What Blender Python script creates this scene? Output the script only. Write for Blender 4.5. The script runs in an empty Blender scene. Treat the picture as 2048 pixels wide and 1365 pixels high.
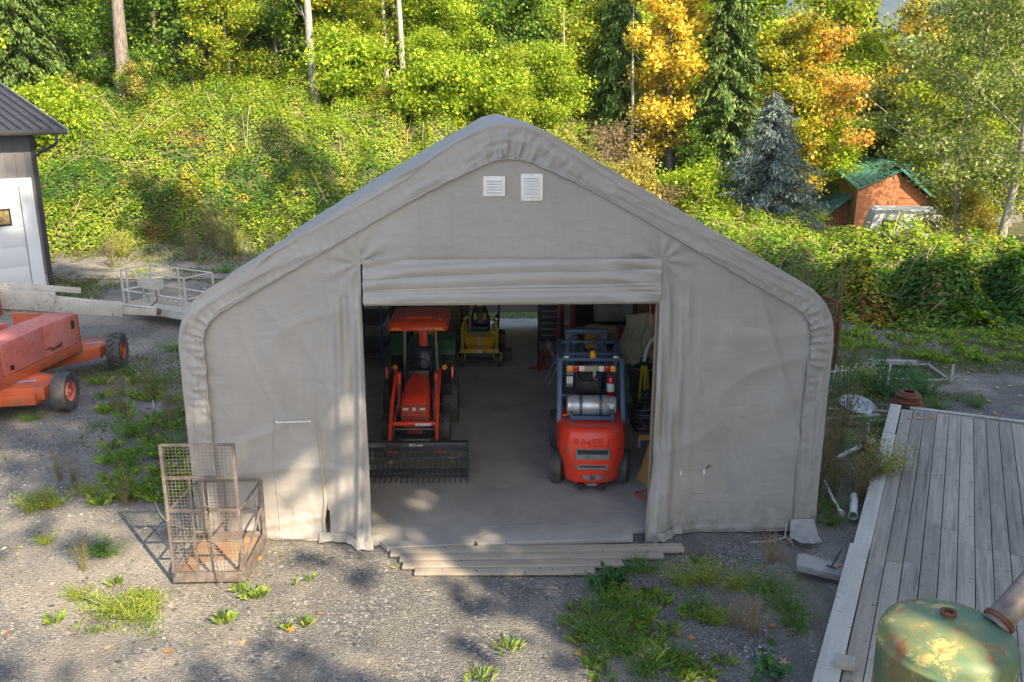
import bpy, bmesh, math, random
import numpy as np
from mathutils import Vector, Matrix, Euler
from math import radians as R, sin, cos, pi
S=bpy.context.scene; C=S.collection
rnd=random.Random(7); rng=np.random.default_rng(11)
# ---------------------------------------------------------------- camera, sky, sun, exposure
cam=bpy.data.objects.new('camera',bpy.data.cameras.new('camera')); C.objects.link(cam); S.camera=cam
cam.data.sensor_width=36; cam.data.lens=1748/2048*36; cam.data.clip_end=9000; cam.data.clip_start=.05
cam.location=(0,0,6.04); cam.rotation_euler=(R(90-15.05),0,0)
SUN_EL=36.; SV=Vector((.62*cos(R(SUN_EL)),-.785*cos(R(SUN_EL)),sin(R(SUN_EL)))).normalized()
W=bpy.data.worlds.new("World"); S.world=W; W.use_nodes=True
nt=W.node_tree; bg=nt.nodes['Background']; sk=nt.nodes.new('ShaderNodeTexSky'); sk.sky_type='NISHITA'; sk.sun_disc=False
sk.sun_elevation=R(SUN_EL); sk.sun_rotation=math.atan2(SV.x,SV.y); sk.air_density=1.0; sk.dust_density=2.2; sk.ozone_density=1.0
nt.links.new(sk.outputs[0],bg.inputs[0]); bg.inputs[1].default_value=.14
sl=bpy.data.lights.new('sun','SUN'); sl.energy=5.0; sl.angle=R(.6); sl.color=(1,.82,.58)
so=bpy.data.objects.new('sun',sl); C.objects.link(so); so.rotation_euler=SV.to_track_quat('Z','Y').to_euler(); so.location=(10,-10,30)
S.view_settings.view_transform='Standard'; S.view_settings.look='None'; S.view_settings.exposure=1.4; S.view_settings.gamma=1; S.view_settings.use_curve_mapping=False
S.render.engine='CYCLES'; S.cycles.max_bounces=6; S.cycles.diffuse_bounces=4; S.cycles.transmission_bounces=4; S.cycles.transparent_max_bounces=6
# ---------------------------------------------------------------- helpers
def tag(o,label=None,cat=None,group=None,kind=None):
    if label: o['label']=label
    if cat: o['category']=cat
    if group: o['group']=group
    if kind: o['kind']=kind
    return o
def thing(name,label,cat,loc=(0,0,0),rz=0,group=None):
    o=bpy.data.objects.new(name,None); C.objects.link(o); o.location=loc; o.rotation_euler=(0,0,rz); o.empty_display_size=.2
    return tag(o,label,cat,group)
FC,PC=1748.,R(15.05)
def G(u,v,z=0.):   # ground point (at height z) seen at a spot of the photograph; used to read off survey positions
    a=(u-1024)/FC;b=(682.5-v)/FC; dy=cos(PC)+b*sin(PC); dz=-sin(PC)+b*cos(PC); t=(z-6.04)/dz
    return Vector((a*t,dy*t,z))
def ss(a,b,x):
    t=np.clip((x-a)/(b-a),0,1); return t*t*(3-2*t)
_perm=np.random.default_rng(5).random((256,256))
def vn(x,y,seed=0):
    x=np.asarray(x,float)+seed*17.3; y=np.asarray(y,float)+seed*9.1
    xi=np.floor(x).astype(int); yi=np.floor(y).astype(int); fx=x-xi; fy=y-yi
    fx=fx*fx*(3-2*fx); fy=fy*fy*(3-2*fy)
    g=lambda i,j:_perm[i&255,j&255]
    return (g(xi,yi)*(1-fx)+g(xi+1,yi)*fx)*(1-fy)+(g(xi,yi+1)*(1-fx)+g(xi+1,yi+1)*fx)*fy-.5
def fbm(x,y,o=3,seed=0):
    s=0;a=1.
    for k in range(o): s=s+a*vn(x*2**k,y*2**k,seed+k); a*=.5
    return s
def npmesh(name,v,f,mats,smooth=False,col=None,mi=None):
    """v (N,3); f (M,k) with k verts per face"""
    v=np.asarray(v,np.float32); f=np.asarray(f,np.int32); k=f.shape[1]; n=len(f)
    me=bpy.data.meshes.new(name); me.vertices.add(len(v)); me.vertices.foreach_set('co',v.ravel())
    me.loops.add(n*k); me.loops.foreach_set('vertex_index',f.ravel())
    me.polygons.add(n); me.polygons.foreach_set('loop_start',np.arange(0,n*k,k,dtype=np.int32))
    if smooth: me.polygons.foreach_set('use_smooth',np.ones(n,bool))
    if mi is not None: me.polygons.foreach_set('material_index',np.asarray(mi,np.int32))
    if col is not None:
        a=me.attributes.new('col','FLOAT_COLOR','FACE'); c=np.ones((n,4),np.float32); c[:,:3]=col; a.data.foreach_set('color',c.ravel())
    me.update(calc_edges=True); me.validate()
    for m in (mats if isinstance(mats,(list,tuple)) else [mats]): me.materials.append(m)
    return me
def link(name,me,parent=None,loc=None,rot=None,scale=None):
    o=bpy.data.objects.new(name,me); C.objects.link(o)
    if parent is not None: o.parent=parent
    if loc is not None: o.location=loc
    if rot is not None: o.rotation_euler=rot
    if scale is not None: o.scale=scale if hasattr(scale,'__len__') else (scale,)*3
    return o
def grid(nu,nv):
    i=np.arange(nu-1)[:,None]*nv+np.arange(nv-1)[None]; i=i.ravel()
    return np.stack([i,i+nv,i+nv+1,i+1],1)
class MB:
    def __init__(s): s.v=[];s.f=[];s.m=[]
    def add(s,v,f,mi=0):
        b=len(s.v); s.v+= [tuple(p) for p in v]; s.f+=[tuple(i+b for i in q) for q in f]; s.m+=[mi]*len(f); return s
    def box(s,c,d,rz=0,rot=None,mi=0,taper=None):
        M=(rot.to_matrix() if rot is not None else Matrix.Rotation(rz,3,'Z')); c=Vector(c); v=[]
        for z in (-.5,.5):
            k=taper if (taper and z>0) else (1,1)
            for x,y in ((-.5,-.5),(.5,-.5),(.5,.5),(-.5,.5)): v.append(c+M@Vector((x*d[0]*k[0],y*d[1]*k[1],z*d[2])))
        return s.add(v,[(0,3,2,1),(4,5,6,7),(0,1,5,4),(1,2,6,5),(2,3,7,6),(3,0,4,7)],mi)
    def b2(s,a,b,mi=0):
        return s.box([(a[i]+b[i])/2 for i in range(3)],[abs(b[i]-a[i]) for i in range(3)],mi=mi)
    def beam(s,p,q,w,h=None,mi=0,up=(0,0,1)):
        h=h or w; p=Vector(p);q=Vector(q);d=(q-p).normalized(); x=d.cross(Vector(up))
        if x.length<1e-3: x=d.cross(Vector((0,1,0)))
        x.normalize(); u=x.cross(d); v=[]
        for a in (p,q):
            for i,j in ((-.5,-.5),(.5,-.5),(.5,.5),(-.5,.5)): v.append(a+x*w*i+u*h*j)
        return s.add(v,[(0,3,2,1),(4,5,6,7),(0,1,5,4),(1,2,6,5),(2,3,7,6),(3,0,4,7)],mi)
    def tube(s,pts,r,n=8,mi=0,closed=False,caps=True):
        pts=[Vector(p) for p in pts]; N=len(pts); rs=r if hasattr(r,'__len__') else [r]*N; v=[]; x=None
        for i,p in enumerate(pts):
            a=pts[(i-1)%N] if (i>0 or closed) else p; b=pts[(i+1)%N] if (i<N-1 or closed) else p; d=(b-a).normalized()
            if x is None:
                x=d.cross(Vector((0,0,1)))
                if x.length<1e-2: x=d.cross(Vector((0,1,0)))
            x=(x-d*x.dot(d)).normalized(); y=d.cross(x)
            for k in range(n): t=2*pi*k/n; v.append(p+(x*cos(t)+y*sin(t))*rs[i])
        f=[]
        for i in range(N if closed else N-1):
            j=(i+1)%N
            for k in range(n): l=(k+1)%n; f.append((i*n+k,i*n+l,j*n+l,j*n+k))
        if caps and not closed: f+=[tuple(range(n))[::-1],tuple((N-1)*n+k for k in range(n))]
        return s.add(v,f,mi)
    def cyl(s,p,q,r,n=16,mi=0,r2=None): return s.tube([p,q],[r,r if r2 is None else r2],n,mi)
    def lathe(s,prof,c=(0,0,0),ax='z',n=24,mi=0,closed=False):
        c=Vector(c); v=[]
        for r,a in prof:
            for k in range(n):
                t=2*pi*k/n; p={'z':(r*cos(t),r*sin(t),a),'x':(a,r*cos(t),r*sin(t)),'y':(r*cos(t),a,r*sin(t))}[ax]; v.append(c+Vector(p))
        f=[];L=len(prof)
        for i in range(L if closed else L-1):
            j=(i+1)%L
            for k in range(n): l=(k+1)%n; f.append((i*n+k,i*n+l,j*n+l,j*n+k))
        return s.add(v,f,mi)
    def prism(s,poly,a,b,ax='x',mi=0):
        """poly of 2d points, extruded between a and b along ax; (ax x: y,z) (ax y: x,z) (ax z: x,y)"""
        n=len(poly); mk={'x':lambda p,t:(t,p[0],p[1]),'y':lambda p,t:(p[0],t,p[1]),'z':lambda p,t:(p[0],p[1],t)}[ax]
        v=[mk(p,a) for p in poly]+[mk(p,b) for p in poly]
        f=[tuple(range(n))[::-1],tuple(range(n,2*n))]+[(i,(i+1)%n,n+(i+1)%n,n+i) for i in range(n)]
        return s.add(v,f,mi)
    def loft(s,rings,mi=0,caps=True):
        n=len(rings[0]); v=[p for r in rings for p in r]; f=[]
        for i in range(len(rings)-1):
            for k in range(n): l=(k+1)%n; f.append((i*n+k,i*n+l,(i+1)*n+l,(i+1)*n+k))
        if caps: f+=[tuple(range(n))[::-1],tuple((len(rings)-1)*n+k for k in range(n))]
        return s.add(v,f,mi)
    def ball(s,c,r,n=12,mi=0):
        r=r if hasattr(r,'__len__') else (r,r,r); c=Vector(c); m=n//2; v=[];f=[]
        for i in range(m+1):
            a=pi*i/m
            for k in range(n): t=2*pi*k/n; v.append(c+Vector((r[0]*sin(a)*cos(t),r[1]*sin(a)*sin(t),r[2]*cos(a))))
        for i in range(m):
            for k in range(n): l=(k+1)%n; f.append((i*n+k,(i+1)*n+k,(i+1)*n+l,i*n+l))
        return s.add(v,f,mi)
    def mesh(s,name,mats,smooth=35,bevel=0):
        me=bpy.data.meshes.new(name); me.from_pydata(s.v,[],s.f)
        for m in (mats if isinstance(mats,(list,tuple)) else [mats]): me.materials.append(m)
        me.polygons.foreach_set('material_index',s.m)
        bm=bmesh.new(); bm.from_mesh(me); bmesh.ops.remove_doubles(bm,verts=bm.verts,dist=1e-5); bmesh.ops.recalc_face_normals(bm,faces=bm.faces)
        if bevel:
            es=[e for e in bm.edges if len(e.link_faces)==2 and e.calc_face_angle(0)>.6]
            bmesh.ops.bevel(bm,geom=es,offset=bevel,segments=2,affect='EDGES',profile=.6,clamp_overlap=True)
        bm.to_mesh(me); bm.free()
        if smooth: me.shade_smooth(); me.set_sharp_from_angle(angle=R(smooth))
        me.update(); return me
    def build(s,name,mats,parent=None,smooth=35,bevel=0,loc=None,rot=None,label=None):
        o=link(name,s.mesh(name,mats,smooth,bevel),parent,loc,rot)
        if label: o['label']=label
        return o
def copytree(o,parent=None):
    c=o.copy(); C.objects.link(c)
    if parent is not None: c.parent=parent
    for ch in list(o.children): copytree(ch,c)
    return c
def text(s,size,ext,m,parent,loc,rot,name='lettering',align='CENTER',sx=1):
    cu=bpy.data.curves.new('t','FONT'); cu.body=s; cu.size=size; cu.extrude=ext; cu.align_x=align; cu.align_y='CENTER'; cu.resolution_u=2
    t=bpy.data.objects.new('t',cu); C.objects.link(t); bpy.context.view_layer.update()
    me=bpy.data.meshes.new_from_object(t.evaluated_get(bpy.context.evaluated_depsgraph_get())); bpy.data.objects.remove(t)
    me.materials.clear(); me.materials.append(m); return link(name,me,parent,loc,rot,(sx,1,1))
# ---------------------------------------------------------------- materials
def newmat(name):
    m=bpy.data.materials.new(name); m.use_nodes=True; n=m.node_tree; return m,n,n.nodes['Principled BSDF'],n.links.new
def noise(n,scale,detail=4,vec=None,dim='3D',rough=.55):
    t=n.nodes.new('ShaderNodeTexNoise'); t.inputs['Scale'].default_value=scale; t.inputs['Detail'].default_value=detail; t.inputs['Roughness'].default_value=rough
    if vec is not None: n.links.new(vec,t.inputs['Vector'])
    return t.outputs['Fac']
def ramp(n,fac,stops):
    r=n.nodes.new('ShaderNodeValToRGB'); n.links.new(fac,r.inputs[0]); e=r.color_ramp.elements
    while len(e)>1: e.remove(e[0])
    e[0].position=stops[0][0]; e[0].color=(*stops[0][1],1)
    for p,c in stops[1:]: q=e.new(p); q.color=(*c,1)
    return r.outputs[0]
def mix(n,fac,a,b,mode='MIX'):
    x=n.nodes.new('ShaderNodeMix'); x.data_type='RGBA'; x.blend_type=mode
    for s,i in ((fac,0),(a,6),(b,7)):
        if hasattr(s,'links'): n.links.new(s,x.inputs[i])
        elif i==0: x.inputs[0].default_value=s
        else: x.inputs[i].default_value=(*s,1)
    return x.outputs[2]
def coords(n,kind='Object',scale=None):
    t=n.nodes.new('ShaderNodeTexCoord').outputs[kind]
    if scale:
        m=n.nodes.new('ShaderNodeMapping'); m.inputs['Scale'].default_value=scale; n.links.new(t,m.inputs[0]); t=m.outputs[0]
    return t
def bump(n,p,h,strength=.3,dist=.01,prev=None):
    b=n.nodes.new('ShaderNodeBump'); b.inputs['Strength'].default_value=strength; b.inputs['Distance'].default_value=dist; n.links.new(h,b.inputs['Height'])
    if prev is not None: n.links.new(prev,b.inputs['Normal'])
    n.links.new(b.outputs[0],p.inputs['Normal']); return b.outputs[0]
def g3(v): return (v,v,v)
def mk(name,c1,c2=None,rough=.6,metal=0,scale=6,bs=0,bsc=60,dirt=None,coat=0,st=None,rv=.1,lohi=(.35,.65)):
    """two-tone paint / metal / fabric; dirt=(colour, threshold, scale)"""
    m,n,p,L=newmat(name); v=coords(n,'Object',st)
    c2=c2 or tuple(x*.82 for x in c1)
    nf=noise(n,scale,5,v); col=ramp(n,nf,[(lohi[0],c1),(lohi[1],c2)])
    if dirt:
        df=noise(n,dirt[2],8,v,rough=.7); k=ramp(n,df,[(dirt[1]-.04,g3(0)),(dirt[1]+.04,g3(1))]); col=mix(n,k,col,dirt[0])
    L(col,p.inputs['Base Color'])
    r=n.nodes.new('ShaderNodeMapRange'); L(nf,r.inputs[0]); r.inputs[3].default_value=max(0,rough-rv); r.inputs[4].default_value=min(1,rough+rv); L(r.outputs[0],p.inputs['Roughness'])
    p.inputs['Metallic'].default_value=metal; p.inputs['Coat Weight'].default_value=coat
    if bs: bump(n,p,noise(n,bsc,4,v),bs,.01)
    return m
def leafmat(name,tr=.4,rough=.55):
    m,n,p,L=newmat(name); a=n.nodes.new('ShaderNodeAttribute'); a.attribute_name='col'
    L(a.outputs[0],p.inputs['Base Color']); p.inputs['Roughness'].default_value=rough; p.inputs['Specular IOR Level'].default_value=.35
    t=n.nodes.new('ShaderNodeBsdfTranslucent'); hs=n.nodes.new('ShaderNodeHueSaturation'); hs.inputs['Saturation'].default_value=1.15; hs.inputs['Value'].default_value=1.3
    L(a.outputs[0],hs.inputs['Color']); L(hs.outputs[0],t.inputs[0])
    x=n.nodes.new('ShaderNodeMixShader'); x.inputs[0].default_value=tr; L(p.outputs[0],x.inputs[1]); L(t.outputs[0],x.inputs[2]); L(x.outputs[0],n.nodes['Material Output'].inputs[0])
    return m
M={}
M['leaf']=leafmat('leaf'); M['needle']=leafmat('needle',.15,.6); M['dryleaf']=leafmat('dry_leaf',.2,.7)
def woodmat(name,c1,c2,c3,ax='y',grain=1.,knots=True):
    m,n,p,L=newmat(name); oi=n.nodes.new('ShaderNodeObjectInfo')
    sc={'y':(14,.7,14),'x':(.7,14,14),'z':(14,14,.7)}[ax]; v=coords(n,'Object',tuple(s*grain for s in sc))
    add=n.nodes.new('ShaderNodeVectorMath'); add.operation='ADD'; cmb=n.nodes.new('ShaderNodeCombineXYZ')
    ml=n.nodes.new('ShaderNodeMath'); ml.operation='MULTIPLY'; ml.inputs[1].default_value=57.; L(oi.outputs['Random'],ml.inputs[0])
    for i in range(3): L(ml.outputs[0],cmb.inputs[i])
    L(v,add.inputs[0]); L(cmb.outputs[0],add.inputs[1]); vv=add.outputs[0]
    nf=noise(n,1.,6,vv,rough=.65); col=ramp(n,nf,[(.3,c1),(.5,c2),(.7,c3)])
    big=noise(n,.12,2,vv); col=mix(n,ramp(n,big,[(.4,g3(0)),(.62,g3(.75))]),col,c2)
    r=ramp(n,oi.outputs['Random'],[(0,g3(.72)),(.5,g3(1.0)),(1,g3(1.12))]); col=mix(n,1.,col,r,'MULTIPLY')
    if knots:
        v2=coords(n,'Object',{'y':(7,24,7),'x':(24,7,7),'z':(7,7,24)}[ax]); a2=n.nodes.new('ShaderNodeVectorMath'); a2.operation='ADD'; L(v2,a2.inputs[0]); L(cmb.outputs[0],a2.inputs[1])
        k=ramp(n,noise(n,1.,3,a2.outputs[0]),[(.66,g3(0)),(.72,g3(.9))]); col=mix(n,k,col,tuple(x*.22 for x in c1))
        kk=noise(n,2.4,6,a2.outputs[0],rough=.7); col=mix(n,ramp(n,kk,[(.6,g3(0)),(.66,g3(.75))]),col,tuple(x*.35 for x in c1))
    L(col,p.inputs['Base Color']); p.inputs['Roughness'].default_value=.85; bump(n,p,nf,.35,.004); return m
M['deck']=woodmat('deck_wood',(.17,.15,.125),(.36,.32,.265),(.5,.45,.375))
M['board']=woodmat('pale_board',(.22,.185,.145),(.34,.295,.235),(.43,.38,.31),'x')
M['kerb']=woodmat('kerb_board',(.34,.32,.27),(.45,.43,.37),(.52,.5,.44))
M['bark']=mk('bark',(.1,.085,.07),(.25,.22,.19),.9,scale=5,bs=1,bsc=12,st=(3,3,.6))
M['palebark']=mk('pale_bark',(.18,.165,.14),(.4,.37,.32),.9,scale=4,bs=1,bsc=14,st=(3,3,.6))
M['whitebark']=mk('white_bark',(.5,.46,.4),(.25,.22,.19),.85,scale=3,bs=.6,bsc=20,st=(2,2,1))
M['red']=mk('orange_red_paint',(.8,.05,.018),(.66,.04,.015),.42,scale=3,coat=.15,dirt=((.3,.12,.07),.6,7))
M['tred']=mk('tractor_orange_red',(.82,.06,.02),(.68,.045,.016),.38,scale=4,coat=.2,dirt=((.36,.12,.07),.62,9))
M['canopy']=mk('canopy_orange',(.78,.09,.025),(.66,.07,.025),.35,scale=3,dirt=((.3,.1,.06),.6,4))
M['liftor']=mk('lift_orange',(.5,.1,.03),(.42,.075,.025),.55,scale=3,dirt=((.25,.12,.07),.57,5))
M['liftred']=mk('lift_red_paint',(.5,.045,.03),(.55,.16,.13),.5,scale=2,dirt=((.6,.35,.3),.56,30))
M['faded']=mk('faded_pink_red',(.55,.2,.165),(.5,.13,.1),.6,scale=2,dirt=((.5,.06,.04),.6,22))
M['white']=mk('white_paint',(.62,.61,.58),(.52,.5,.46),.5,scale=3,dirt=((.22,.2,.17),.65,7))
M['liftw']=mk('weathered_white',(.55,.53,.47),(.44,.42,.36),.6,scale=3,dirt=((.2,.17,.12),.61,11))
M['doorw']=mk('door_white',(.6,.62,.64),(.57,.59,.61),.45,scale=1)
M['black']=mk('black_plastic',(.015,.015,.017),(.025,.025,.028),.45,scale=8)
M['blackm']=mk('black_steel',(.05,.056,.068),(.08,.085,.1),.45,.4,scale=8)
M['tyre']=mk('tyre_rubber',(.05,.05,.05),(.1,.095,.088),.8,scale=5,bs=.3,bsc=40)
M['blue']=mk('blue_steel',(.05,.105,.2),(.04,.085,.16),.45,.1,scale=4,dirt=((.08,.1,.13),.64,8))
M['yellow']=mk('yellow_paint',(.62,.37,.015),(.55,.3,.012),.4,scale=4)
M['yelm']=mk('yellow_bright',(.6,.5,.02),(.5,.4,.02),.45,scale=4)
M['amber']=mk('amber_lens',(.9,.38,.03),(.85,.3,.02),.2,coat=.5)
M['redlens']=mk('red_lens',(.5,.01,.01),(.4,.01,.01),.2,coat=.5)
M['clear']=mk('clear_lens',(.75,.72,.6),(.7,.66,.5),.2,coat=.5)
M['galv']=mk('galvanised',(.5,.51,.52),(.36,.37,.38),.4,.7,scale=6)
M['steel']=mk('brown_steel',(.14,.115,.1),(.24,.21,.19),.55,.3,scale=9,dirt=((.2,.09,.045),.62,14))
M['rust']=mk('rust',(.2,.07,.03),(.11,.045,.025),.85,scale=9,bs=.4,bsc=40)
M['rustplate']=mk('rusty_plate',(.36,.25,.15),(.3,.17,.09),.7,.1,scale=4,dirt=((.34,.14,.05),.6,6))
M['tankalu']=mk('tank_aluminium',(.62,.63,.66),(.48,.5,.54),.35,.5,scale=7,dirt=((.25,.24,.24),.66,14))
M['wht']=mk('plain_white',(.78,.78,.77),(.7,.7,.69),.4)
M['cream']=mk('cream_cloth',(.42,.38,.3),(.33,.3,.23),.9,scale=5,bs=.3)
M['card']=mk('cardboard',(.34,.23,.13),(.28,.18,.1),.85,scale=4)
M['ply']=mk('orange_wood',(.42,.22,.07),(.32,.16,.05),.7,scale=6,st=(1,1,6))
M['green']=mk('green_paint',(.02,.13,.035),(.015,.09,.03),.4)
M['dred']=mk('dark_red_paint',(.3,.012,.014),(.22,.01,.012),.4)
M['charcoal']=mk('charcoal_metal',(.05,.05,.055),(.04,.04,.045),.4,.3)
M['siding']=mk('grey_siding',(.14,.137,.145),(.12,.117,.125),.6,scale=2,st=(1,1,.2))
M['chwhite']=mk('pvc',(.7,.7,.68),(.6,.6,.57),.4,dirt=((.35,.33,.28),.66,6))
M['glassy']=mk('window_glass',(.12,.1,.05),(.3,.24,.1),.1,scale=9,coat=.3)
M['concrete_b']=mk('concrete_block',(.34,.33,.3),(.28,.27,.25),.9,scale=6,bs=.5,bsc=50,dirt=((.2,.19,.17),.6,5))
M['decal']=mk('white_decal',(.7,.72,.74),(.6,.62,.66),.5,scale=30)
M['bdecal']=mk('blue_decal',(.12,.2,.5),(.3,.4,.6),.5,scale=20)
M['hose']=mk('black_hose',(.02,.022,.025),(.04,.042,.045),.35,scale=9)
M['cord']=mk('yellow_green_cord',(.55,.56,.28),(.45,.46,.25),.6)
M['orstrap']=mk('orange_strap',(.75,.12,.03),(.7,.1,.02),.6)
M['redhose']=mk('red_hose',(.6,.03,.02),(.5,.03,.02),.5)
M['groof']=mk('green_roof',(.05,.17,.13),(.065,.2,.155),.4,.1,scale=2)
M['cedar']=mk('red_cedar',(.42,.17,.07),(.33,.12,.05),.7,scale=3,st=(.4,.4,6))
M['olivew']=mk('olive_wall',(.3,.2,.03),(.24,.16,.02),.7,scale=3)
def fabricmat():
    m,n,p,L=newmat('shelter_fabric'); v=coords(n)
    a=noise(n,.9,5,v); col=ramp(n,a,[(.3,(.325,.31,.293)),(.7,(.39,.372,.35))])
    vs=coords(n,'Object',(6,6,.35)); s=noise(n,1.2,6,vs,rough=.65); col=mix(n,ramp(n,s,[(.56,g3(0)),(.75,g3(.35))]),col,(.25,.24,.225))
    d=noise(n,3.5,8,v,rough=.75); col=mix(n,ramp(n,d,[(.62,g3(0)),(.72,g3(.3))]),col,(.26,.247,.23))
    sx=n.nodes.new('ShaderNodeSeparateXYZ'); L(v,sx.inputs[0]); mr=n.nodes.new('ShaderNodeMapRange'); L(sx.outputs[2],mr.inputs[0]); mr.inputs[1].default_value=.55; mr.inputs[2].default_value=.0
    mu=n.nodes.new('ShaderNodeMath'); mu.operation='MULTIPLY'; L(mr.outputs[0],mu.inputs[0]); L(ramp(n,noise(n,5,7,v,rough=.7),[(.42,g3(0)),(.6,g3(.8))]),mu.inputs[1]); col=mix(n,mu.outputs[0],col,(.2,.18,.15))
    L(col,p.inputs['Base Color']); p.inputs['Roughness'].default_value=.5; p.inputs['Specular IOR Level'].default_value=.5
    b1=bump(n,p,noise(n,1.7,4,v),.5,.05)
    vf=coords(n,'Object',(1.2,1.2,3.2)); b2=bump(n,p,noise(n,2.6,3,vf),.45,.03,b1)
    wv=n.nodes.new('ShaderNodeTexBrick'); wv.inputs['Scale'].default_value=60; 
    bump(n,p,noise(n,180,2,v),.12,.003,b2)
    n.nodes.remove(wv)
    t=n.nodes.new('ShaderNodeBsdfTranslucent'); t.inputs[0].default_value=(.75,.7,.62,1); x=n.nodes.new('ShaderNodeMixShader'); x.inputs[0].default_value=.06; L(p.outputs[0],x.inputs[1]); L(t.outputs[0],x.inputs[2]); L(x.outputs[0],n.nodes['Material Output'].inputs[0])
    return m
M['fabric']=fabricmat()
def gravelmat():
    m,n,p,L=newmat('gravel'); v=coords(n)
    vo=n.nodes.new('ShaderNodeTexVoronoi'); vo.inputs['Scale'].default_value=34; vo.inputs['Randomness'].default_value=1; L(v,vo.inputs[0])
    hs=n.nodes.new('ShaderNodeSeparateColor'); L(vo.outputs['Color'],hs.inputs[0])
    stone=ramp(n,hs.outputs[0],[(0,(.055,.056,.06)),(.35,(.1,.1,.1)),(.7,(.17,.165,.155)),(.93,(.26,.25,.235)),(1,(.5,.48,.44))])
    vo2=n.nodes.new('ShaderNodeTexVoronoi'); vo2.inputs['Scale'].default_value=90; L(v,vo2.inputs[0]); h2=n.nodes.new('ShaderNodeSeparateColor'); L(vo2.outputs['Color'],h2.inputs[0])
    fine=ramp(n,h2.outputs[1],[(0,(.07,.068,.064)),(.8,(.19,.18,.165)),(1,(.34,.32,.29))])
    col=mix(n,ramp(n,noise(n,1.1,5,v),[(.4,g3(0)),(.6,g3(.8))]),stone,fine)
    dust=noise(n,.33,6,v,rough=.6); col=mix(n,ramp(n,dust,[(.47,g3(0)),(.62,g3(.75))]),col,(.33,.295,.235))
    tr=noise(n,1.6,4,coords(n,'Object',(1.1,.16,1))); col=mix(n,ramp(n,tr,[(.5,g3(0)),(.6,g3(.55))]),col,(.12,.113,.1))
    # packed dirt to the left and behind, darker fresh gravel by the shelter
    px=n.nodes.new('ShaderNodeSeparateXYZ'); L(v,px.inputs[0])
    mr=n.nodes.new('ShaderNodeMapRange'); L(px.outputs[0],mr.inputs[0]); mr.inputs[1].default_value=-3.6; mr.inputs[2].default_value=-5.6; mr.inputs[4].default_value=.8
    mm=n.nodes.new('ShaderNodeMath'); mm.operation='MULTIPLY'; L(mr.outputs[0],mm.inputs[0]); L(ramp(n,noise(n,.9,6,v),[(.42,g3(.0)),(.64,g3(.75))]),mm.inputs[1])
    col=mix(n,mm.outputs[0],col,(.235,.213,.175))
    L(col,p.inputs['Base Color']); p.inputs['Roughness'].default_value=.9
    b=bump(n,p,vo.outputs['Distance'],.9,-.02); bump(n,p,noise(n,60,5,v),.6,.012,b)
    return m
M['gravel']=gravelmat()
def slabmat():
    m,n,p,L=newmat('concrete'); v=coords(n)
    col=ramp(n,noise(n,.8,7,v,rough=.65),[(.3,(.25,.235,.22)),(.5,(.34,.32,.295)),(.7,(.42,.395,.36))])
    col=mix(n,ramp(n,noise(n,3,8,v,rough=.75),[(.6,g3(0)),(.75,g3(.6))]),col,(.15,.145,.14))
    vs=coords(n,'Object',(1.5,.5,1)); col=mix(n,ramp(n,noise(n,2,5,vs),[(.58,g3(0)),(.7,g3(.5))]),col,(.4,.38,.33))
    col=mix(n,ramp(n,noise(n,22,3,v),[(.72,g3(0)),(.76,g3(.8))]),col,(.09,.085,.08))
    L(col,p.inputs['Base Color']); p.inputs['Roughness'].default_value=.75; bump(n,p,noise(n,40,5,v),.25,.004); return m
M['slab']=slabmat()
def soilmat():
    m,n,p,L=newmat('soil'); v=coords(n)
    col=ramp(n,noise(n,1.5,8,v,rough=.7),[(.3,(.04,.04,.02)),(.5,(.075,.08,.025)),(.7,(.12,.11,.05))]); L(col,p.inputs['Base Color']); p.inputs['Roughness'].default_value=.95
    bump(n,p,noise(n,6,6,v),1,.1); return m
M['soil']=soilmat()
def dirtmat():
    m,n,p,L=newmat('dirt'); v=coords(n)
    col=ramp(n,noise(n,1.2,8,v,rough=.7),[(.3,(.12,.12,.11)),(.5,(.2,.185,.16)),(.65,(.3,.27,.22)),(.8,(.4,.37,.31))])
    L(col,p.inputs['Base Color']); p.inputs['Roughness'].default_value=.95; bump(n,p,noise(n,30,6,v),.8,.03); return m
M['dirt']=dirtmat()
# ---------------------------------------------------------------- terrain
def hill(x,y):
    x=np.asarray(x,float); y=np.asarray(y,float)
    wl=1-ss(-7,7,x+ (y-50)*.15)
    base=6.2*ss(35,53,y+1.2*vn(x*.15,y*.05,3))*wl+.26*np.clip(y-52,0,60)*wl
    r=(1-wl)*(1.2*ss(42,52,y)*(1-ss(12,17,x))-1.6*ss(38,46,y)*ss(12,17,x)+.12*np.clip(y-54,0,80))
    return base+r+.5*vn(x*.2,y*.2,8)*ss(36,42,y)
def gz(x,y):
    return hill(x,y)+.03*fbm(x*.6,y*.6,3,2)-.02-.04*ss(3.2,4,x)*ss(9,11,y)*(1-ss(14,16,y))
def patch(name,xs,ys,mat,dz=0.,zf=gz):
    X,Yy=np.meshgrid(xs,ys,indexing='ij'); Z=zf(X,Yy)+dz
    return link(name,npmesh(name,np.stack([X,Yy,Z],-1).reshape(-1,3),grid(len(xs),len(ys)),mat,True))
def spaced(stops,):
    out=[]
    for a,b,s in stops: out+=list(np.arange(a,b,s))
    return np.array(out+[stops[-1][1]])
g=patch('ground',spaced([(-160,-40,12),(-40,-12,1.2),(-12,12,.2),(12,40,1.2),(40,160,12)]),spaced([(-60,2,6),(2,26,.2),(26,60,1.2),(60,150,9)]),[M['gravel'],M['soil']]); tag(g,kind='structure')
me=g.data; n=len(me.polygons); ce=np.empty(n*3,np.float32); me.polygons.foreach_get('center',ce); ce=ce.reshape(-1,3)
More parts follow.
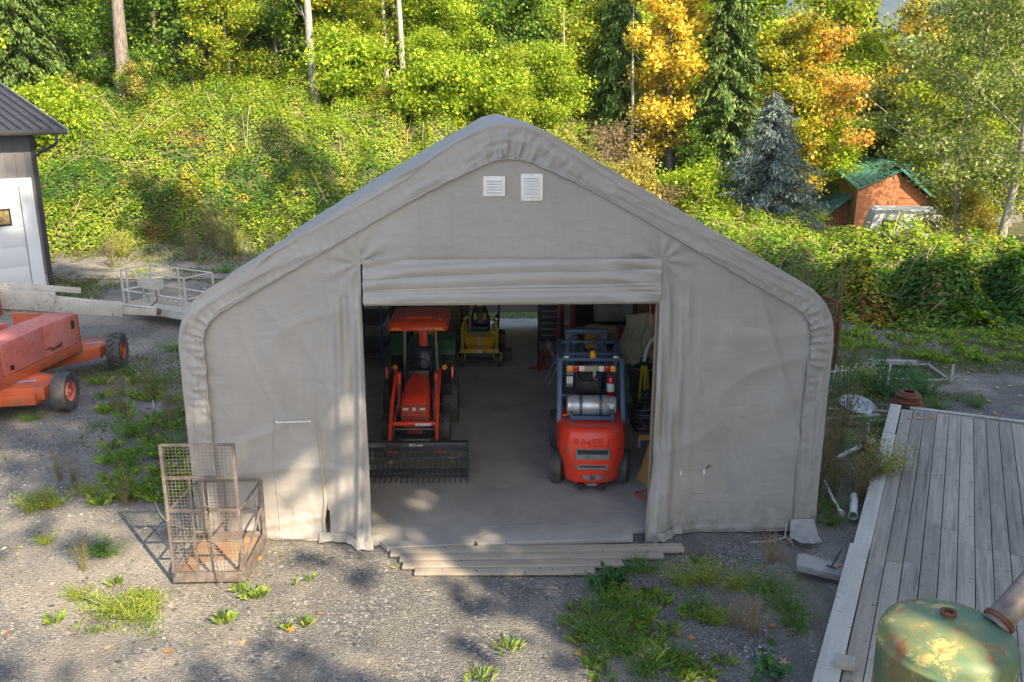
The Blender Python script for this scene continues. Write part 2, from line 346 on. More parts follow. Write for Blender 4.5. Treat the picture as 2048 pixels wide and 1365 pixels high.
mi=((ce[:,1]>35.5+2*vn(ce[:,0]*.3,ce[:,1]*.3))|(ce[:,0]>13)&(ce[:,1]>22.5)).astype(np.int32); me.polygons.foreach_set('material_index',mi)
# blue mountainside far behind the wood
xs=np.linspace(-2600,4600,90); ys=np.linspace(1900,3600,40)
X,Yy=np.meshgrid(xs,ys,indexing='ij'); Z=-60+1100*ss(1900,3500,Yy)+160*fbm(X*.002,Yy*.002,4,4)*ss(1900,2300,Yy)
def mtn():
    m,n,p,L=newmat('mountain_forest'); v=coords(n)
    col=ramp(n,noise(n,.012,8,v,rough=.7),[(.35,(.03,.055,.05)),(.6,(.07,.1,.07)),(.75,(.13,.13,.1))]); L(col,p.inputs['Base Color']); p.inputs['Roughness'].default_value=1; return m
tag(link('mountain',npmesh('mountain',np.stack([X,Yy,Z],-1).reshape(-1,3),grid(90,40),mtn(),True)),kind='structure')
# ---------------------------------------------------------------- leaves
def leafquads(P,size,cols,up=.5,asp=.75,nrm=None,jit=.35):
    """kite-shaped leaves at P (N,3); returns verts, faces, colours"""
    N=len(P); d=rng.normal(size=(N,3)); d/=np.linalg.norm(d,axis=1)[:,None]
    nn=rng.normal(size=(N,3))*(.8 if nrm is None else .38); nn[:,2]+=up*2
    if nrm is not None: nn+=nrm*1.2
    nn/=np.linalg.norm(nn,axis=1)[:,None]
    a=np.cross(nn,d); a/=np.linalg.norm(a,axis=1)[:,None]; b=np.cross(nn,a)
    s=(size*(1+jit*rng.normal(size=N)).clip(.4,1.9))[:,None]
    v=np.stack([P-a*s*.5,P+b*s*.5*asp+nn*s*.12,P+a*s*.5,P-b*s*.5*asp+nn*s*.12],1).reshape(-1,3)
    f=np.arange(N*4).reshape(N,4); return v,f,cols
def pal(cols,N,wt=None,var=.18):
    c=np.array(cols); i=rng.choice(len(c),N,p=wt); o=c[i]*(1+var*rng.normal(size=(N,1))); return o.clip(.005,.9)
def leafmesh(name,P,size,cols,up=.5,asp=.75,mat='leaf',nrm=None):
    v,f,c=leafquads(P,size,cols,up,asp,nrm); return npmesh(name,v,f,M[mat],False,c)
# ---- bramble banks: leaves over a mounded surface
YG=[(.29,.39,.03),(.21,.34,.025),(.36,.41,.04),(.15,.28,.025)]; DG=[(.08,.19,.03),(.12,.24,.03),(.05,.13,.025)]
YE=[(.45,.36,.03),(.4,.42,.05)]; RU=[(.35,.12,.04),(.3,.16,.07)]
def mounds(x,y,seed=0): return (3.6 if seed==1 else 2.1)*np.abs(vn(x*.4,y*.4,seed+1))+.5*vn(x*2.6,y*2.6,seed+9)+.9*fbm(x*.2,y*.2,3,seed+2)+1.5*np.abs(vn(x*1.15,y*1.15,seed+5))-.8
def bank(name,label,xr,yr,mask,th,N,size,palfun,seed,under=True):
    x=rng.uniform(*xr,N); y=rng.uniform(*yr,N); m=mask(x,y); k=m>rng.random(N)*.6; x=x[k];y=y[k];m=m[k]
    h=th*m*(1+.9*mounds(x,y,seed)); h=np.maximum(h,.1)
    e=.15; hx=(hill(x+e,y)-hill(x-e,y))/(2*e)+th*.9*(mounds(x+e,y,seed)-mounds(x-e,y,seed))/(2*e); hy=(hill(x,y+e)-hill(x,y-e))/(2*e)+th*.9*(mounds(x,y+e,seed)-mounds(x,y-e,seed))/(2*e)
    nr=np.stack([-hx,-hy,np.ones_like(hx)],1); nr/=np.linalg.norm(nr,axis=1)[:,None]
    vs=(np.abs((x/y)*1810+1024-1100)<330)&(hill(x,y)+h<1.6); keep=~vs; x=x[keep];y=y[keep];m=m[keep];h=h[keep];nr=nr[keep]
    z=hill(x,y)+h-rng.random(len(x))**1.5*.45*np.maximum(m,.2)+.1*rng.normal(size=len(x))*m
    P=np.stack([x,y,z],1); me=leafmesh(name,P,size,palfun(x,y,len(x)),.35,.8,'leaf',nr); o=link(name,me); tag(o,label,'brambles',kind='stuff')
    if not under: return o
    # dark twiggy mass under the leaves
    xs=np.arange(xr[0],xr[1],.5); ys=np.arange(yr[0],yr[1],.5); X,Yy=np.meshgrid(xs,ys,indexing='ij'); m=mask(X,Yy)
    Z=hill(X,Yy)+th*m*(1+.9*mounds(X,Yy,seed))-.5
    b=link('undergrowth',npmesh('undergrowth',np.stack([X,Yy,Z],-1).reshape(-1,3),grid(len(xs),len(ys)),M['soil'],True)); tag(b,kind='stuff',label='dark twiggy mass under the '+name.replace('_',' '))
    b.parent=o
    return o
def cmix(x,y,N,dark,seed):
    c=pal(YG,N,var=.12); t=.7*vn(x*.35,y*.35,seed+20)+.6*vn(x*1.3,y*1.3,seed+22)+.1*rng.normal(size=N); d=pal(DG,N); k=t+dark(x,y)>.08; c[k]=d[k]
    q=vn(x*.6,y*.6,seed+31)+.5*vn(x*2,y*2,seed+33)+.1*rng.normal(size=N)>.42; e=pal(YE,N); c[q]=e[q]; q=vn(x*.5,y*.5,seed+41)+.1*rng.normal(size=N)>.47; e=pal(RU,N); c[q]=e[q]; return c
def maskL(x,y):
    f=36.0+2.4*vn(x*.3,y*.12,6)+1.3*vn(x*1.0,y*.8,7)-1.5*ss(-14,-8,x); return ss(f,f+2.8,y+.8*vn(x*.8,y*.8,4))
bank('hillside_brambles','sunlit yellow-green bramble thicket covering the slope left of and behind the fabric shelter',(-34,7),(33,56),maskL,1.1,400000,.1,lambda x,y,N:cmix(x,y,N,lambda a,b:.35*ss(43,40,b)*ss(36,39,b)-.12,1),1)  # band of darker leaves at the slope foot paints in treetop shadow
def maskR(x,y):
    f=22.3+1.2*vn(x*.4,y*.2,9)+3.8*(1-ss(8,11.5,x)); e=46-13*ss(13,21,x)+1.0*vn(x*.4,y*.4,12); return ss(f,f+3.8,y+.8*vn(x*.9,y*.9,4))*(1-ss(e,e+1.5,y))*ss(3,6,x)*(1-.25*ss(15,20,x))*(1-.5*ss(31,40,y)*ss(9.5,13,x))
bank('right_bank_brambles','dark and light green bramble bank between the gravel strip and the green-roofed cabin',(3,34),(20,49),maskR,1.25,230000,.11,lambda x,y,N:cmix(x,y,N,lambda a,b:.42*ss(33,27,b)-.1,5),5)  # leaf mix darkens toward the near side, painting in the shade there
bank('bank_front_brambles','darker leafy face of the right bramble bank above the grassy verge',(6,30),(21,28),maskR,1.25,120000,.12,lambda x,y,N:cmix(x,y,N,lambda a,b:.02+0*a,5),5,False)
def canes(name,label,parent_mask,xr,yr,n,th,seed):
    mb=MB(); q=random.Random(seed); k=0
    while k<n:
        x=q.uniform(*xr); y=q.uniform(*yr)
        if float(parent_mask(np.array([x]),np.array([y]))[0])<.5: continue
        k+=1; a=q.uniform(0,6.28); L=q.uniform(.8,2.0); P=[]
        for i in range(6):
            t=i/5; px_=x+cos(a)*L*t; py_=y+sin(a)*L*t; m=float(parent_mask(np.array([px_]),np.array([py_]))[0]); s_=1 if seed==1 else 5
            P.append((px_,py_,float(hill(px_,py_))+th*m*(1+.9*float(mounds(np.array(px_),np.array(py_),s_)))+.12+.5*t*(1-t)*L*.6))
        mb.tube(P,.012,3)
    o=mb.build(name,M['cane'],None,0); tag(o,label,'canes',kind='stuff')
M['cane']=mk('dry_cane',(.4,.3,.18),(.28,.2,.12),.8)
canes('arching_canes','thin dry canes arching out of the hillside brambles',maskL,(-26,4),(37,50),170,1.1,1)
# low ground cover spilling over the gravel at the banks' feet
def cover(name,label,xr,yr,N,size,fn,cols,hh=.08):
    x=rng.uniform(*xr,N); y=rng.uniform(*yr,N); k=fn(x,y)>rng.random(N); x=x[k];y=y[k]
    P=np.stack([x,y,gz(x,y)+rng.random(len(x))*hh],1); o=link(name,leafmesh(name,P,size,pal(cols,len(x)),.6,.5,'leaf')); return tag(o,label,'ground cover',kind='stuff')
GR=[(.1,.19,.03),(.14,.22,.04),(.07,.14,.025),(.2,.22,.07),(.26,.23,.11)]
canes('bank_canes','thin dry canes arching out of the right bramble bank',maskR,(8,20),(24,40),90,1.25,5)
cover('weedy_grass','patchy low grass and clover on the gravel beyond the wooden deck',(6,22),(15.5,24),60000,.055,lambda x,y:.75*ss(-.15,.35,vn(x*.7,y*.7,3)+.5*vn(x*2.3,y*2.3,4)+.5*ss(18.5,22.5,y)-.1),GR,.1)
cover('yard_grass','patchy dry grass on the dirt behind the boom lift',(-24,-2),(27,38.5),90000,.09,lambda x,y:.95*ss(-.3,.1,vn(x*.4,y*.6,6)+.4*vn(x*1.9,y*1.9,4)+.55*ss(33,38,y)-.12),GR+[(.3,.24,.08)],.12)
cover('shelter_side_grass','creeping grass on gravel left of the shelter wall',(-10,-4.6),(11.5,21),42000,.05,lambda x,y:.9*ss(.0,.35,vn(x*.6,y*.6,16)+.4*vn(x*2.1,y*2.1,4)+.5*ss(-7.5,-5.2,x)-.16),GR,.12)
dx=patch('dirt_patch',np.arange(-24,-5,.5),np.arange(31,37.5,.4),M['dirt'],.03,lambda x,y:gz(x,y)-.12*ss(.0,.25,-vn(x*.25,y*.35,5)-.02)); tag(dx,kind='structure')
# ---------------------------------------------------------------- trees
def skeleton(mb,h,r,spread,nl,lean=(0,0),start=.3,seed=0,curve=.06,ri=.35):
    q=random.Random(seed); pts=[]; a=q.random()*6
    for i in range(9):
        t=i/8; pts.append(Vector((lean[0]*t*t*h+curve*h*.3*sin(a+t*4),lean[1]*t*t*h+curve*h*.3*cos(a+t*3),h*t)))
    pts[0].z=-.4; mb.tube(pts,[r*(1.25 if i==0 else 1-.85*i/8) for i in range(9)],9)
    ends=[]
    for k in range(nl):
        t=start+(1-start)*(k+.5)/nl*.97; i=int(t*8); b=pts[i].lerp(pts[min(8,i+1)],t*8-i); an=k*2.4+q.random()
        L=spread*(1-.55*max(0,(t-.45)/.55))*q.uniform(.6,1.05); d=Vector((cos(an),sin(an),q.uniform(.15,.75)))
        p1=b+d*L*.5+Vector((0,0,.06*L)); p2=b+d*L*.85+Vector((q.uniform(-.2,.2)*L,q.uniform(-.2,.2)*L,.1*L)); p3=b+d*L+Vector((0,0,-.02*L))
        rr=r*(1-.8*t)*ri; mb.tube([b,p1,p2,p3],[rr,rr*.6,rr*.35,rr*.15],5)
        for p,s in ((b.lerp(p1,.7),.7),(p1,.8),(p2,1),(p3,.9)): ends.append((p,s))
        for j in range(2):
            e=p1+Vector((q.uniform(-1,1),q.uniform(-1,1),q.uniform(-.2,.8)))*L*.4; mb.tube([p1,p1.lerp(e,.5)+Vector((0,0,.05*L)),e],[rr*.35,rr*.22,rr*.08],4); ends.append((e,.85))
    ends.append((pts[-1],1)); return pts,ends
def crownpts(ends,n,cr,flat=.75,hollow=.5):
    E=np.array([list(p) for p,s in ends]); Sx=np.array([s for p,s in ends]); i=rng.integers(len(E),size=n)
    d=rng.normal(size=(n,3)); d/=np.linalg.norm(d,axis=1)[:,None]; r=(rng.random(n)**hollow)*cr*Sx[i]*(.55+.75*rng.random(n)); d[:,2]*=flat
    return E[i]+d*r[:,None],i
def broadleaf(name,h,r,spread,nl,nleaf,size,cols,cr,seed=0,start=.25,bark='bark',lean=(0,0),colfn=None,flat=.75,up=.35,asp=.8,curve=.06):
    mb=MB(); pts,ends=skeleton(mb,h,r,spread,nl,lean,start,seed,curve); tm=mb.mesh('trunk',M[bark],60)
    P,i=crownpts(ends,nleaf,cr,flat); c=pal(cols,nleaf)
    hue=rng.random(len(ends))[i]; c*=(.75+.5*hue)[:,None]
    if colfn is not None: c=colfn(P,c)
    return tm,leafmesh(name,P,size,c,up,asp)
def conifer(name,h,r,w,nb,nleaf,size,cols,droop=.35,bare=.05,bark='bark',powr=.8,seed=1,asp=.3):
    q=random.Random(seed); mb=MB(); mb.tube([(0,0,-.3),(0,0,h*.5),(0,0,h)],[r*1.2,r*.6,.02],8); A=[];B=[]
    for k in range(nb):
        t=bare+(1-bare)*(k/nb)**.9; an=k*2.39996+q.random()*.5; L=w*(1-t)**powr*q.uniform(.75,1.1)+.08; z=h*t
        p=Vector((0,0,z)); e=Vector((cos(an)*L,sin(an)*L,z-droop*L)); m=p.lerp(e,.5)+Vector((0,0,.12*L))
        mb.tube([p,m,e],[r*.18*(1-t)+.01,r*.1*(1-t)+.006,.004],4); A+=[p,m];B+=[m,e]
    A=np.array([list(a) for a in A]);B=np.array([list(b) for b in B]); ln=np.linalg.norm(B-A,axis=1); i=rng.choice(len(A),nleaf,p=ln/ln.sum())
    t=rng.random(nleaf)[:,None]; P=A[i]*(1-t)+B[i]*t; rad=np.linalg.norm(P[:,:2],axis=1)[:,None]
    side=rng.normal(size=(nleaf,3))*np.array([.13,.13,.05])*(.5+rad*.5)*min(2.,w/2.5); P=P+side; P[:,2]-=np.abs(rng.normal(size=nleaf))*.08*w/2.5
    c=pal(cols,nleaf); c*=(.8+.4*rng.random(len(A))[i])[:,None]
    # sprays lie along the branch direction and droop
    d=(B-A)[i]; d/=np.linalg.norm(d,axis=1)[:,None]+1e-6; d+=rng.normal(size=d.shape)*.45; d[:,2]-=.25; d/=np.linalg.norm(d,axis=1)[:,None]
    nn=rng.normal(size=d.shape)*.5; nn[:,2]+=.9; b=np.cross(d,nn); b/=np.linalg.norm(b,axis=1)[:,None]; s=(size*(.7+.6*rng.random(nleaf)))[:,None]
    v=np.stack([P-d*s*.5,P+b*s*.5*asp,P+d*s*.5,P-b*s*.5*asp],1).reshape(-1,3)
    return mb.mesh('trunk',M[bark],60),npmesh(name,v,np.arange(nleaf*4).reshape(-1,4),M['needle'],False,c)
def place(kind,mesh,x,y,label,sc=1,rz=None,group=None,cat='tree',z=None,sxy=1,crown='crown',trunk='trunk'):
    t=thing(kind,label,cat,(x,y,float(hill(x,y)) if z is None else z),rz if rz is not None else rnd.random()*6.28,group); t.scale=(sc*sxy,sc*sxy,sc)
    link(trunk,mesh[0],t); link(crown,mesh[1],t); return t
GREEN=[(.27,.4,.025),(.35,.45,.03),(.17,.3,.02),(.44,.47,.04)]; YEL=[(.5,.38,.03),(.42,.36,.04),(.3,.32,.04),(.55,.3,.03)]; ORG=[(.6,.33,.08),(.62,.42,.09),(.55,.26,.07),(.56,.45,.09)]
OLV=[(.26,.27,.06),(.33,.31,.07),(.2,.23,.05),(.4,.36,.1)]; DRK=[(.06,.13,.03),(.09,.18,.03),(.11,.2,.03)]
bA=broadleaf('crown',11,.2,4.2,17,24000,.18,GREEN+YG[:2],1.5,seed=1,start=.12)
bB=broadleaf('crown',12,.22,3.8,18,24000,.17,GREEN[:2]+OLV[:1]+YE[1:],1.35,seed=2,start=.12)
bC=broadleaf('crown',10,.16,4.0,16,20000,.17,YG+YE,1.3,seed=3,start=.08)
bD=broadleaf('crown',9,.16,3.6,15,20000,.17,DRK+GREEN[:1],1.3,seed=4,start=.05)  # dark crowns, some of them standing in for shadowed gaps in the wood
shr=broadleaf('crown',3.2,.06,2.1,13,9000,.16,OLV+YG[:1],.75,seed=5,start=.05,flat=.9,asp=.5)
shg=broadleaf('crown',3.0,.06,2.3,15,15000,.14,GREEN+YG,.85,seed=6,start=.05,flat=.9)
shy=broadleaf('crown',3.4,.06,1.6,13,7000,.15,[(.42,.36,.08),(.5,.42,.12),(.3,.28,.07)],.6,seed=8,start=.05,flat=1,asp=.4)
shd=broadleaf('crown',3.4,.05,2.0,22,2600,.12,[(.3,.22,.13),(.36,.26,.15),(.24,.2,.1)],.7,seed=9,start=.05,asp=.4)
cedar=conifer('crown',16,.3,2.9,150,24000,.34,[(.06,.14,.02),(.1,.18,.03),(.04,.09,.02),(.16,.2,.04)],.55,.03,seed=3,asp=.34)
spruce=conifer('crown',6.3,.16,3.3,90,32000,.2,[(.15,.21,.19),(.2,.26,.24),(.1,.15,.14),(.26,.32,.28)],.12,.0,powr=.85,seed=4,asp=.24)
def mixc(P,c):
    k=(P[:,0]>0)+0.; o=pal(ORG,len(P)); s=ss(-.3,2.6,P[:,0]+1.0*rng.normal(size=len(P))-.2*P[:,2]*0)>rng.random(len(P)); c[s]=o[s]; return c
maple=broadleaf('crown',12,.3,4.8,34,34000,.18,[(.24,.3,.03),(.35,.35,.03),(.14,.22,.02),(.5,.38,.03)],1.0,seed=11,start=.15,colfn=mixc)
gold=broadleaf('crown',13,.22,2.6,40,26000,.17,[(.64,.5,.07),(.62,.42,.07),(.66,.55,.1),(.48,.46,.07)],.75,seed=12,start=.12,flat=1)
gold2=broadleaf('crown',7,.14,2.2,14,8000,.22,YEL,1.0,seed=13,start=.15)
airy=broadleaf('crown',10,.15,4.6,26,17000,.13,[(.2,.27,.07),(.27,.33,.1),(.13,.2,.05),(.36,.38,.15)],1.05,seed=14,start=.12,bark='palebark',flat=.55,curve=.14,asp=.6)
tall=MB(); skeleton(tall,18,.43,1.5,3,seed=21,start=.55,curve=.03); tallm=tall.mesh('trunk',M['bark'],60)
tal2=MB(); skeleton(tal2,16,.26,3.2,7,seed=24,start=.2,curve=.05); tal2m=tal2.mesh('trunk',M['palebark'],60)
tal3=MB(); skeleton(tal3,15,.2,1.8,4,seed=27,start=.5,curve=.03); tal3m=tal3.mesh('trunk',M['whitebark'],60)
topm=broadleaf('crown',18,.05,3.2,12,7000,.22,GREEN+YE,1.3,seed=30,start=.62)[1]
ivyc=broadleaf('crown',8,.05,.6,14,5000,.16,YG+YE[1:],.5,seed=71,start=.1)[1]
topm2=broadleaf('crown',16,.05,3.4,14,4200,.2,YEL+GREEN,1.1,seed=31,start=.3)[1]
cedar2=conifer('crown',15,.25,3.4,120,22000,.36,[(.1,.2,.04),(.15,.26,.05),(.22,.3,.06)],.6,.02,seed=7,asp=.3)
def at(u,Y): return (u-1024)/FC*(Y*.966+ (6.04-3)*.26)
place('cottonwood_tree',(tallm,topm),at(268,50),50,'thick grey-barked bare trunk rising above the brambles, leftmost big trunk',1,2.0)
place('maple_tree',(tal2m,topm2),at(640,49.5),49.5,'pale forked trunk with dark limbs spreading right, middle of the hillside',1,1.2)
t=place('alder_tree',(tal3m,topm2),at(812,53),53,'slim pale straight trunk leaning slightly right behind the hillside brambles',1,4); t.rotation_euler.y=.06
t=place('alder_tree',(tal3m,topm2),at(930,57),57,'crooked pale trunk leaning right above the shelter ridge',1.1,0.4); t.rotation_euler.y=.2
t=place('alder_tree',(tal3m,topm2),at(775,56),56,'thin pale trunk just left of the straight leaning one',.8,3)
for k,(u,Y,sc,lb) in enumerate([(560,58,.9,'slim pale trunk left of the forked pale trunk, set back'),(870,62,.9,'slim pale trunk above the left roof slope'),(1375,57,.8,'thin greyish trunk between golden tree and cedar'),(180,56,.8,'slim trunk left of the thick grey trunk'),(330,60,.9,'thin straight trunk right of the thick grey trunk'),(395,53,.55,'dark slanting trunk between the thick trunk and the forked pale one'),(470,60,.8,'thin pale trunk far behind the slanting dark one'),(505,57,.7,'thin grey trunk left of the forked pale one'),(700,61,.8,'thin trunk right of the forked pale one, deep in the wood'),(1010,60,.9,'grey trunk rising above the shelter ridge'),(1120,54,.6,'thin whitish trunk above the willow shrub'),(60,53,.8,'trunk among the leaves at the far left')]):
    t=thing('bare_tree',lb,'tree',(at(u,Y),Y,float(hill(at(u,Y),Y))),k*1.1); t.scale=(sc,)*3; link('trunk',(tal2m if k%2==0 else tal3m),t); link('crown',ivyc,t)
    if u==395: t.rotation_euler=(0,.75,.3)
place('dead_snag_tree',(tal3m,shd[1]),at(1260,52),52,'thin bare snag with whitish limbs left of the golden tree',.7,3)
place('golden_tree',gold,at(1335,52),52,'tall golden-yellow tree right of the shelter ridge',1.05,.6,sxy=1.0)
place('cedar_tree',cedar,at(1445,50.5),50.5,'tall dark drooping cedar between the golden and the orange tree',1,1)
place('cedar_tree',cedar2,at(1232,55),55,'dark cedar behind and left of the golden tree',.95,3)
place('cedar_tree',cedar,at(1700,66),66,'tall narrow cedar far behind the orange maple',1.05,5)
place('cedar_tree',cedar,at(70,49),49,'dark drooping conifer above the workshop roof at far left',.85,2)
place('orange_maple_tree',maple,at(1580,54),54,'big maple turned orange on its right side above the blue spruce',1.0,0)
place('blue_spruce_tree',spruce,at(1540,43.5),43.5,'blue-grey spruce standing left of the green-roofed cabin',1.05,0,sxy=1.0)
place('cottonwood_tree',(tal2m,broadleaf('crown',14,.05,3.0,18,9000,.2,YEL+OLV,1.0,seed=41,start=.3)[1]),at(1815,56),56,'tall yellow-leaved tree with dark trunk behind the cabin',.95,.5)
for u,Y,m,s,lb in [(1660,60,bB,1.2,'olive tree filling the gap right of the orange maple'),(1735,60,bA,.95,'green tree behind the cabin ridge'),(1870,60,bA,1.0,'green tree right of the yellow-leaved one'),(1920,64,bB,1.4,'high yellow-green tree behind the alder'),(1990,60,bA,1.4,'high green tree behind the bent alder'),(2070,58,bB,1.35,'high yellow-green tree at the right frame edge'),(1880,52,bC,.9,'lime tree right behind the cabin'),(1480,60,bA,1.3,'tall green tree behind the blue spruce and cedar')]:
    place('broadleaf_tree',m,at(u,Y),Y,lb,s,group='trees behind the cabin')
place('alder_tree',airy,at(2010,35.2),35.2,'airy pale-green alder with bent trunk at the right edge, in front of the cabin',1.15,.2)
place('alder_tree',airy,at(1935,38),38,'leafy pale-green alder left of the bent one, partly over the cabin',1.1,3.3)
place('alder_tree',airy,at(2120,40),40,'pale-green alder cut by the right frame edge behind the bent one',1.0,2.2)
G3='broadleaf trees filling the wood'
def wood_label(u,Y,m,s):
    ad={id(bA):'green',id(bB):'yellow-green',id(bC):'lime-green',id(bD):'dark green'}[id(m)]; sz='low' if s<.6 else 'mid-height' if s<.85 else 'tall' if s<1.05 else 'very tall'
    W_=[(60,'above the workshop roof'),(230,'left of the thick grey trunk'),(400,'just right of the thick grey trunk'),(600,'left of the forked pale trunk'),(740,'right of the forked pale trunk'),(850,'behind the straight pale trunk'),(960,'near the crooked pale trunk'),(1080,'above the shelter ridge'),(1200,'above the willow shrub'),(1420,'beside the golden tree'),(1550,'behind the blue spruce'),(1680,'beside the orange maple'),(1800,'left above the cabin roof'),(1930,'right above the cabin roof'),(9999,'behind the bent alder')]
    return '%s %s tree %s%s'%(sz,ad,next(w for k,w in W_ if u<k),', set further back' if Y>=57 else '')
for u,Y,m,s in [(-60,47,bA,.8),(20,55,bB,1),(150,52,bD,.8),(190,58,bA,1.1),(330,54,bD,1.0),(420,58,bB,1.1),(470,53,bC,.7),(560,56,bD,1.0),(590,60,bA,1.2),(700,58,bC,1),(720,53,bC,.55),(760,64,bD,1.2),(870,60,bB,1.05),(900,55,bA,.7),(990,57,bD,.9),(1060,58,bD,1.05),(1090,52,bA,.62),(1170,57,bC,1),(1190,60,bD,1.1),(1390,58,bA,1),(1500,57,bD,1),(1530,52,bC,.55),(1660,53,bA,.62),(1690,58,bB,.8),(1780,55,bD,.7),(1900,56,bA,.9),(1960,50,bC,.8),(2040,56,bB,.95),(2100,50,bA,.9),(1400,50,bD,.45),(300,49,bD,.35),(860,49,bA,.42),(1010,50,bB,.45)]:
    place('broadleaf_tree',m,at(u,Y),Y,wood_label(u,Y,m,s),s,group=G3)
G4='back row of the wood'
for k,u in enumerate(range(-200,1560,115)):
    Y=68+6*rnd.random(); place('broadleaf_tree',[bA,bD,bB,bD][k%4],at(u,Y),Y,'far '+wood_label(u,Y,[bA,bD,bB,bD][k%4],1.25),1.25,group=G4,z=float(hill(at(u,Y),Y))+(.5 if u<1100 else 0))
for u,Y,m,s,lab,nm in [(1130,44,shr,1.0,'feathery olive-green willow shrub just right of the shelter peak','willow_shrub'),(1215,46,shd,1.25,'dry tan twiggy shrub between the willow and the golden tree','dry_shrub'),(1265,42,shy,1.0,'straw-yellow leafy shrub behind the shelter roof slope','yellow_shrub'),(1195,43,shr,.75,'small olive shrub at the right roof slope below the tan shrub','willow_shrub'),(1400,44,shg,.9,'green shrub in the shade left of the blue spruce','green_shrub'),(880,48,shg,1.1,'bushy green shrub directly behind the shelter ridge','green_shrub'),(960,50,shg,1.2,'tall green shrub behind the ridge, right of the bushy one','green_shrub'),(700,50,shg,1.1,'rounded dark-shaded shrub below the straight pale trunk','green_shrub'),(290,49,shy,.8,'bright yellow shrub at the foot of the thick trunk','yellow_shrub'),(660,52,shy,.9,'yellow shrub right of the forked pale trunk','yellow_shrub'),(110,45,shg,1.0,'bright green shrub above the workshop gutter','green_shrub'),(1345,43,shd,.7,'low brown twiggy shrub under the golden tree','dry_shrub'),(1620,47,shg,.6,'bright green shrub between spruce and cabin','green_shrub'),(1925,40,shr,.8,'olive shrub in front of the cabin gable','willow_shrub'),(1960,37,shy,.7,'yellowish shrub by the bent alder','yellow_shrub')]:
    place(nm,m,at(u,Y),Y,lab,s,cat='shrub')
# trees standing beside and behind the viewpoint, whose shade falls over the yard
bS=broadleaf('crown',33,.4,6.2,44,30000,.5,GREEN+YEL[:1],2.3,seed=51,start=.16)
bS2=broadleaf('crown',32,.38,5.6,32,15000,.48,YEL+GREEN,1.9,seed=52,start=.5)
bS3=broadleaf('crown',20,.3,4.3,26,4500,.42,GREEN+YEL,1.6,seed=57,start=.15)
SHL=['tall tree with a high thin crown outside the view nearest behind the viewpoint','first low-crowned leafy tree outside the view right of the viewpoint','second leafy tree outside the view to the right','third leafy tree outside the view to the right','leafy tree outside the view farthest behind the viewpoint','small thin-leaved tree outside the view just right of the viewpoint','second small thin-leaved tree outside the view, behind the viewpoint']
for (x,y,s_,m),lb in zip([(11,-4.8,1,bS2),(17,-1.4,.92,bS),(22,2,.8,bS),(27.5,5.5,.7,bS),(5,-11,.95,bS2),(12.6,-2.0,1,bS3),(8.5,-7.5,.72,bS3)],SHL): place('broadleaf_tree',m,x,y,lb,s_,group='trees shading the yard',z=0)

for x,y,k,lb in [(17.5,-3,2.75,'tallest dark conifer outside the view to the right'),(22.5,.5,2.85,'second very tall dark conifer outside the view to the right')]: place('conifer_tree',cedar,x,y,lb,k,group='trees shading the yard',z=0,sxy=.85)
# ---------------------------------------------------------------- fabric shelter
YAW=R(2.2); SH_O=Vector((-.02,11.6,0))
sh=thing('fabric_shelter','big grey-brown fabric storage shelter with its front door rolled up','shelter',SH_O,YAW)
def SL(x,y,z=0): # shelter local -> world
    return Vector((SH_O.x+x*cos(YAW)-y*sin(YAW),SH_O.y+x*sin(YAW)+y*cos(YAW),z))
def rounded(pts,rad,step=.02):
    out=[]; P=[np.array(p,float) for p in pts]; segs=[P[0]]
    for i in range(1,len(P)-1):
        a,b,c=P[i-1],P[i],P[i+1]; u=(a-b)/np.linalg.norm(a-b); w=(c-b)/np.linalg.norm(c-b); t=rad[i-1]
        s0=b+u*t; s1=b+w*t
        for k in range(25): q=k/24; segs.append((1-q)**2*s0+2*q*(1-q)*b+q*q*s1)
    segs.append(P[-1]); Q=np.array(segs); d=np.r_[0,np.cumsum(np.linalg.norm(np.diff(Q,axis=0),axis=1))]; n=int(d[-1]/step); s=np.linspace(0,d[-1],n)
    return np.stack([np.interp(s,d,Q[:,0]),np.interp(s,d,Q[:,1])],1),s
WH=4.5
prof,sarc=rounded([(-WH,0),(-WH,3.42),(0,5.99),(WH,3.42),(WH,0)],[.55,.6,.55],.022)
tn=np.gradient(prof,axis=0); tn/=np.linalg.norm(tn,axis=1)[:,None]; nr=np.stack([-tn[:,1],tn[:,0]],1)  # outward
N=len(prof); stot=sarc[-1]
smooth_n=nr.copy()
for _ in range(30): smooth_n[1:-1]=(smooth_n[:-2]+smooth_n[1:-1]*2+smooth_n[2:])/4
smooth_n/=np.linalg.norm(smooth_n,axis=1)[:,None]
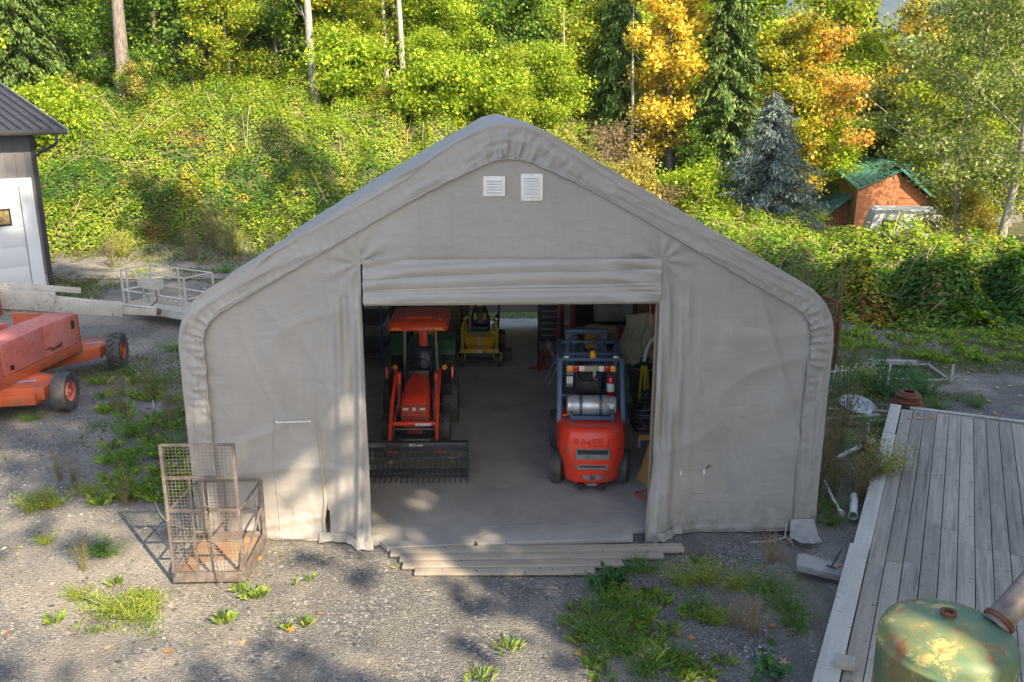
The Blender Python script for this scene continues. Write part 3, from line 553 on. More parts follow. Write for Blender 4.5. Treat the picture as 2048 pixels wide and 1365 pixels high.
# how strongly the elastic hem is gathered: at eaves and ridge
px,pz=prof[:,0],prof[:,1]
gl=np.exp(-(((px+WH)/.5)**2+((pz-2.75)/.75)**2)); gr=np.exp(-(((px-WH)/.6)**2+((pz-2.9)/.7)**2)); gt=np.exp(-(px/.75)**2)*.65
gath=np.clip(gl+gr+gt+.12,0,1)
DL=12.35; hemw=.34+.12*np.exp(-(px/.9)**2)-.02*ss(3.6,4.4,px)
hemw=np.where(pz<2.6,.34,hemw)
rows=[]
T=np.r_[np.linspace(1,.04,19),.02,0.]
ph=sarc*21+3.2*vn(sarc*1.7,sarc*0,2); 
for t in T:
    u=hemw*t
    fold=gath*(.036*(1-2*np.abs(np.sin(ph*.5-2.4*(1-t)))**.55)*t**.8+.018*np.sin(ph*2.3+1.+t)*t)+.01*vn(sarc*2,t*2,9)*t
    rip=.007*np.sin(sarc*23+3*vn(sarc*2,0*sarc,7))*t**3*(.4+gath)
    y=-.02*min(1,t/.02)+fold*min(1,t*4)-.02*np.clip(1-np.abs(vn(sarc*1.1+t*1.2,t*3.2-sarc*.35,31))*8,0,1)-.018*np.clip(1-np.abs(vn(sarc*.8-t*.9,t*2.2+sarc*.5,37))*8,0,1)-.02*gath*np.sin(pi*t)**.6
    k=u+rip; rows.append(np.stack([px-smooth_n[:,0]*k,y,pz-smooth_n[:,1]*k],1))
ry=np.concatenate([np.linspace(.03,.6,8),np.linspace(.75,DL,62)])
for y in ry:
    q=(y/1.53)%1.; sag=-.085*np.sin(pi*q)**.8*ss(0,.5,y)*(1 if y>.02 else 0)
    slope=(pz>3.3)*1.
    n1=.05*fbm(sarc*.8,y*.9+sarc*0,3,3)*ss(0,.4,y)+.014*np.sin(ph*1.0)*gath*math.exp(-y/.25)
    o=(sag*(.35+.65*slope)+n1)
    rows.append(np.stack([px+nr[:,0]*o,np.full(N,y),np.maximum(pz+nr[:,1]*o,0)],1))
V=np.stack(rows,0); cover_o=link('roof_cover',npmesh('roof_cover',V.reshape(-1,3),grid(len(rows),N),M['fabric'],True),sh)
# stitched edge of the hem: a thin rope line
mb=MB(); e=rows[0]; mb.tube([tuple(e[i]+np.array([0,-.012,0])) for i in range(0,N,3)],.012,5); mb.build('hem_rope',M['fabric'],sh)
def ztop(x): # roof profile height at x, minus hem cover
    m=pz>1.; return np.interp(x,px[m],pz[m])
def wr(x,z):
    x=np.asarray(x,float);z=np.asarray(z,float)
    a=.05*fbm(x*.55,z*.4,3,1)+.012*fbm(x*2.2,z*1.1,3,4)
    # loose cloth toward the door opening, gathered where it is tied at the top
    for s in (-1,1):
        d=np.abs(x-s*2.0); k=np.exp(-(d/.42)**2)*ss(3.95,3.3,z)
        a=a-k*(.07+.05*np.sin(d*21+1.8*np.sin(z*1.1+s)+s)+.03*np.sin(d*43+z*2)+.05*vn(z*1.5,d*5,3)) -np.exp(-(d/.3)**2)*.30*np.exp(-z/.45)
    # billows and diagonal pulls on both wings
    q=np.sin((x*.8+z*1.25)*4.1+2*vn(x*.7,z*.7,6)); a=a-.010*q*ss(-1.6,-2.4,x)*ss(3.6,2.6,z)
    q2=np.sin((x*.35-z)*6.+2.5*vn(x*.8,z*.8,8)); a=a-.011*q2*np.exp(-((x-4.0)/.6)**2)*ss(2.6,1.2,z)
    q3=np.sin((x*.5+z)*8+3*vn(x,z,3)); a=a-.010*q3*np.exp(-z/.6)
    for (sx,sz,amp,sd) in ((.9,.35,.03,11),(.5,1.4,.018,12),(2.2,.8,.012,14)):
        r_=np.abs(vn(x*sx+z*.35*sx,z*sz-x*.2*sz,sd)); a=a-amp*np.clip(1-r_*7,0,1)**1.5*(.35+.65*ss(3.8,2.8,z))
    # the skirt kicks out on the ground
    a=a-.09*np.exp(-z/.12)*(.6+vn(x*1.6,x*0,4))
    # star pulls at the door's top corners
    for s,cx in ((-1,-2.02),(1,2.05)):
        dx=x-cx; dz=z-4.02; r=np.sqrt(dx*dx+dz*dz)+1e-3; an=np.arctan2(dz,dx); a=a-.02*np.cos(an*9)*np.exp(-(r/.4)**2)*ss(0,.15,r)
    return a
xs=np.unique(np.r_[np.arange(-4.42,-2.0,.028),-2.0,np.arange(-1.97,2.03,.035),2.03,np.arange(2.06,4.42,.028),4.42])
NZ=150; vs=[];fs=[];b=0
def sheet(x0,x1,zf0,zf1,nz,skip=None):
    global b
    X=xs[(xs>=x0-1e-6)&(xs<=x1+1e-6)]; t=np.linspace(0,1,nz); Xg=np.repeat(X[:,None],nz,1); Z=zf0(X)[:,None]*(1-t)+zf1(X)[:,None]*t
    Yv=.01+wr(Xg,Z); e0=np.where(np.abs(np.abs(Xg)-2.01)<.04,.0,0)
    xo=Xg+.02*vn(Z*1.5,Xg*0,5)*np.exp(-((np.abs(Xg)-2.0)/.1)**2)-np.clip(1.1-Z,0,2)*.13*np.exp(-((Xg-2.03)/.3)**2)
    V=np.stack([xo,Yv,Z],-1).reshape(-1,3); F=grid(len(X),nz)
    if skip is not None: c=V[F].mean(1); F=F[~skip(c[:,0],c[:,2])]
    vs.append(V); fs.append(F+b); b+=len(V)
zt=lambda X:ztop(X)-.14
gap=lambda x,z:(z<.62)&(z>.05)&(np.abs(x+2.655-.03*z)<.055*np.clip((.62-z)/.35,0,1)*np.clip(z/.12,.3,1))
sheet(-4.42,-2.0,lambda X:0*X+.0,zt,170,gap); sheet(-2.0,2.03,lambda X:0*X+4.0,zt,60); sheet(2.03,4.42,lambda X:0*X+.0,zt,170)
link('front_panel',npmesh('front_panel',np.concatenate(vs),np.concatenate(fs),M['fabric'],True),sh)
def ribbon(name,pts,w,mat,off=-.006,thick=.004,zigzag=0):
    """welded strip or seam lying on the front panel; pts in (x,z)"""
    P=np.array(pts,float); d=np.r_[0,np.cumsum(np.linalg.norm(np.diff(P,axis=0),axis=1))]; n=max(2,int(d[-1]/.04)); s=np.linspace(0,d[-1],n)
    x=np.interp(s,d,P[:,0]); z=np.interp(s,d,P[:,1]); tx=np.gradient(x); tz=np.gradient(z); l=np.hypot(tx,tz); nx,nz=-tz/l,tx/l; v=[];
    for sgn,o in ((-1,0.004),(-1,off),(1,off),(1,.004)):
        X=x+nx*w/2*sgn; Z=z+nz*w/2*sgn; v.append(np.stack([X,.02+wr(X,Z)+o,Z],1))
    V=np.stack(v,0); return link(name,npmesh(name,V.reshape(-1,3),grid(4,n),mat,True),sh)
ribbon('seam',[(2.5,2.42),(4.1,2.42)],.025,M['fabric'],-.002)
ribbon('seam',[(2.5,1.83),(4.1,1.83)],.025,M['fabric'],-.003)
ribbon('seam',[(-2.35,.1),(-2.3,3.7)],.035,M['fabric'],-.006)
ribbon('seam',[(2.42,.1),(2.40,3.8)],.035,M['fabric'],-.006)
ribbon('seam',[(2.52,.1),(2.75,.3),(4.0,.3)],.02,M['fabric'],-.004)
ribbon('seam',[(4.05,.25),(4.12,3.0)],.03,M['fabric'],-.006)
for x0,x1 in ((-3.36,-3.30),): ribbon('zip_strip',[(x1,1.78),(x0+.01,1.3),(x0+.04,.1)],.022,M['fabric'],-.012)
ribbon('zip_strip',[(-2.70,1.78),(-2.67,1.2),(-2.655,.55),(-2.70,.25),(-2.68,.06)],.05,M['cream'],-.02)
ribbon('zip_strip',[(-3.36,1.8),(-3.30,1.8)],.03,M['fabric'],-.012)
mb=MB(); mb.cyl((-3.24,-.06,1.80),(-2.80,-.06,1.81),.009,8); [mb.ball((x,-.06,1.805),.018,8) for x in (-3.25,-2.79)]; mb.build('tie_rod',M['wht'],sh)
# square pocket with two white tabs
for a in ([(2.43,.98),(2.83,.98)],[(2.43,.60),(2.83,.60)],[(2.43,.60),(2.43,.98)],[(2.83,.60),(2.83,.98)]): ribbon('pocket_edge',a,.018,M['fabric'],-.012)
for x in (2.455,2.80): ribbon('pocket_tab',[(x,.90),(x,.97)],.035,M['wht'],-.02)
ribbon('pocket_tab',[(2.83,.99),(2.88,1.04)],.012,M['black'],-.03)
# rolled-up door: stacked sagging folds
X=np.linspace(-1.97,2.02,120); ys=[];  zz=np.linspace(4.07,3.49,64)
Xg,Zg=np.meshgrid(X,zz,indexing='ij'); cx=Xg/2.
edge=ss(0,.35,1.97-np.abs(Xg-.02))
warp=.05*np.sin(Xg*.9+.6)+.07*np.exp(-((Xg-2)/.6)**2)-.03*np.exp(-((Xg+2)/.5)**2)+.03*vn(Xg*.8,Zg*0,3)
lines=[4.02,3.86,3.70,3.655,3.615]; Yv=np.zeros_like(Xg)-.05
for i,l in enumerate(lines):
    zl=l+warp*(1-.22*i); nxt=(lines[i+1]+warp*(1-.22*(i+1))) if i<4 else 3.52
    k=(Zg<zl)&(Zg>=nxt) if i<4 else (Zg<zl); q=np.clip((zl-Zg)/(zl-nxt+1e-6),0,1)
    Yv=np.where(k,-.06-.02*i-.055*np.sin(np.clip(q,0,1)**.6*pi*.75)*(1. if i<2 else .5)-(.02 if i==4 else 0),Yv)
Yv+=.012*fbm(Xg*.5,Zg*7,3,2)+.025*np.sin((Zg*1.+Xg*.28)*22)*np.exp(-((Xg-1.75)/.45)**2)+.02*np.sin((Zg-Xg*.3)*20)*np.exp(-((Xg+1.8)/.4)**2)
Yv[:,-1]=.02
link('rolled_door',npmesh('rolled_door',np.stack([Xg,Yv,Zg],-1).reshape(-1,3),grid(120,64),M['fabric'],True),sh)
mb=MB(); mb.b2((-1.98,-.05,3.44),(2.03,.09,3.52)); mb.build('door_bottom_bar',M['fabric'],sh,bevel=.015)
for s in (-1,1):
    mb=MB(); mb.b2((2.05*s-.03 if s>0 else -2.09,.06,0.08),(2.05*s+.03 if s>0 else -2.03,.14,3.95)); mb.build('door_post',M['galv'],sh)
mb=MB(); mb.b2((1.995,.03,.08),(2.02,.05,3.45)); mb.build('door_jamb_edge',M['card'],sh)
# vents
for x,zb,zt2,nl in ((-.215,4.895,5.155,5),(.28,4.835,5.185,8)):
    yv=float(.02+wr(x,5.0))-.03
    mb=MB(); mb.b2((x-.145,yv-.008,zb),(x+.145,yv+.01,zt2)); v=mb.build('vent',M['wht'],sh,bevel=.003)
    for k in range(nl):
        z=zb+.045+(zt2-zb-.075)*(k+.5)/nl; mb=MB(); mb.prism([(yv-.008,z-.012),(yv-.026,z-.012),(yv-.008,z+.010)],x-.1,x+.1,'x'); mb.build('louvre',M['wht'],v)
        mb=MB(); mb.b2((x-.098,yv-.012,z-.0165),(x+.098,yv-.0095,z-.0125)); mb.build('louvre_gap_shade',M['black'],v)  # black strip painted in as the shaded gap under each slat
    for a in (-.13,0,.13):
        for z in (zb+.012,zt2-.012,(zb+zt2)/2):
            if a or z!=(zb+zt2)/2: MB().cyl((x+a,yv-.014,z),(x+a,yv-.008,z),.007,8).build('screw',M['galv'],v)
# rear wall of the shelter with its door left open a little above the floor, and steel ribs
mb=MB(); RY=DL-.1
mb.add([(-4.4,RY,0),(-2.3,RY,0),(-2.3,RY,.46),(1.3,RY,.46),(1.3,RY,0),(4.4,RY,0),(4.4,RY,3.3),(0,RY,5.8),(-4.4,RY,3.3)],[(0,1,2,8),(2,3,6,8),(3,4,5,6),(6,7,8)]); mb.build('rear_wall',M['fabric'],sh)
for k in range(9):
    y=.12+k*1.5; mb=MB(); p=prof[::14]; nn=nr[::14]; mb.tube([(a[0]-q[0]*.13,y,max(a[1]-q[1]*.13,.02)) for a,q in zip(p,nn)],.03,6); mb.build('frame_rib',M['galv'],sh)
# loose corner of cloth at the right foot with its cord
t=np.linspace(0,1,14); U,Vv=np.meshgrid(t,t,indexing='ij'); Xc=4.1+.34*U-.12*Vv+.1*Vv*U; Zc=.2*(1-Vv)**1.5+.0*U; Yc=-.08-.34*Vv-.12*U*Vv+.05*np.sin(U*9)*Vv; Zc=np.maximum(Zc+.05*np.abs(np.sin(U*7+1+Vv*3))*Vv,.015)
link('loose_corner',npmesh('loose_corner',np.stack([Xc,Yc,Zc],-1).reshape(-1,3),grid(14,14),M['fabric'],True),sh)
t=np.linspace(0,1,16); U,Vv=np.meshgrid(t,t,indexing='ij')
for x0,x1,d,nm in ((-2.75,-1.95,.16,'loose_skirt'),(2.02,2.5,.12,'loose_skirt'),(-4.35,-2.8,.07,'loose_skirt'),(2.5,4.1,.06,'loose_skirt')):
    Xc=x0+(x1-x0)*U; w_=.02+wr(Xc,0*Xc+.06); Yc=w_-.015-d*Vv*(1+.5*vn(U*5,Vv*0+x0,3))+.06*Vv*Vv; Zc=np.maximum(.11*(1-Vv)**2+.02*np.abs(np.sin(U*14+x0))*Vv*(1-Vv)*4,.012)+.006
    link(nm,npmesh(nm,np.stack([Xc,Yc,Zc],-1).reshape(-1,3),grid(16,16),M['fabric'],True),sh)
mb=MB(); mb.tube([(4.0,-.2,.2),(3.93,-.35,.05),(3.7,-.4,.02),(3.4,-.42,.02)],.007,6); mb.tube([(3.95,-.34,.05),(4.0,-.45,.03),(3.98,-.56,.02)],.006,6); mb.build('tie_cord',M['liftw'],sh)
# ---------------------------------------------------------------- concrete floor
sb=MB(); sb.prism([(-4.42,.1),(-4.42,8.15),(4.42,8.15),(4.42,.1)],.0,.075,'z'); sb.prism([(-4.42,8.17),(-4.42,DL),(4.42,DL),(4.42,8.17)],.0,.075,'z')
sb.prism([(-2.15,.1),(2.0,.1),(2.05,-.05),(1.78,-.07),(1.74,-.32),(-.48,-.40),(-.52,-.30),(-.56,-.40),(-1.75,-.46),(-2.0,-.1)],.0,.0748,'z')
sl_=sb.build('concrete_floor',M['slab'],None,0,bevel=.006); sl_.location=SH_O; sl_.rotation_euler=(0,0,YAW); tag(sl_,kind='structure')
mb=MB(); mb.prism([(-2,DL),(-2,DL+.9),(1.6,DL+.8),(1.6,DL)],.0,.05,'z'); o=mb.build('rear_apron',M['slab'],None,0); o.location=SH_O; o.rotation_euler=(0,0,YAW); tag(o,kind='structure')
def crack(pts,w,name='floor_crack'):
    P=[];q=random.Random(3)
    for a,b_ in zip(pts[:-1],pts[1:]):
        for k in range(10): P.append((a[0]+(b_[0]-a[0])*k/10+q.uniform(-.012,.012),a[1]+(b_[1]-a[1])*k/10+q.uniform(-.02,.02)))
    v=[];f=[]
    for i,(x,y) in enumerate(P): ww=w*q.uniform(.4,1); v+=[(x,y-ww,.0795),(x,y+ww,.0795)]
    for i in range(len(P)-1): f.append((2*i,2*i+2,2*i+3,2*i+1))
    m=MB(); m.add(v,f); return m
m=crack([(-.5,-.28),(-.1,.1),(.35,.75),(1.0,1.15),(1.6,1.25)],.005); o=m.build('floor_crack',M['blackm'],sl_,0)
# debris on the threshold
mb=MB(); mb.ball((0,0,.05),(.22,.13,.09),10); o=mb.build('rock',M['concrete_b'],None); 
for v in o.data.vertices: v.co*=1+.25*float(vn(v.co.x*12,v.co.y*12+v.co.z*9,2))
o.location=G(745,1086); tag(o,'pale lumpy rock at the left end of the concrete sill','rock')
# threshold planks
pl=[((782,1102),(1366,1094),.21,.055),((800,1114),(1327,1108),.17,.05),((806,1127),(1250,1124),.2,.047),((830,1140),(1190,1139),.18,.044)]
labs=['longest weathered plank against the concrete sill, reaching furthest right','second weathered plank from the concrete sill','third threshold plank, its left end sticking out furthest among the lower ones','lowest threshold plank, nearest the viewer and resting on gravel']
for (a,b_,w,z),lb in zip(pl,labs):
    A=G(*a,z);B=G(*b_,z); mb=MB(); L=(B-A).length; mb.box((0,0,0),(L,w,.04)); o=mb.build('plank',M['board'],None,20,bevel=.005); o.location=(A+B)/2-Vector((0,0,.02)); o.rotation_euler=(R(rnd.uniform(-3,3)),0,math.atan2(B.y-A.y,B.x-A.x)); tag(o,lb,'plank',group='planks forming the threshold step')
# ---------------------------------------------------------------- workshop at left
wk=thing('workshop','dark-roofed grey metal workshop with a white overhead door at the left edge','building',(-14.68,27.44,0),0)
dv=Vector((-.65,-.76,0)).normalized(); nv=Vector((-.76,.65,0)).normalized()  # along the front to the left, and back from it
def wp(a,b,z): p=dv*a+nv*b; return (p.x,p.y,z)
def wbox(name,a0,a1,b0,b1,z0,z1,mat,par=wk,bevel=0):
    mb=MB(); v=[wp(a,b,z) for z in (z0,z1) for a,b in ((a0,b0),(a1,b0),(a1,b1),(a0,b1))]; mb.add(v,[(0,3,2,1),(4,5,6,7),(0,1,5,4),(1,2,6,5),(2,3,7,6),(3,0,4,7)]); return mb.build(name,mat,par,30,bevel)
wbox('foundation',0,12,.02,9,-.3,.88,M['concrete_b'])
w=wbox('wall',0,12,0,9,.88,5.3,M['siding'])
for k in range(40):
    a=.25+k*.29
    if a<11.8: wbox('siding_rib',a,a+.04,-.022,-.002,3.72 if .28<a<7 else .9,5.28,M['siding'],w)
for k in range(20): wbox('siding_rib',-.02,-.001,.3+k*.42,.34+k*.42,.9,5.28,M['siding'],w)
wbox('corner_trim',-.035,.10,-.035,.16,.5,5.28,M['charcoal'])
dr=wbox('overhead_door',.62,6.6,-.03,.02,.02,3.64,M['doorw'])
for k in range(6): wbox('door_panel',.64,6.6,-.05,-.031,.03+k*.605,.03+k*.605+.601,M['doorw'],dr,.002)
wbox('door_casing',.22,.60,-.07,-.001,.0,3.92,M['doorw']); wbox('door_casing',.605,6.9,-.07,-.001,3.66,3.92,M['doorw'])
wn=wbox('window',.95,2.0,-.075,-.051,2.52,3.04,M['black'],dr); wbox('pane',1.01,1.94,-.08,-.0755,2.58,2.98,M['glassy'],dr)
# roof slopes back up from the gutter
mb=MB(); mb.add([wp(-.75,-.55,5.28),wp(12,-.55,5.28),wp(12,6,7.3),wp(-.75,6,7.3),wp(-.75,-.55,5.36),wp(12,-.55,5.36),wp(12,6,7.38),wp(-.75,6,7.38)],[(0,3,2,1),(4,5,6,7),(0,1,5,4),(1,2,6,5),(2,3,7,6),(3,0,4,7)])
rf=mb.build('roof',M['charcoal'],wk)
for k in range(42):
    a=-.7+k*.3; mb=MB(); mb.beam(wp(a,-.55,5.385),wp(a,6,7.405),.035,.05); mb.build('roof_rib',M['charcoal'],rf)
mb=MB(); mb.add([wp(a,b,z) for z in (5.2,5.33) for a,b in ((-.75,-.72),(12,-.72),(12,-.56),(-.75,-.56))],[(0,3,2,1),(4,5,6,7),(0,1,5,4),(1,2,6,5),(2,3,7,6),(3,0,4,7)]); gt_=mb.build('gutter',M['charcoal'],wk,bevel=.03)
mb=MB(); mb.add([wp(-.77,-.74,5.38),wp(-.77,-.3,5.15),wp(-.78,-.3,5.5),wp(-.79,-.74,5.38)],[(0,1,2,3)]); mb.beam(wp(-.78,-.7,5.27),wp(-.78,5.9,7.3),.03,.2); mb.build('gable_flashing',M['galv'],wk)
mb=MB(); mb.tube([wp(-.45,-.64,5.2),wp(-.45,-.64,4.98),wp(-.36,-.55,4.86),wp(-.1,-.14,4.66),wp(-.05,-.06,4.55)],.05,8); mb.build('downspout',M['charcoal'],wk)
# ---------------------------------------------------------------- deck
dk=thing('deck','large weathered plank deck in the bottom right corner','deck',(3.14,7.9,0),0)
ud=Vector((.4515,.8923,0)).normalized(); vd=Vector((ud.y,-ud.x,0)); PW=.212
def dp(a,b,z=0): p=ud*a+vd*b; return Vector((p.x,p.y,z))
angd=math.atan2(ud.y,ud.x)-pi/2
q=random.Random(5)
for i in range(34):
    b0=.26+.0+i*PW; a=-6.; end=9.78 if i>0 else 9.7
    cuts=[-6.]+sorted([[4.05,9.9][0]+q.uniform(-.06,.06)+(-.9 if i<3 else .45 if i%9 in(3,4) else 0),q.uniform(-2.6,-1.2)+0]) + [end]
    if i in (0,): cuts=[-6,.2,2.9,end]
    cuts=sorted(cuts)
    for c0,c1 in zip(cuts[:-1],cuts[1:]):
        if c1-c0<.2: continue
        mb=MB(); mb.box((0,0,0),(PW-.011,c1-c0-.006,.04)); o=mb.build('plank',M['deck'],dk,20,bevel=.004); o.location=dp((c0+c1)/2,b0+PW/2,.2+q.uniform(-.003,.003)); o.rotation_euler=(q.uniform(-.001,.001),q.uniform(-.012,.012),angd)
for b0 in (.3,3.5,7.): 
    for a in np.arange(-5.5,9.7,1.1):
        mb=MB(); mb.box((0,0,0),(3.2,.05,.14)); o=mb.build('joist',M['deck'],dk,0); o.location=dp(a,b0+1.6,.1); o.rotation_euler=(0,0,angd)
for a0,a1,b0,w_,z in ((-6,3.33,.0,.25,.235),(3.33,8.1,.04,.22,.222),(8.12,9.9,.04,.2,.22)):
    mb=MB(); mb.box((0,0,0),(w_,a1-a0-.01,.12)); o=mb.build('edge_board',M['kerb'],dk,20,bevel=.006); o.location=dp((a0+a1)/2,b0+w_/2,z-.04); o.rotation_euler=(0,0,angd)
mb=MB(); mb.box((0,0,0),(2.2,.14,.14)); o=mb.build('timber',M['kerb'],None,20,bevel=.008); o.location=Vector((3.14,7.9,0))+dp(10.05,1.5,.12); o.rotation_euler=(0,0,angd+.05); tag(o,'white-painted timber lying across the far end of the deck behind the rusty rims','timber')
mb=MB(); mb.box((0,0,0),(.2,.14,.1)); o=mb.build('wood_block',M['kerb'],None,20,bevel=.005); o.location=G(1690,1325,.3); o.rotation_euler=(0,0,angd+.1); tag(o,'small sawn wood block on the deck beside its edge board','wood block')
# ---------------------------------------------------------------- old green tank
def tankmat():
    m,n,p,L=newmat('peeling_tank_paint'); v=coords(n)
    col=ramp(n,noise(n,2.2,6,v,rough=.6),[(.3,(.06,.14,.09)),(.46,(.1,.18,.1)),(.57,(.19,.21,.08)),(.68,(.3,.25,.11)),(.78,(.08,.17,.12))])
    col=mix(n,ramp(n,noise(n,4.5,7,v,rough=.7),[(.56,g3(0)),(.6,g3(.85))]),col,(.45,.4,.14))
    v2=coords(n,'Object',(1,1,.5)); col=mix(n,ramp(n,noise(n,3.1,9,v2,rough=.75),[(.57,g3(0)),(.63,g3(.9))]),col,(.26,.09,.03))
    v3=coords(n,'Object',(.8,3.2,1.5)); col=mix(n,ramp(n,noise(n,2.0,7,v3,rough=.6),[(.6,g3(0)),(.63,g3(.8)),(.66,g3(.1))]),col,(.33,.11,.03))
    L(col,p.inputs['Base Color']); p.inputs['Roughness'].default_value=.55; p.inputs['Coat Weight'].default_value=.05; bump(n,p,noise(n,7,5,v),.2,.01); return m
tk=thing('old_tank','round green tank with peeling rusty paint standing at the bottom right','tank',(3.24,5.7,.27))
mb=MB(); mb.lathe([(0,2.10),(.12,2.098),(.3,2.075),(.40,2.04),(.455,2.0),(.477,1.94),(.48,1.9),(.487,1.895),(.487,1.865),(.48,1.86),(.48,.35),(.43,.25),(0,.2)],n=64); mb.build('tank_shell',tankmat(),tk,60)
mb=MB(); mb.lathe([(.03,2.10),(.055,2.10),(.06,2.125),(.045,2.13),(.036,2.125),(.034,2.0),(.0,2.0)],(.02,.08,0),n=20); mb.build('filler_ring',M['rust'],tk)
mb=MB(); mb.tube([(.36,.05,2.02),(.62,.16,2.24),(1.3,.5,2.8)],.1,20); mb.build('flue_pipe',M['steel'],tk); mb=MB(); mb.lathe([(.1,-.02),(.118,-.01),(.118,.02),(.1,.03)],n=20); o=mb.build('pipe_collar',M['rust'],tk); o.location=(.40,.066,2.05); o.rotation_euler=Vector((.26,.11,.22)).to_track_quat('Z','Y').to_euler()
for a in (.6,2.7,4.8): mb=MB(); mb.b2((.44*cos(a)-.03,.44*sin(a)-.03,0),(.44*cos(a)+.03,.44*sin(a)+.03,.4)); mb.build('leg',M['rust'],tk)
mb=MB(); mb.b2((-.6,-.1,.0),(-.52,.0,1.7)); o=mb.build('wood_post',M['ply'],None); o.location=(3.16,5.62,.2); tag(o,'wooden post standing hard against the left side of the green tank','post')
# ---------------------------------------------------------------- cabin, trailer, lawn at right distance
cb=thing('cabin','red cedar cabin with a green metal roof beyond the brambles','house',(21.2,49.5,-1.6),R(-6))
mb=MB(); mb.prism([(-3.7,0),(3.6,0),(3.6,1.3),(0,4.35),(-3.7,1.3)],0,6,'y'); mb.build('wall',M['cedar'],cb)
for k in range(13): z=.25+.3*k; hw=3.7 if z<1.3 else 3.7*(4.35-z)/3.05; mb=MB(); mb.b2((-hw+.05,-.03,z),(hw-.1,-.001,z+.27)); mb.build('wall_board',M['cedar'],cb,0)
for s in (-1,1):
    mb=MB(); x=4.3*s; z1=4.5-4.3*.83; mb.add([(0,-.5,4.5),(x,-.5,z1),(x,6.3,z1),(0,6.3,4.5),(0,-.5,4.62),(x,-.5,z1+.12),(x,6.3,z1+.12),(0,6.3,4.62)],[(0,3,2,1),(4,5,6,7),(0,1,5,4),(1,2,6,5),(2,3,7,6),(3,0,4,7)]); rfc=mb.build('roof',M['groof'],cb,0)
    for k in range(14): y=-.45+k*.5; m2=MB(); m2.beam((.02*s,y,4.65),(x,y,z1+.15),.04,.06); m2.build('roof_rib',M['groof'],rfc,0)
def pwl(u,v,Y):
    a_=(u-1024)/FC;b_=(682.5-v)/FC; dy=cos(PC)+b_*sin(PC); dz=-sin(PC)+b_*cos(PC); t_=Y/dy; p=Vector((a_*t_-21.2,Y-49.5,6.04+dz*t_+1.6)); return Matrix.Rotation(R(6),3,'Z')@p
def slabq(P,th,name,mat,par=cb):
    n_=(P[1]-P[0]).cross(P[3]-P[0]).normalized()*th; n_=n_ if n_.z>0 or abs(n_.z)<.05 else -n_; mb=MB(); mb.add([tuple(p) for p in P]+[tuple(p+n_) for p in P],[(0,3,2,1),(4,5,6,7),(0,1,5,4),(1,2,6,5),(2,3,7,6),(3,0,4,7)]); return mb.build(name,mat,par,0)
A_,B_,C_,D_=pwl(1671,345,51.5),pwl(1714,382,48.2),pwl(1806,342,49.0),pwl(1760,318,53)
dr_=slabq([A_,B_,C_,D_],.1,'dormer_roof',M['groof'])
for k in range(9): t_=k/8; mb=MB(); mb.beam(A_.lerp(D_,t_)+Vector((0,0,.13)),B_.lerp(C_,t_)+Vector((0,0,.13)),.04,.05); mb.build('roof_rib',M['groof'],dr_,0)
dn=Vector((0,0,-3.2)); slabq([A_+Vector((.35,.2,-.05)),B_+Vector((.1,.35,-.05)),B_+Vector((.1,.35,0))+dn,A_+Vector((.35,.2,0))+dn],.1,'dormer_wall',M['olivew'])
slabq([B_+Vector((.12,.3,-.05)),C_+Vector((0,.3,-.05)),C_+Vector((0,.3,0))+dn,B_+Vector((.12,.3,0))+dn],.1,'dormer_side',M['cedar'])
for k in range(4): p=(A_+Vector((.35,.2,0))).lerp(B_+Vector((.1,.35,0)),.14+k*.2)+Vector((-.02,-.03,-.75)); q_=(A_+Vector((.35,.2,0))).lerp(B_+Vector((.1,.35,0)),.26+k*.2)+Vector((-.02,-.03,-.75)); slabq([p,q_,q_+Vector((0,0,.5)),p+Vector((0,0,.5))],.03,'window',M['glassy'])
E_,F_,G_,H_=pwl(1803,331,50.5),pwl(1868,331,52.5),pwl(1880,366,50.5),pwl(1832,366,49.4)
er=slabq([E_,F_,G_,H_],.1,'side_roof',M['groof'])
for k in range(8): t_=k/7; mb=MB(); mb.beam(E_.lerp(F_,t_)+Vector((0,-.03,.13)),H_.lerp(G_,t_)+Vector((0,-.03,.13)),.04,.05); mb.build('roof_rib',M['groof'],er,0)
mb=MB(); mb.b2((-1.2,-.08,1.9),(-.5,-.035,2.9)); mb.build('window',M['black'],cb,0)
slabq([pwl(1755,319,53.0),pwl(1800,330,51.5),pwl(1796,336,50.8),pwl(1742,326,52.3)],.12,'roof_cap',M['charcoal'])
lb=thing('far_roof','pale green roof of a second house showing through the alder, right of the cabin','house',(29,54,-1),R(15))
mb=MB(); mb.prism([(-3,0),(3,0),(3,3),(0,4.8),(-3,3)],0,6,'y'); mb.build('wall',M['siding'],lb)
mb=MB(); mb.add([(0,-.4,4.95),(-3.5,-.4,2.9),(-3.5,6.3,2.9),(0,6.3,4.95),(3.5,-.4,2.9),(3.5,6.3,2.9)],[(0,1,2,3),(0,3,5,4)]); mb.build('roof',M['groof'],lb)
tr=thing('travel_trailer','white travel trailer parked below the cabin behind the bramble bank','trailer',(21.2,43.4,-1.75),R(-14))
mb=MB(); mb.prism([(-3.1,.6),(-3.3,1.4),(-3.0,2.6),(-2.8,2.75),(1.9,2.75),(2.1,2.5),(2.1,.6)],0,2.3,'y'); mb.build('body',M['wht'],tr,30,bevel=.05)
for x in (-2.3,-.6,1.1): mb=MB(); mb.b2((x-.35,-.03,1.7),(x+.35,.0,2.25)); w_=mb.build('window',M['charcoal'],tr,0); mb=MB(); mb.b2((x-.28,-.04,1.76),(x+.28,-.031,2.19)); mb.build('pane',M['glassy'],w_,0)
mb=MB(); mb.tube([(-3.2,-.12,2.78),(2.1,-.12,2.78)],.05,6); mb.build('awning',M['wht'],tr)
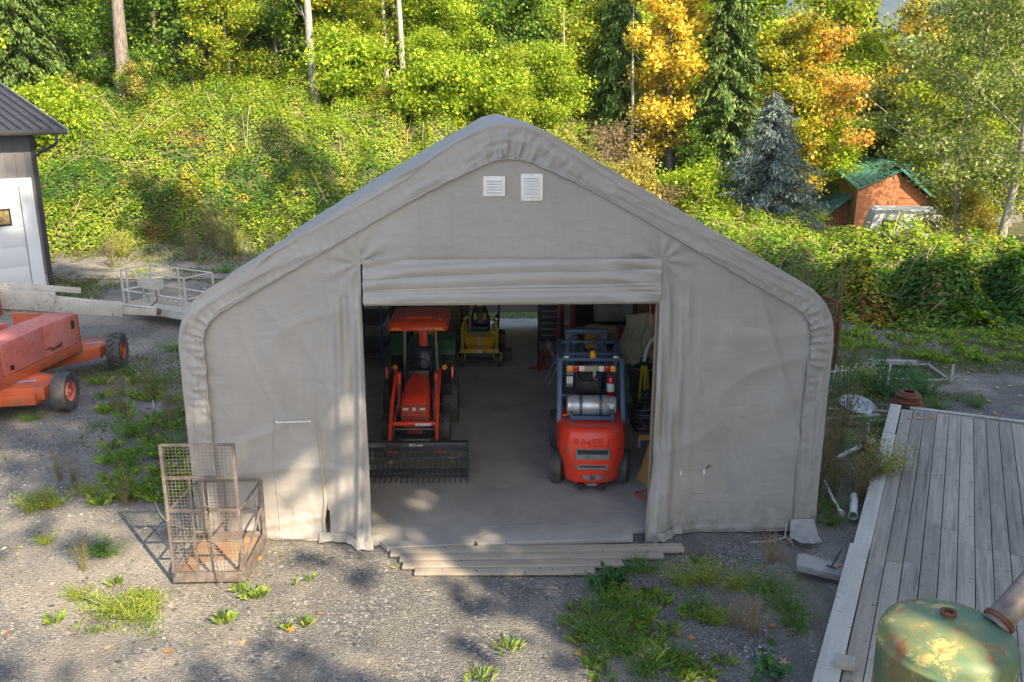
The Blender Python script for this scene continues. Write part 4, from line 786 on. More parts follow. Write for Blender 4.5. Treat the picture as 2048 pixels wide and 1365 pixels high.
for x in (-.6,.6): mb=MB(); mb.lathe([(0,-.1),(.36,-.1),(.36,.12),(0,.12)],(x,.1,.36),'y',16); mb.build('wheel',M['tyre'],tr)
pp=MB(); pp.cyl((0,0,0),(0,0,2.2),.12,8); o=pp.build('fence_post',M['cream']); o.location=(22.3,39.5,-1.3); tag(o,'pale post standing before the white trailer','post')
xs_=np.arange(18,40,1.); ys_=np.arange(34.5,43,1.); X,Yy=np.meshgrid(xs_,ys_,indexing='ij')
lw=link('lawn',npmesh('lawn',np.stack([X,Yy,hill(X,Yy)+.12],-1).reshape(-1,3),grid(len(xs_),len(ys_)),mk('lawn_green',(.14,.2,.03),(.2,.24,.05),.9,scale=2,bs=.6,bsc=30),True)); tag(lw,kind='structure')
# ---------------------------------------------------------------- wheels (axis along x)
def tyre_mesh(Rr,Wd,rim,lug=0,nl=18,lugh=.03,rib=False):
    mb=MB(); w=Wd/2; pr=[(rim,-w*.75),(Rr*.8,-w),(Rr*.95,-w*.93),(Rr,-w*.7)]
    if rib:
        for k in range(5): a=-w*.6+k*w*.3; pr+=[(Rr,a),(Rr,a+w*.12),(Rr-.012,a+w*.14),(Rr-.012,a+w*.28)]
    pr+=[(Rr,w*.7),(Rr*.95,w*.93),(Rr*.8,w),(rim,w*.75)]
    mb.lathe(pr,ax='x',n=36)
    if lug:
        for k in range(nl):
            for s in (-1,1):
                t=2*pi*(k+(.5 if s>0 else 0))/nl; v=[]
                for (x,tt) in ((0.01*s,-.11),(.0,.02),(s*w*.99,.16),(s*w*.99,.04)):
                    pass
                h=lugh; ang=[t,t+2*pi/nl*.32,t+2*pi/nl*.95,t+2*pi/nl*.6]; X=[-.06*w*s,-.06*w*s,s*w*.97,s*w*.97]
                lo=[(X[i],(Rr-.01)*cos(ang[i]),(Rr-.01)*sin(ang[i])) for i in range(4)]; hi=[(X[i]*.98,(Rr+h*(1 if i<2 else .55))*cos(ang[i]),(Rr+h*(1 if i<2 else .55))*sin(ang[i])) for i in range(4)]
                mb.add(lo+hi,[(0,1,2,3),(4,5,6,7),(0,1,5,4),(1,2,6,5),(2,3,7,6),(3,0,4,7)])
    return mb.mesh('tyre',M['tyre'],35)
def rim_mesh(rim,Wd,mat,side=1,hub=.06,holes=0,dish=.4):
    mb=MB(); w=Wd/2*side; mb.lathe([(rim*1.02,w*.8),(rim*.97,w*.86),(rim*.93,w*.75),(rim*.88,w*dish),(rim*.5,w*dish),(rim*.45,w*(dish+.15)),(hub,w*(dish+.18)),(hub,w*(dish+.5)),(0,w*(dish+.5))],ax='x',n=28)
    mb.lathe([(rim*1.0,-w*.8),(rim*.88,-w*.2),(0,-w*.2)],ax='x',n=28)
    for k in range(6): t=k*pi/3; mb.cyl((w*(dish),rim*.3*cos(t),rim*.3*sin(t)),(w*(dish+.28),rim*.3*cos(t),rim*.3*sin(t)),.012,6)
    return mb.mesh('rim',mat,35)
def wheel(par,loc,tm,rm,rot=0,name='tyre',lab=None):
    o=link(name,tm,par,loc,(0,0,rot)); link('rim',rm,o); 
    if lab: o['label']=lab
    return o
def B(par,name,a,b,mat,bevel=.004): return MB().b2(a,b).build(name,M[mat],par,35,bevel)
def T(par,name,pts,r,mat,n=8): return MB().tube(pts,r,n).build(name,M[mat],par,50)
# ---------------------------------------------------------------- tractor, nose toward the viewer
Z0=.076
tr_=thing('compact_tractor','orange-red compact tractor with a sun canopy and front loader, facing out of the shelter','tractor',(-1.74,15.5,Z0),R(1.5))
tmr=tyre_mesh(.40,.32,.22,1,17,.04); tmf=tyre_mesh(.29,.25,.15,1,15,.03)
for s in (-1,1):
    wheel(tr_,(s*.56,.72,.42),tmr,rim_mesh(.2,.3,M['tred'],s)); wheel(tr_,(s*.49,-.66,.31),tmf,rim_mesh(.14,.22,M['tred'],s))
def hoodring(y,w,z0,z1,ch): return [(-w,y,z0),(-w,y,z1-ch),(-w+ch*.8,y,z1-.01),(0,y,z1+.012),(w-ch*.8,y,z1-.01),(w,y,z1-ch),(w,y,z0)]
mb=MB(); mb.loft([hoodring(-1.02,.20,.58,.86,.06),hoodring(-.98,.24,.56,.94,.07),hoodring(-.7,.255,.56,1.02,.08),hoodring(-.2,.235,.6,1.1,.08),hoodring(.1,.18,.64,1.13,.08)]); hd=mb.build('hood',M['tred'],tr_,50)
mb=MB(); mb.ball((0,-.6,1.075),(.012,.02,.006),8); mb.build('hood_badge',M['black'],hd)
gm=mk('grille_mesh',(.33,.05,.03),(.24,.04,.03),.5,scale=60)
mb=MB(); mb.prism([(-.235,.9),(.235,.9),(.225,.54),(.15,.48),(.13,.38),(-.13,.38),(-.15,.48),(-.225,.54)],-1.045,-1.0,'y'); gl_=mb.build('grille',gm,tr_,20,bevel=.008)
for z in (.80,.73): B(gl_,'grille_bar',(-.2,-1.052,z),(.2,-1.046,z+.012),'tred',0)
for k in range(16): z=.53+k*.012; B(gl_,'grille_slat',(-.19,-1.0495,z),(.19,-1.046,z+.004),'dred',0)
for s in (-1,1):
    mb=MB(); mb.prism([(s*.09,.86),(s*.19,.865),(s*.2,.835),(s*.12,.82)],-1.056,-1.045,'y'); mb.build('headlight',M['clear'],tr_,20)
mb=MB(); mb.lathe([(.018,-.01),(.032,-.01),(.032,.0),(.018,.0)],(0,-1.05,.845),'y',20); mb.lathe([(.0,-.01),(.012,-.01),(.012,0)],(0,-1.05,.845),'y',12); mb.build('badge',M['wht'],tr_)
B(tr_,'front_bumper',(-.2,-1.02,.36),(.2,-.6,.5),'black',.02); B(tr_,'chassis',(-.16,-.95,.3),(.16,.9,.6),'black',.02); B(tr_,'front_axle',(-.4,-.78,.22),(.4,-.66,.34),'black'); B(tr_,'rear_axle',(-.42,.6,.28),(.42,.84,.5),'black')
B(tr_,'dashboard',(-.2,.1,.75),(.2,.3,1.2),'black',.04); B(tr_,'footplate',(-.45,.1,.5),(.45,.55,.54),'black',.01)
mb=MB(); 
ring=[(0+.17*cos(t),.42+.13*sin(t),1.2+.1*sin(t)) for t in np.linspace(0,2*pi,20,endpoint=False)]; mb.tube(ring,.014,6,closed=True); mb.beam((0,.25,1.1),(0,.42,1.2),.04); mb.beam((-.16,.42,1.2),(.16,.42,1.2),.02); mb.build('steering_wheel',M['black'],tr_)
for s in (-1,1):
    mb=MB(); mb.prism([(.35,.62),(.32,.85),(.5,.98),(1.0,.98),(1.15,.8),(1.1,.6),(1.02,.6),(.95,.86),(.55,.88),(.42,.62)],s*.38,s*.6,'x'); mb.build('fender',M['black'],tr_,20,bevel=.015)
    T(tr_,'signal_stalk',[(s*.45,.45,.95),(s*.47,.42,1.12)],.012,'black'); mb=MB(); mb.lathe([(0,-.03),(.045,-.03),(.05,0),(.045,.03),(0,.03)],(s*.47,.42,1.17),'y',14); mb.build('turn_signal',M['amber'],tr_)
    mb=MB(); mb.tube([(s*.33,.72,.6),(s*.31,.70,1.1),(s*.29,.68,2.0)],.026,8); mb.build('canopy_post',M['galv'],tr_)
    # loader tower and arm
    mb=MB(); mb.prism([(-.35,.45),(-.35,.62),(-.12,1.22),(.06,1.2),(.06,1.08),(-.08,.55),(-.08,.45)],s*.37,s*.31,'x'); mb.build('loader_tower',M['tred'],tr_,20,bevel=.008)
    mb=MB(); mb.prism([(.02,1.26),(.1,1.22),(.08,1.10),(-.5,.92),(-1.0,.62),(-1.28,.36),(-1.36,.2),(-1.44,.24),(-1.40,.4),(-1.1,.74),(-.55,1.04)],s*.43,s*.375,'x'); ar=mb.build('loader_arm',M['tred'],tr_,20,bevel=.008)
    mb=MB(); mb.cyl((s*.405,-.75,.95),(s*.405,-1.2,.56),.032,12); c_=mb.build('cylinder',M['tred'],tr_); mb=MB(); mb.cyl((s*.405,-1.2,.56),(s*.405,-1.42,.3),.018,10); mb.build('piston',M['galv'],c_)
    mb=MB(); mb.prism([(.26,1.0),(.30,1.2),(.38,1.22),(.36,.95)],s*.60,s*.64,'x'); mb.build('mirror_bracket',M['tred'],tr_,20,bevel=.005)
    T(tr_,'hydraulic_hose',[(s*.33,-.1,1.1),(s*.30,-.5,.9),(s*.34,-.9,.72),(s*.35,-1.1,.5)],.012,'galv',6)
    T(tr_,'hydraulic_hose',[(s*.3,.0,1.0),(s*.28,-.3,.75),(s*.3,-.7,.6),(s*.34,-1.0,.45)],.011,'hose',6)
mb=MB(); mb.cyl((-.37,-1.12,.60),(.37,-1.12,.60),.042,14); cb_=mb.build('cross_tube',M['tred'],tr_); mb=MB(); mb.b2((.02,-1.168,.575),(.3,-1.16,.625)); mb.build('decal',M['decal'],cb_,0); mb=MB(); mb.b2((-.36,-1.15,.50),(.36,-1.13,.515)); mb.build('guard_rod',M['galv'],tr_,0)
text('L',.05,.001,M['black'],cb_,(.08,-1.17,.6),(R(90),0,0)); 
# seat
mb=MB(); mb.loft([[(x*.9,.6,.86),(x,.6,.9),(-x,.6,.9),(-x*.9,.6,.86)] for x in (.2,)]+[[(.23*.9,.98,.86),(.23,.98,.93),(-.23,.98,.93),(-.23*.9,.98,.86)]]); st_=mb.build('seat',M['black'],tr_,40,bevel=.02)
sec=[]
for z,w,y in ((.9,.19,.93),(1.05,.21,.99),(1.2,.215,1.03),(1.32,.19,1.06),(1.39,.12,1.08)): sec.append([(-w,y-.02,z),(-w*.6,y-.07,z),(w*.6,y-.07,z),(w,y-.02,z),(w*.7,y+.04,z),(-w*.7,y+.04,z)])
mb=MB(); mb.loft(sec); mb.build('backrest',mk('navy_vinyl',(.02,.03,.045),(.03,.04,.06),.35),tr_,60)
for x in (-.07,.07): T(st_,'piping',[(x,.86,.95),(x*1.2,.93,1.15),(x*1.0,.98,1.3)],.006,'blackm',5)
# canopy
def cring(w,y0,y1,z,r=.1):
    o=[]
    for cx,cy,a0 in ((w-r,y1-r,0),(-w+r,y1-r,90),(-w+r,y0+r,180),(w-r,y0+r,270)):
        for k in range(5): t=R(a0+k*22.5); o.append((cx+r*cos(t),cy+r*sin(t),z))
    return o
mb=MB(); mb.loft([cring(.5,.12,1.25,1.93),cring(.56,.05,1.32,1.925),cring(.565,.045,1.325,1.98),cring(.53,.10,1.28,2.07),cring(.47,.2,1.2,2.115)]); cn=mb.build('canopy',M['canopy'],tr_,50); cn.location.z=.02; cn.location.y=.1
mb=MB(); mb.loft([cring(.27,.25,1.15,2.11,.05),cring(.25,.27,1.12,2.145,.05)]); mb.build('canopy_panel',M['canopy'],cn,30)
for s in (-1,1): mb=MB(); mb.prism([(s*.31,1.955),(s*.49,1.955),(s*.46,2.0),(s*.34,2.0)],.025,.06,'y'); mb.build('marker_lamp',M['amber'],cn,0)
for x in (-.4,.4): mb=MB(); mb.b2((x-.03,.2,2.1),(x+.03,1.18,2.125)); mb.build('canopy_rib',M['canopy'],cn,20,bevel=.006)
B(tr_,'seat_post_rops',(-.06,1.18,.6),(.1,1.3,1.9),'tred',.01)
T(tr_,'lever',[(.3,.5,.75),(.33,.48,1.02)],.012,'black'); mb=MB(); mb.ball((.33,.48,1.05),.035,10); mb.build('lever_knob',M['dred'],tr_); T(tr_,'lever',[(-.22,.4,.8),(-.18,.32,.98),(-.1,.3,1.0)],.012,'tred')
T(tr_,'lever',[(.27,.62,.75),(.26,.6,.95)],.014,'yelm'); T(tr_,'exhaust',[(.27,-.2,.6),(.29,-.2,.9)],.02,'black')
# ---------------------------------------------------------------- rake on the loader
rk=thing('landscape_rake','black steel rock bucket rake across the tractor loader with leaves caught in its tines','rake',(-1.6,13.7,Z0),R(1.0))
hw=.86
mb=MB(); mb.prism([(.02,.50),(.03,.55),(-.1,.55),(-.1,.465)],-hw,hw,'x'); rb=mb.build('top_beam',M['blackm'],rk,20,bevel=.006); text('SH-66',.07,.002,M['wht'],rb,(.0,-.104,.51),(R(90),0,0),sx=1.35)
mb=MB(); mb.b2((-.22,.0,.5),(.22,.04,.58)); mb.build('hitch_plate',M['blackm'],rk,20,bevel=.006)
pth=[(.02,.5),(.08,.34),(.06,.18),(-.1,.08),(-.3,.045),(-.52,.03)]
for k in range(20):
    x=-hw+.02+k*(2*hw-.04)/19; mb=MB(); mb.prism(pth+[(-.5,.01),(-.3,.012),(-.09,.035),(.1,.15),(.12,.34),(.06,.5)],x-.006,x+.006,'x'); mb.build('tine',M['blackm'],rk,0)
for (y,z,w,h) in ((.1,.36,.02,.07),(.09,.2,.02,.05),(-.1,.065,.06,.02),(-.28,.038,.05,.02)): B(rk,'cross_bar',(-hw,y-w/2,z-h/2),(hw,y+w/2,z+h/2),'blackm',.002)
for s in (-1,1): mb=MB(); mb.prism([(.03,.55),(-.12,.5),(-.5,.06),(-.52,.0),(-.1,.0),(.12,.15),(.13,.4)],s*hw,s*(hw+.012),'x'); mb.build('side_plate',M['blackm'],rk,0)
for s in (-1,1): mb=MB(); mb.b2((s*.42-.09,.13,.28),(s*.42+.07,.17,.46)); mb.build('bracket',M['tred'],rk,20,bevel=.004)
# ---------------------------------------------------------------- green tractor behind
gt=thing('green_garden_tractor','dark green garden tractor with yellow trim parked behind the orange tractor','tractor',(-1.95,18.4,Z0),R(4))
tmg=tyre_mesh(.42,.3,.22,1,16,.03)
for s in (-1,1): wheel(gt,(s*.55,.5,.43),tmg,rim_mesh(.22,.3,M['yelm'],s)); wheel(gt,(s*.5,-.9,.3),tyre_mesh(.29,.2,.15),rim_mesh(.15,.2,M['yelm'],s))
mb=MB(); mb.loft([hoodring(-1.3,.26,.6,1.0,.08),hoodring(-.6,.3,.6,1.15,.1),hoodring(-.1,.28,.6,1.2,.1)]); mb.build('hood',M['green'],gt,50)
for s in (-1,1): mb=MB(); mb.prism([(.0,.7),(.15,1.0),(.8,1.0),(.98,.7)],s*.38,s*.72,'x'); mb.build('fender',M['green'],gt,20,bevel=.02)
B(gt,'chassis',(-.2,-1.2,.35),(.2,.9,.6),'black'); B(gt,'seat',(-.22,.35,.85),(.22,.75,.98),'yelm',.03); B(gt,'backrest',(-.22,.72,.95),(.22,.82,1.45),'yelm',.03); mb=MB(); mb.tube([(-.45,.85,.6),(-.45,.88,1.6),(.45,.88,1.6),(.45,.85,.6)],.035,8); mb.build('roll_bar',M['green'],gt)
# ---------------------------------------------------------------- zero turn mower facing the viewer
mw=thing('ride_on_mower','yellow and black zero-turn mower parked deep inside the shelter','mower',(-.78,20.4,Z0),R(1))
tw=tyre_mesh(.145,.13,.07,rib=True); tb=tyre_mesh(.27,.26,.13,1,18,.02)
for s in (-1,1):
    wheel(mw,(s*.43,-.55,.15),tw,rim_mesh(.07,.13,M['black'],s)); wheel(mw,(s*.5,.75,.28),tb,rim_mesh(.13,.26,M['black'],s))
    T(mw,'caster_fork',[(s*.43-.085,-.55,.15),(s*.43-.085,-.53,.33),(s*.43+.085,-.53,.33),(s*.43+.085,-.55,.15)],.014,'yelm',6)
    mb=MB(); mb.tube([(s*.4,-.45,.38),(s*.42,-.1,.52),(s*.42,.1,.75),(s*.36,.18,.98),(s*.28,.2,1.04)],.035,8); mb.build('control_arm',M['yelm'],mw)
    T(mw,'lap_bar',[(s*.42,.25,.6),(s*.44,.15,.95),(s*.25,.1,.98)],.016,'black'); B(mw,'side_pod',(s*.36-.08,.12,.4),(s*.36+.08,1.0,.68),'yellow',.03)
    T(mw,'roll_post',[(s*.45,.85,.5),(s*.47,.85,1.22),],.025,'black')
    mb=MB(); mb.ball((s*.42,.5,.98),.05,8); mb.build('arm_rest',M['black'],mw)
B(mw,'cutting_deck',(-.62,-.35,.13),(.62,.35,.3),'black',.04); B(mw,'front_beam',(-.46,-.55,.33),(.46,-.42,.41),'yellow',.01); B(mw,'foot_deck',(-.3,-.5,.36),(.3,.1,.42),'yellow',.01)
mb=MB(); mb.prism([(-.12,.35),(-.18,.62),(.05,.66),(.1,.4)],-.34,.34,'x'); mb.build('front_panel',M['yellow'],mw,20,bevel=.015); B(mw,'pedal_plate',(-.05,-.26,.42),(.05,-.14,.66),'cream',.004)
B(mw,'number_plate',(-.065,-.575,.34),(.065,-.555,.40),'wht',.002); text('ALX',.045,.001,M['black'],mw,(0,-.578,.37),(R(90),0,0))
B(mw,'seat',(-.22,.2,.66),(.22,.62,.78),'black',.04)
sec=[]
for z,w,y in ((.76,.2,.6),(.95,.22,.64),(1.1,.18,.68),(1.2,.13,.71),(1.3,.1,.73)): sec.append([(-w,y,z),(-w*.6,y-.05,z),(w*.6,y-.05,z),(w,y,z),(w*.6,y+.06,z),(-w*.6,y+.06,z)])
bk=MB().loft(sec).build('backrest',M['black'],mw,60)
for s in (-1,1): mb=MB(); mb.prism([(s*.07,.8),(s*.15,.84),(s*.16,1.02),(s*.09,1.05)],.575,.6,'y'); mb.build('seat_panel',M['yelm'],bk,0)
mb=MB(); mb.prism([(-.09,1.18),(.09,1.18),(.07,1.29),(-.07,1.29)],.655,.68,'y'); mb.build('seat_panel',M['yelm'],bk,0); B(mw,'engine',(-.25,.8,.5),(.25,1.2,.85),'black',.04); B(mw,'discharge_chute',(.6,-.25,.12),(.78,.25,.26),'black',.02)
# ---------------------------------------------------------------- forklift, counterweight toward the viewer
fk=thing('forklift','red and blue propane forklift with its counterweight toward the viewer','forklift',(1.29,13.62,Z0),R(-1.5))
def cwring(z,w,d,c):
    w*=.93
    return _cw(z,w,d,c)
def _cw(z,w,d,c): # plan outline at height z; rear at -y
    c*=.8; return [(-w,.35,z),(-w*1.01,-.3,z),(-w+c*.25,-.3-d*.62,z),(-w+c,-.3-d*.9,z),(-w*.35,-.3-d,z),(w*.35,-.3-d,z),(w-c,-.3-d*.9,z),(w-c*.25,-.3-d*.62,z),(w*1.01,-.3,z),(w,.35,z)]
mb=MB(); mb.loft([cwring(.12,.44,.42,.2),cwring(.2,.5,.5,.22),cwring(.42,.52,.54,.22),cwring(.62,.59,.56,.22),cwring(.85,.6,.54,.22),cwring(1.02,.57,.5,.22),cwring(1.08,.52,.44,.2)])
cw=mb.build('counterweight',M['red'],fk,45)
bmod=cw.modifiers.new('bevel','BEVEL'); bmod.width=.02; bmod.segments=2; bmod.limit_method='ANGLE'; bmod.angle_limit=R(28)
yb=-.85
gry=mk('grey_recess',(.2,.2,.19),(.15,.15,.15),.7,scale=9)
def recess(x0,x1,z0,z1,yy,nm='vent_opening'):
    mb=MB(); mb.b2((x0,yy-.012,z0),(x1,yy+.02,z1)); f_=mb.build(nm,gry,cw,20,bevel=.01)
    mb=MB(); mb.b2((x0+.03,yy-.0135,z0+(z1-z0)*.52),(x1-.03,yy-.0125,z1-.012)); mb.build('slot',M['black'],cw,0)
recess(-.27,.27,.60,.78,-.855); recess(-.24,.24,.43,.51,-.85)
mb=MB(); mb.prism([(-.17,.33),(.17,.33),(.14,.27),(.06,.24),(-.06,.24),(-.14,.27)],-.845,-.82,'y'); mb.build('tow_recess',gry,cw,20,bevel=.006); mb=MB(); mb.b2((-.04,-.855,.26),(.04,-.845,.325)); mb.build('tow_pin',M['rust'],cw,0)
for x in (-.17,.17): mb=MB(); mb.cyl((x,-.83,.125),(x,-.6,.125),.055,14); mb.build('tow_hole',M['black'],cw)
mb=MB(); mb.b2((-.08,-.80,.135),(.08,-.775,.17)); mb.build('plate',gry,cw,0)
text('HELI',.17,.012,M['red'],cw,(.05,-.868,.875),(R(90),0,0),sx=1.5)
mb=MB(); mb.lathe([(.03,-.006),(.045,-.006),(.045,.004),(.03,.004)],(-.27,-.845,.9),'y',16); mb.build('emblem',M['red'],cw)
tf=tyre_mesh(.27,.2,.15,1,20,.018); tff=tyre_mesh(.33,.24,.18,1,20,.02)
for s in (-1,1): wheel(fk,(s*.53,-.3,.27),tf,rim_mesh(.15,.2,gry,1),R(-13)); wheel(fk,(s*.52,1.25,.33),tff,rim_mesh(.18,.24,M['wht'],s))
B(fk,'body',(-.5,.3,.25),(.5,1.2,.75),'red',.04); B(fk,'engine_cover',(-.42,.05,.75),(.42,.85,1.12),'black',.04)
B(fk,'grille_plate',(-.36,-.36,1.08),(.36,-.12,1.12),'blue',.01); B(fk,'tank_bracket',(-.36,-.42,1.1),(.36,-.38,1.16),'blue',.005)
for x in (-.33,.33): B(fk,'tank_bracket',(x-.02,-.42,1.06),(x+.02,-.05,1.2),'blue',.004)
mb=MB(); c=(0,-.12,1.25); mb.lathe([(0,-.40),(.1,-.40),(.15,-.38),(.155,-.34),(.15,-.32),(.165,-.30),(.165,.28),(.15,.30),(.155,.37),(.14,.4),(.0,.4)],c,'x',28); tkp=mb.build('propane_tank',M['tankalu'],fk,40)
for x,m_ in ((-.17,'blue'),(.15,'ply')):
    mb=MB(); mb.lathe([(.167,x-.025),(.172,x-.025),(.172,x+.025),(.167,x+.025)],(0,-.12,1.25),'x',28); mb.build('strap',M['blue'],tkp); mb=MB(); mb.box((x,-.255,1.34),(.06,.03,.1),rot=Euler((R(35),0,0))); mb.build('buckle',M[m_] if m_=='ply' else gry,tkp,20,bevel=.004)
    mb=MB(); mb.lathe([(.02,-.004),(.03,-.004),(.03,.004),(.02,.004)],(x,-.29,1.28),'y',14); mb.build('strap_ring',M['galv'],tkp)
mb=MB(); mb.box((.31,-.275,1.31),(.11,.006,.07),rot=Euler((R(25),0,0))); mb.build('label_plate',M['wht'],tkp,0); mb=MB(); mb.box((.31,-.287,1.20),(.11,.006,.08),rot=Euler((R(-18),0,0))); mb.build('label_plate',M['black'],tkp,0)
# overhead guard
for s in (-1,1):
    mb=MB(); mb.beam((s*.52,-.28,1.0),(s*.50,.12,1.95),.07,.07); mb.build('rear_pillar',M['blue'],fk,20,bevel=.008)
    mb=MB(); mb.beam((s*.50,1.0,.7),(s*.50,1.15,1.95),.06,.06); mb.build('front_pillar',M['blue'],fk,20,bevel=.008)
    mb=MB(); mb.beam((s*.50,.08,1.96),(s*.50,1.22,1.98),.07,.06); mb.build('roof_rail',M['blue'],fk,20,bevel=.008)
for y in (.1,.42,1.2): B(fk,'roof_bar',(-.47,y-.03,1.94),(.47,y+.03,1.99),'blue',.006)
for x in (-.3,-.1,.1,.3): B(fk,'roof_slat',(x-.012,.45,1.945),(x+.012,1.18,1.975),'blue',.002)
lbx=B(fk,'light_bar',(-.4,.0,1.8),(.4,.055,1.87),'black',.006)
for x0,x1,m_ in ((-.40,-.30,'amber'),(-.30,-.2,'redlens'),(-.2,-.1,'clear'),(-.1,.12,'cream'),(.12,.21,'clear'),(.21,.31,'redlens'),(.31,.4,'amber')): mb=MB(); mb.b2((x0+.002,-.012,1.79),(x1-.002,.06,1.88)); mb.build('lens',M[m_],lbx,20,bevel=.01)
wl_=B(fk,'work_lamp',(-.40,.0,1.58),(-.29,.05,1.71),'black',.006)
for i in range(3):
    for j in range(4): mb=MB(); mb.b2((-.395+i*.034,-.006,1.585+j*.03),(-.367+i*.034,-.001,1.61+j*.03)); mb.build('led',M['wht'],wl_,0)
mb=MB(); mb.lathe([(.05,0),(.055,.02),(.05,.09),(.03,.11),(0,.115)],(.03,.12,1.995),n=16); mb.build('beacon',M['amber'],fk)
for s in (-1,1): mb=MB(); mb.ball((s*.4,.08,2.01),(.05,.02,.02),8); mb.build('marker_lamp',M['wht'],fk)
mb=MB(); mb.ball((-.22,.7,1.6),(.035,.035,.04),10); mb.build('knob_lamp',M['wht'],fk)
mb=MB(); mb.tube([(.0+.17*cos(t),.95+.11*sin(t),1.46+.1*sin(t)) for t in np.linspace(0,2*pi,20,endpoint=False)],.014,6,closed=True); mb.build('steering_wheel',M['black'],fk)
mb=MB(); mb.loft([[(-.22,.25,1.12),(.22,.25,1.12),(.2,.3,1.2),(-.2,.3,1.2)],[(-.2,.22,1.35),(.2,.22,1.35),(.18,.28,1.35),(-.18,.28,1.35)],[(-.14,.2,1.55),(.14,.2,1.55),(.12,.26,1.56),(-.12,.26,1.56)]]); mb.build('seat',M['black'],fk,50,bevel=.015)
B(fk,'dash_tray',(-.46,.6,1.12),(.46,.9,1.2),'blackm',.02); B(fk,'cushion',(-.36,.98,1.2),(-.24,1.04,1.6),'cream',.01); B(fk,'document',(.1,1.0,1.2),(.17,1.02,1.6),'wht',.002)
# mast
for s in (-1,1):
    for x,y in ((.33,1.48),(.22,1.42)): B(fk,'mast_rail',(s*x-.04,y,.1),(s*x+.04,y+.12,2.1 if x>.3 else 2.0),'blue',.008)
    mb=MB(); mb.lathe([(.05,-.015),(.075,-.015),(.075,.015),(.05,.015)],(s*.24,1.38,1.93),'y',20); mb.build('chain_pulley',M['blue'],fk); T(fk,'lift_cylinder',[(s*.22,1.36,.2),(s*.22,1.36,1.85)],.03,'blue')
B(fk,'mast_crossbar',(-.38,1.44,2.04),(.38,1.56,2.12),'blue',.01); B(fk,'mast_crossbar',(-.38,1.44,1.6),(.38,1.52,1.67),'blue',.01)
for s in (-1,1): mb=MB(); mb.b2((s*.3-.05,1.65,.04),(s*.3+.05,2.6,.08)); mb.build('fork',M['blackm'],fk,20)
B(fk,'carriage',(-.5,1.6,.1),(.5,1.66,.55),'blackm',.01); mb=MB(); mb.box((-.38,-.33,1.17),(.16,.05,.02),rot=Euler((0,R(-14),0))); mb.build('latch_handle',M['orstrap'],fk,0)
ex=thing('fire_extinguisher','red fire extinguisher strapped to the right pillar of the forklift','extinguisher',(1.29+.37,14.02,1.3))
mb=MB(); mb.lathe([(0,0),(.06,0),(.065,.02),(.065,.3),(.05,.35),(.02,.38),(.02,.4),(0,.4)],n=16); c_=mb.build('cylinder',M['redlens'],ex); mb=MB(); mb.lathe([(.066,.1),(.067,.1),(.067,.24),(.066,.24)],n=16); mb.build('label_band',M['wht'],c_); mb=MB(); mb.b2((-.02,-.05,.4),(.02,.06,.43)); mb.build('handle',M['black'],ex,0); T(ex,'hose',[(0,0,.4),(.08,-.02,.38),(.09,-.02,.15)],.012,'black')
# ---------------------------------------------------------------- steel man basket
mc=thing('steel_man_basket','rusty steel forklift man basket with a tall mesh back and hanging chain','work platform',(-4.42,10.2,0),R(1.5))
Wb,Db=.94,1.16
B(mc,'floor_plate',(0.04,.04,.07),(Wb-.04,Db-.04,.085),'rustplate',0)
for a,b_ in (((0,0,.03),(Wb,.045,.17)),((0,.046,.03),(.045,Db-.046,.17)),((Wb-.045,.046,.03),(Wb,Db-.046,.17)),((0,Db-.045,.03),(Wb,Db,.17))): B(mc,'toe_board',a,b_,'steel',.004)
mb=MB(); mb.lathe([(0,.0),(.26,.0),(.26,.003),(0,.003)],(.5,.5,.087),n=24); o=mb.build('grip_patch',M['cream'],mc,0); o.scale=(1,.62,1)
for x in (.02,.3,.98): 
    xx=min(x,Wb-.02); B(mc,'fork_pocket',(xx-.03 if x>.9 else xx,.1,-.0),(xx+.02,Db-.1,.03),'steel',0) if x!=.3 else None
def ST(name,pts,r=.018,m='steel'): return T(mc,name,pts,r,m,6)
for x in (.02,Wb-.02): mb=MB(); mb.beam((x,.02,.1),(x,.02,1.95),.04,.04); mb.build('mesh_stile',M['steel'],mc,20,bevel=.003)
mb=MB(); mb.beam((.33,.02,.1),(.33,.02,1.5),.02,.02); mb.build('mesh_stile',M['steel'],mc,0); mb=MB(); mb.beam((.52,.035,.1),(.52,.035,1.5),.03,.03); mb.build('mesh_stile',M['steel'],mc,0)
for z in (.62,1.05,1.5,1.94): mb=MB(); mb.beam((.02,.02,z),(Wb-.02,.02,z),.032,.032); mb.build('mesh_rail',M['steel'],mc,20,bevel=.003)
mb=MB()
for k in range(1,19): x=.02+k*(Wb-.04)/19; mb.tube([(x,.0,.12),(x,.0,1.94)],.0028,4)
for k in range(1,40): z=.12+k*1.82/40; mb.tube([(.02,-.004,z),(Wb-.02,-.004,z)],.0028,4)
o=mb.build('wire_mesh',M['steel'],mc,0); o['kind']='stuff'
ST('side_rail',[(.02,.05,1.03),(.02,Db-.02,.95)]); ST('side_rail',[(Wb-.02,.05,1.03),(Wb-.02,Db-.05,.96),(Wb-.1,Db-.02,.96),(.06,Db-.02,.96),(.02,Db-.02,.9)],.018,'steel')
ST('mid_rail',[(.02,Db-.02,.52),(Wb-.02,Db-.02,.52)]); ST('mid_rail',[(.02,.04,.56),(.02,Db-.02,.52)])
for x,y in ((.02,Db-.02),(.4,Db-.02),(Wb-.02,Db-.02),(Wb-.02,Db-.1)): ST('post',[(x,y,.1),(x,y,.95)],.02)
ST('brace',[(Wb-.02,.04,.25),(Wb-.02,Db-.04,.62)]); ST('brace',[(.02,.04,.2),(.02,Db-.04,.62)]); ST('latch_bar',[(.3,.06,.72),(.52,.06,.72)],.025)
ch=thing('chain','rusty chain hanging by its hook down the mesh back of the man basket','chain',(-3.86,10.14,0)); 
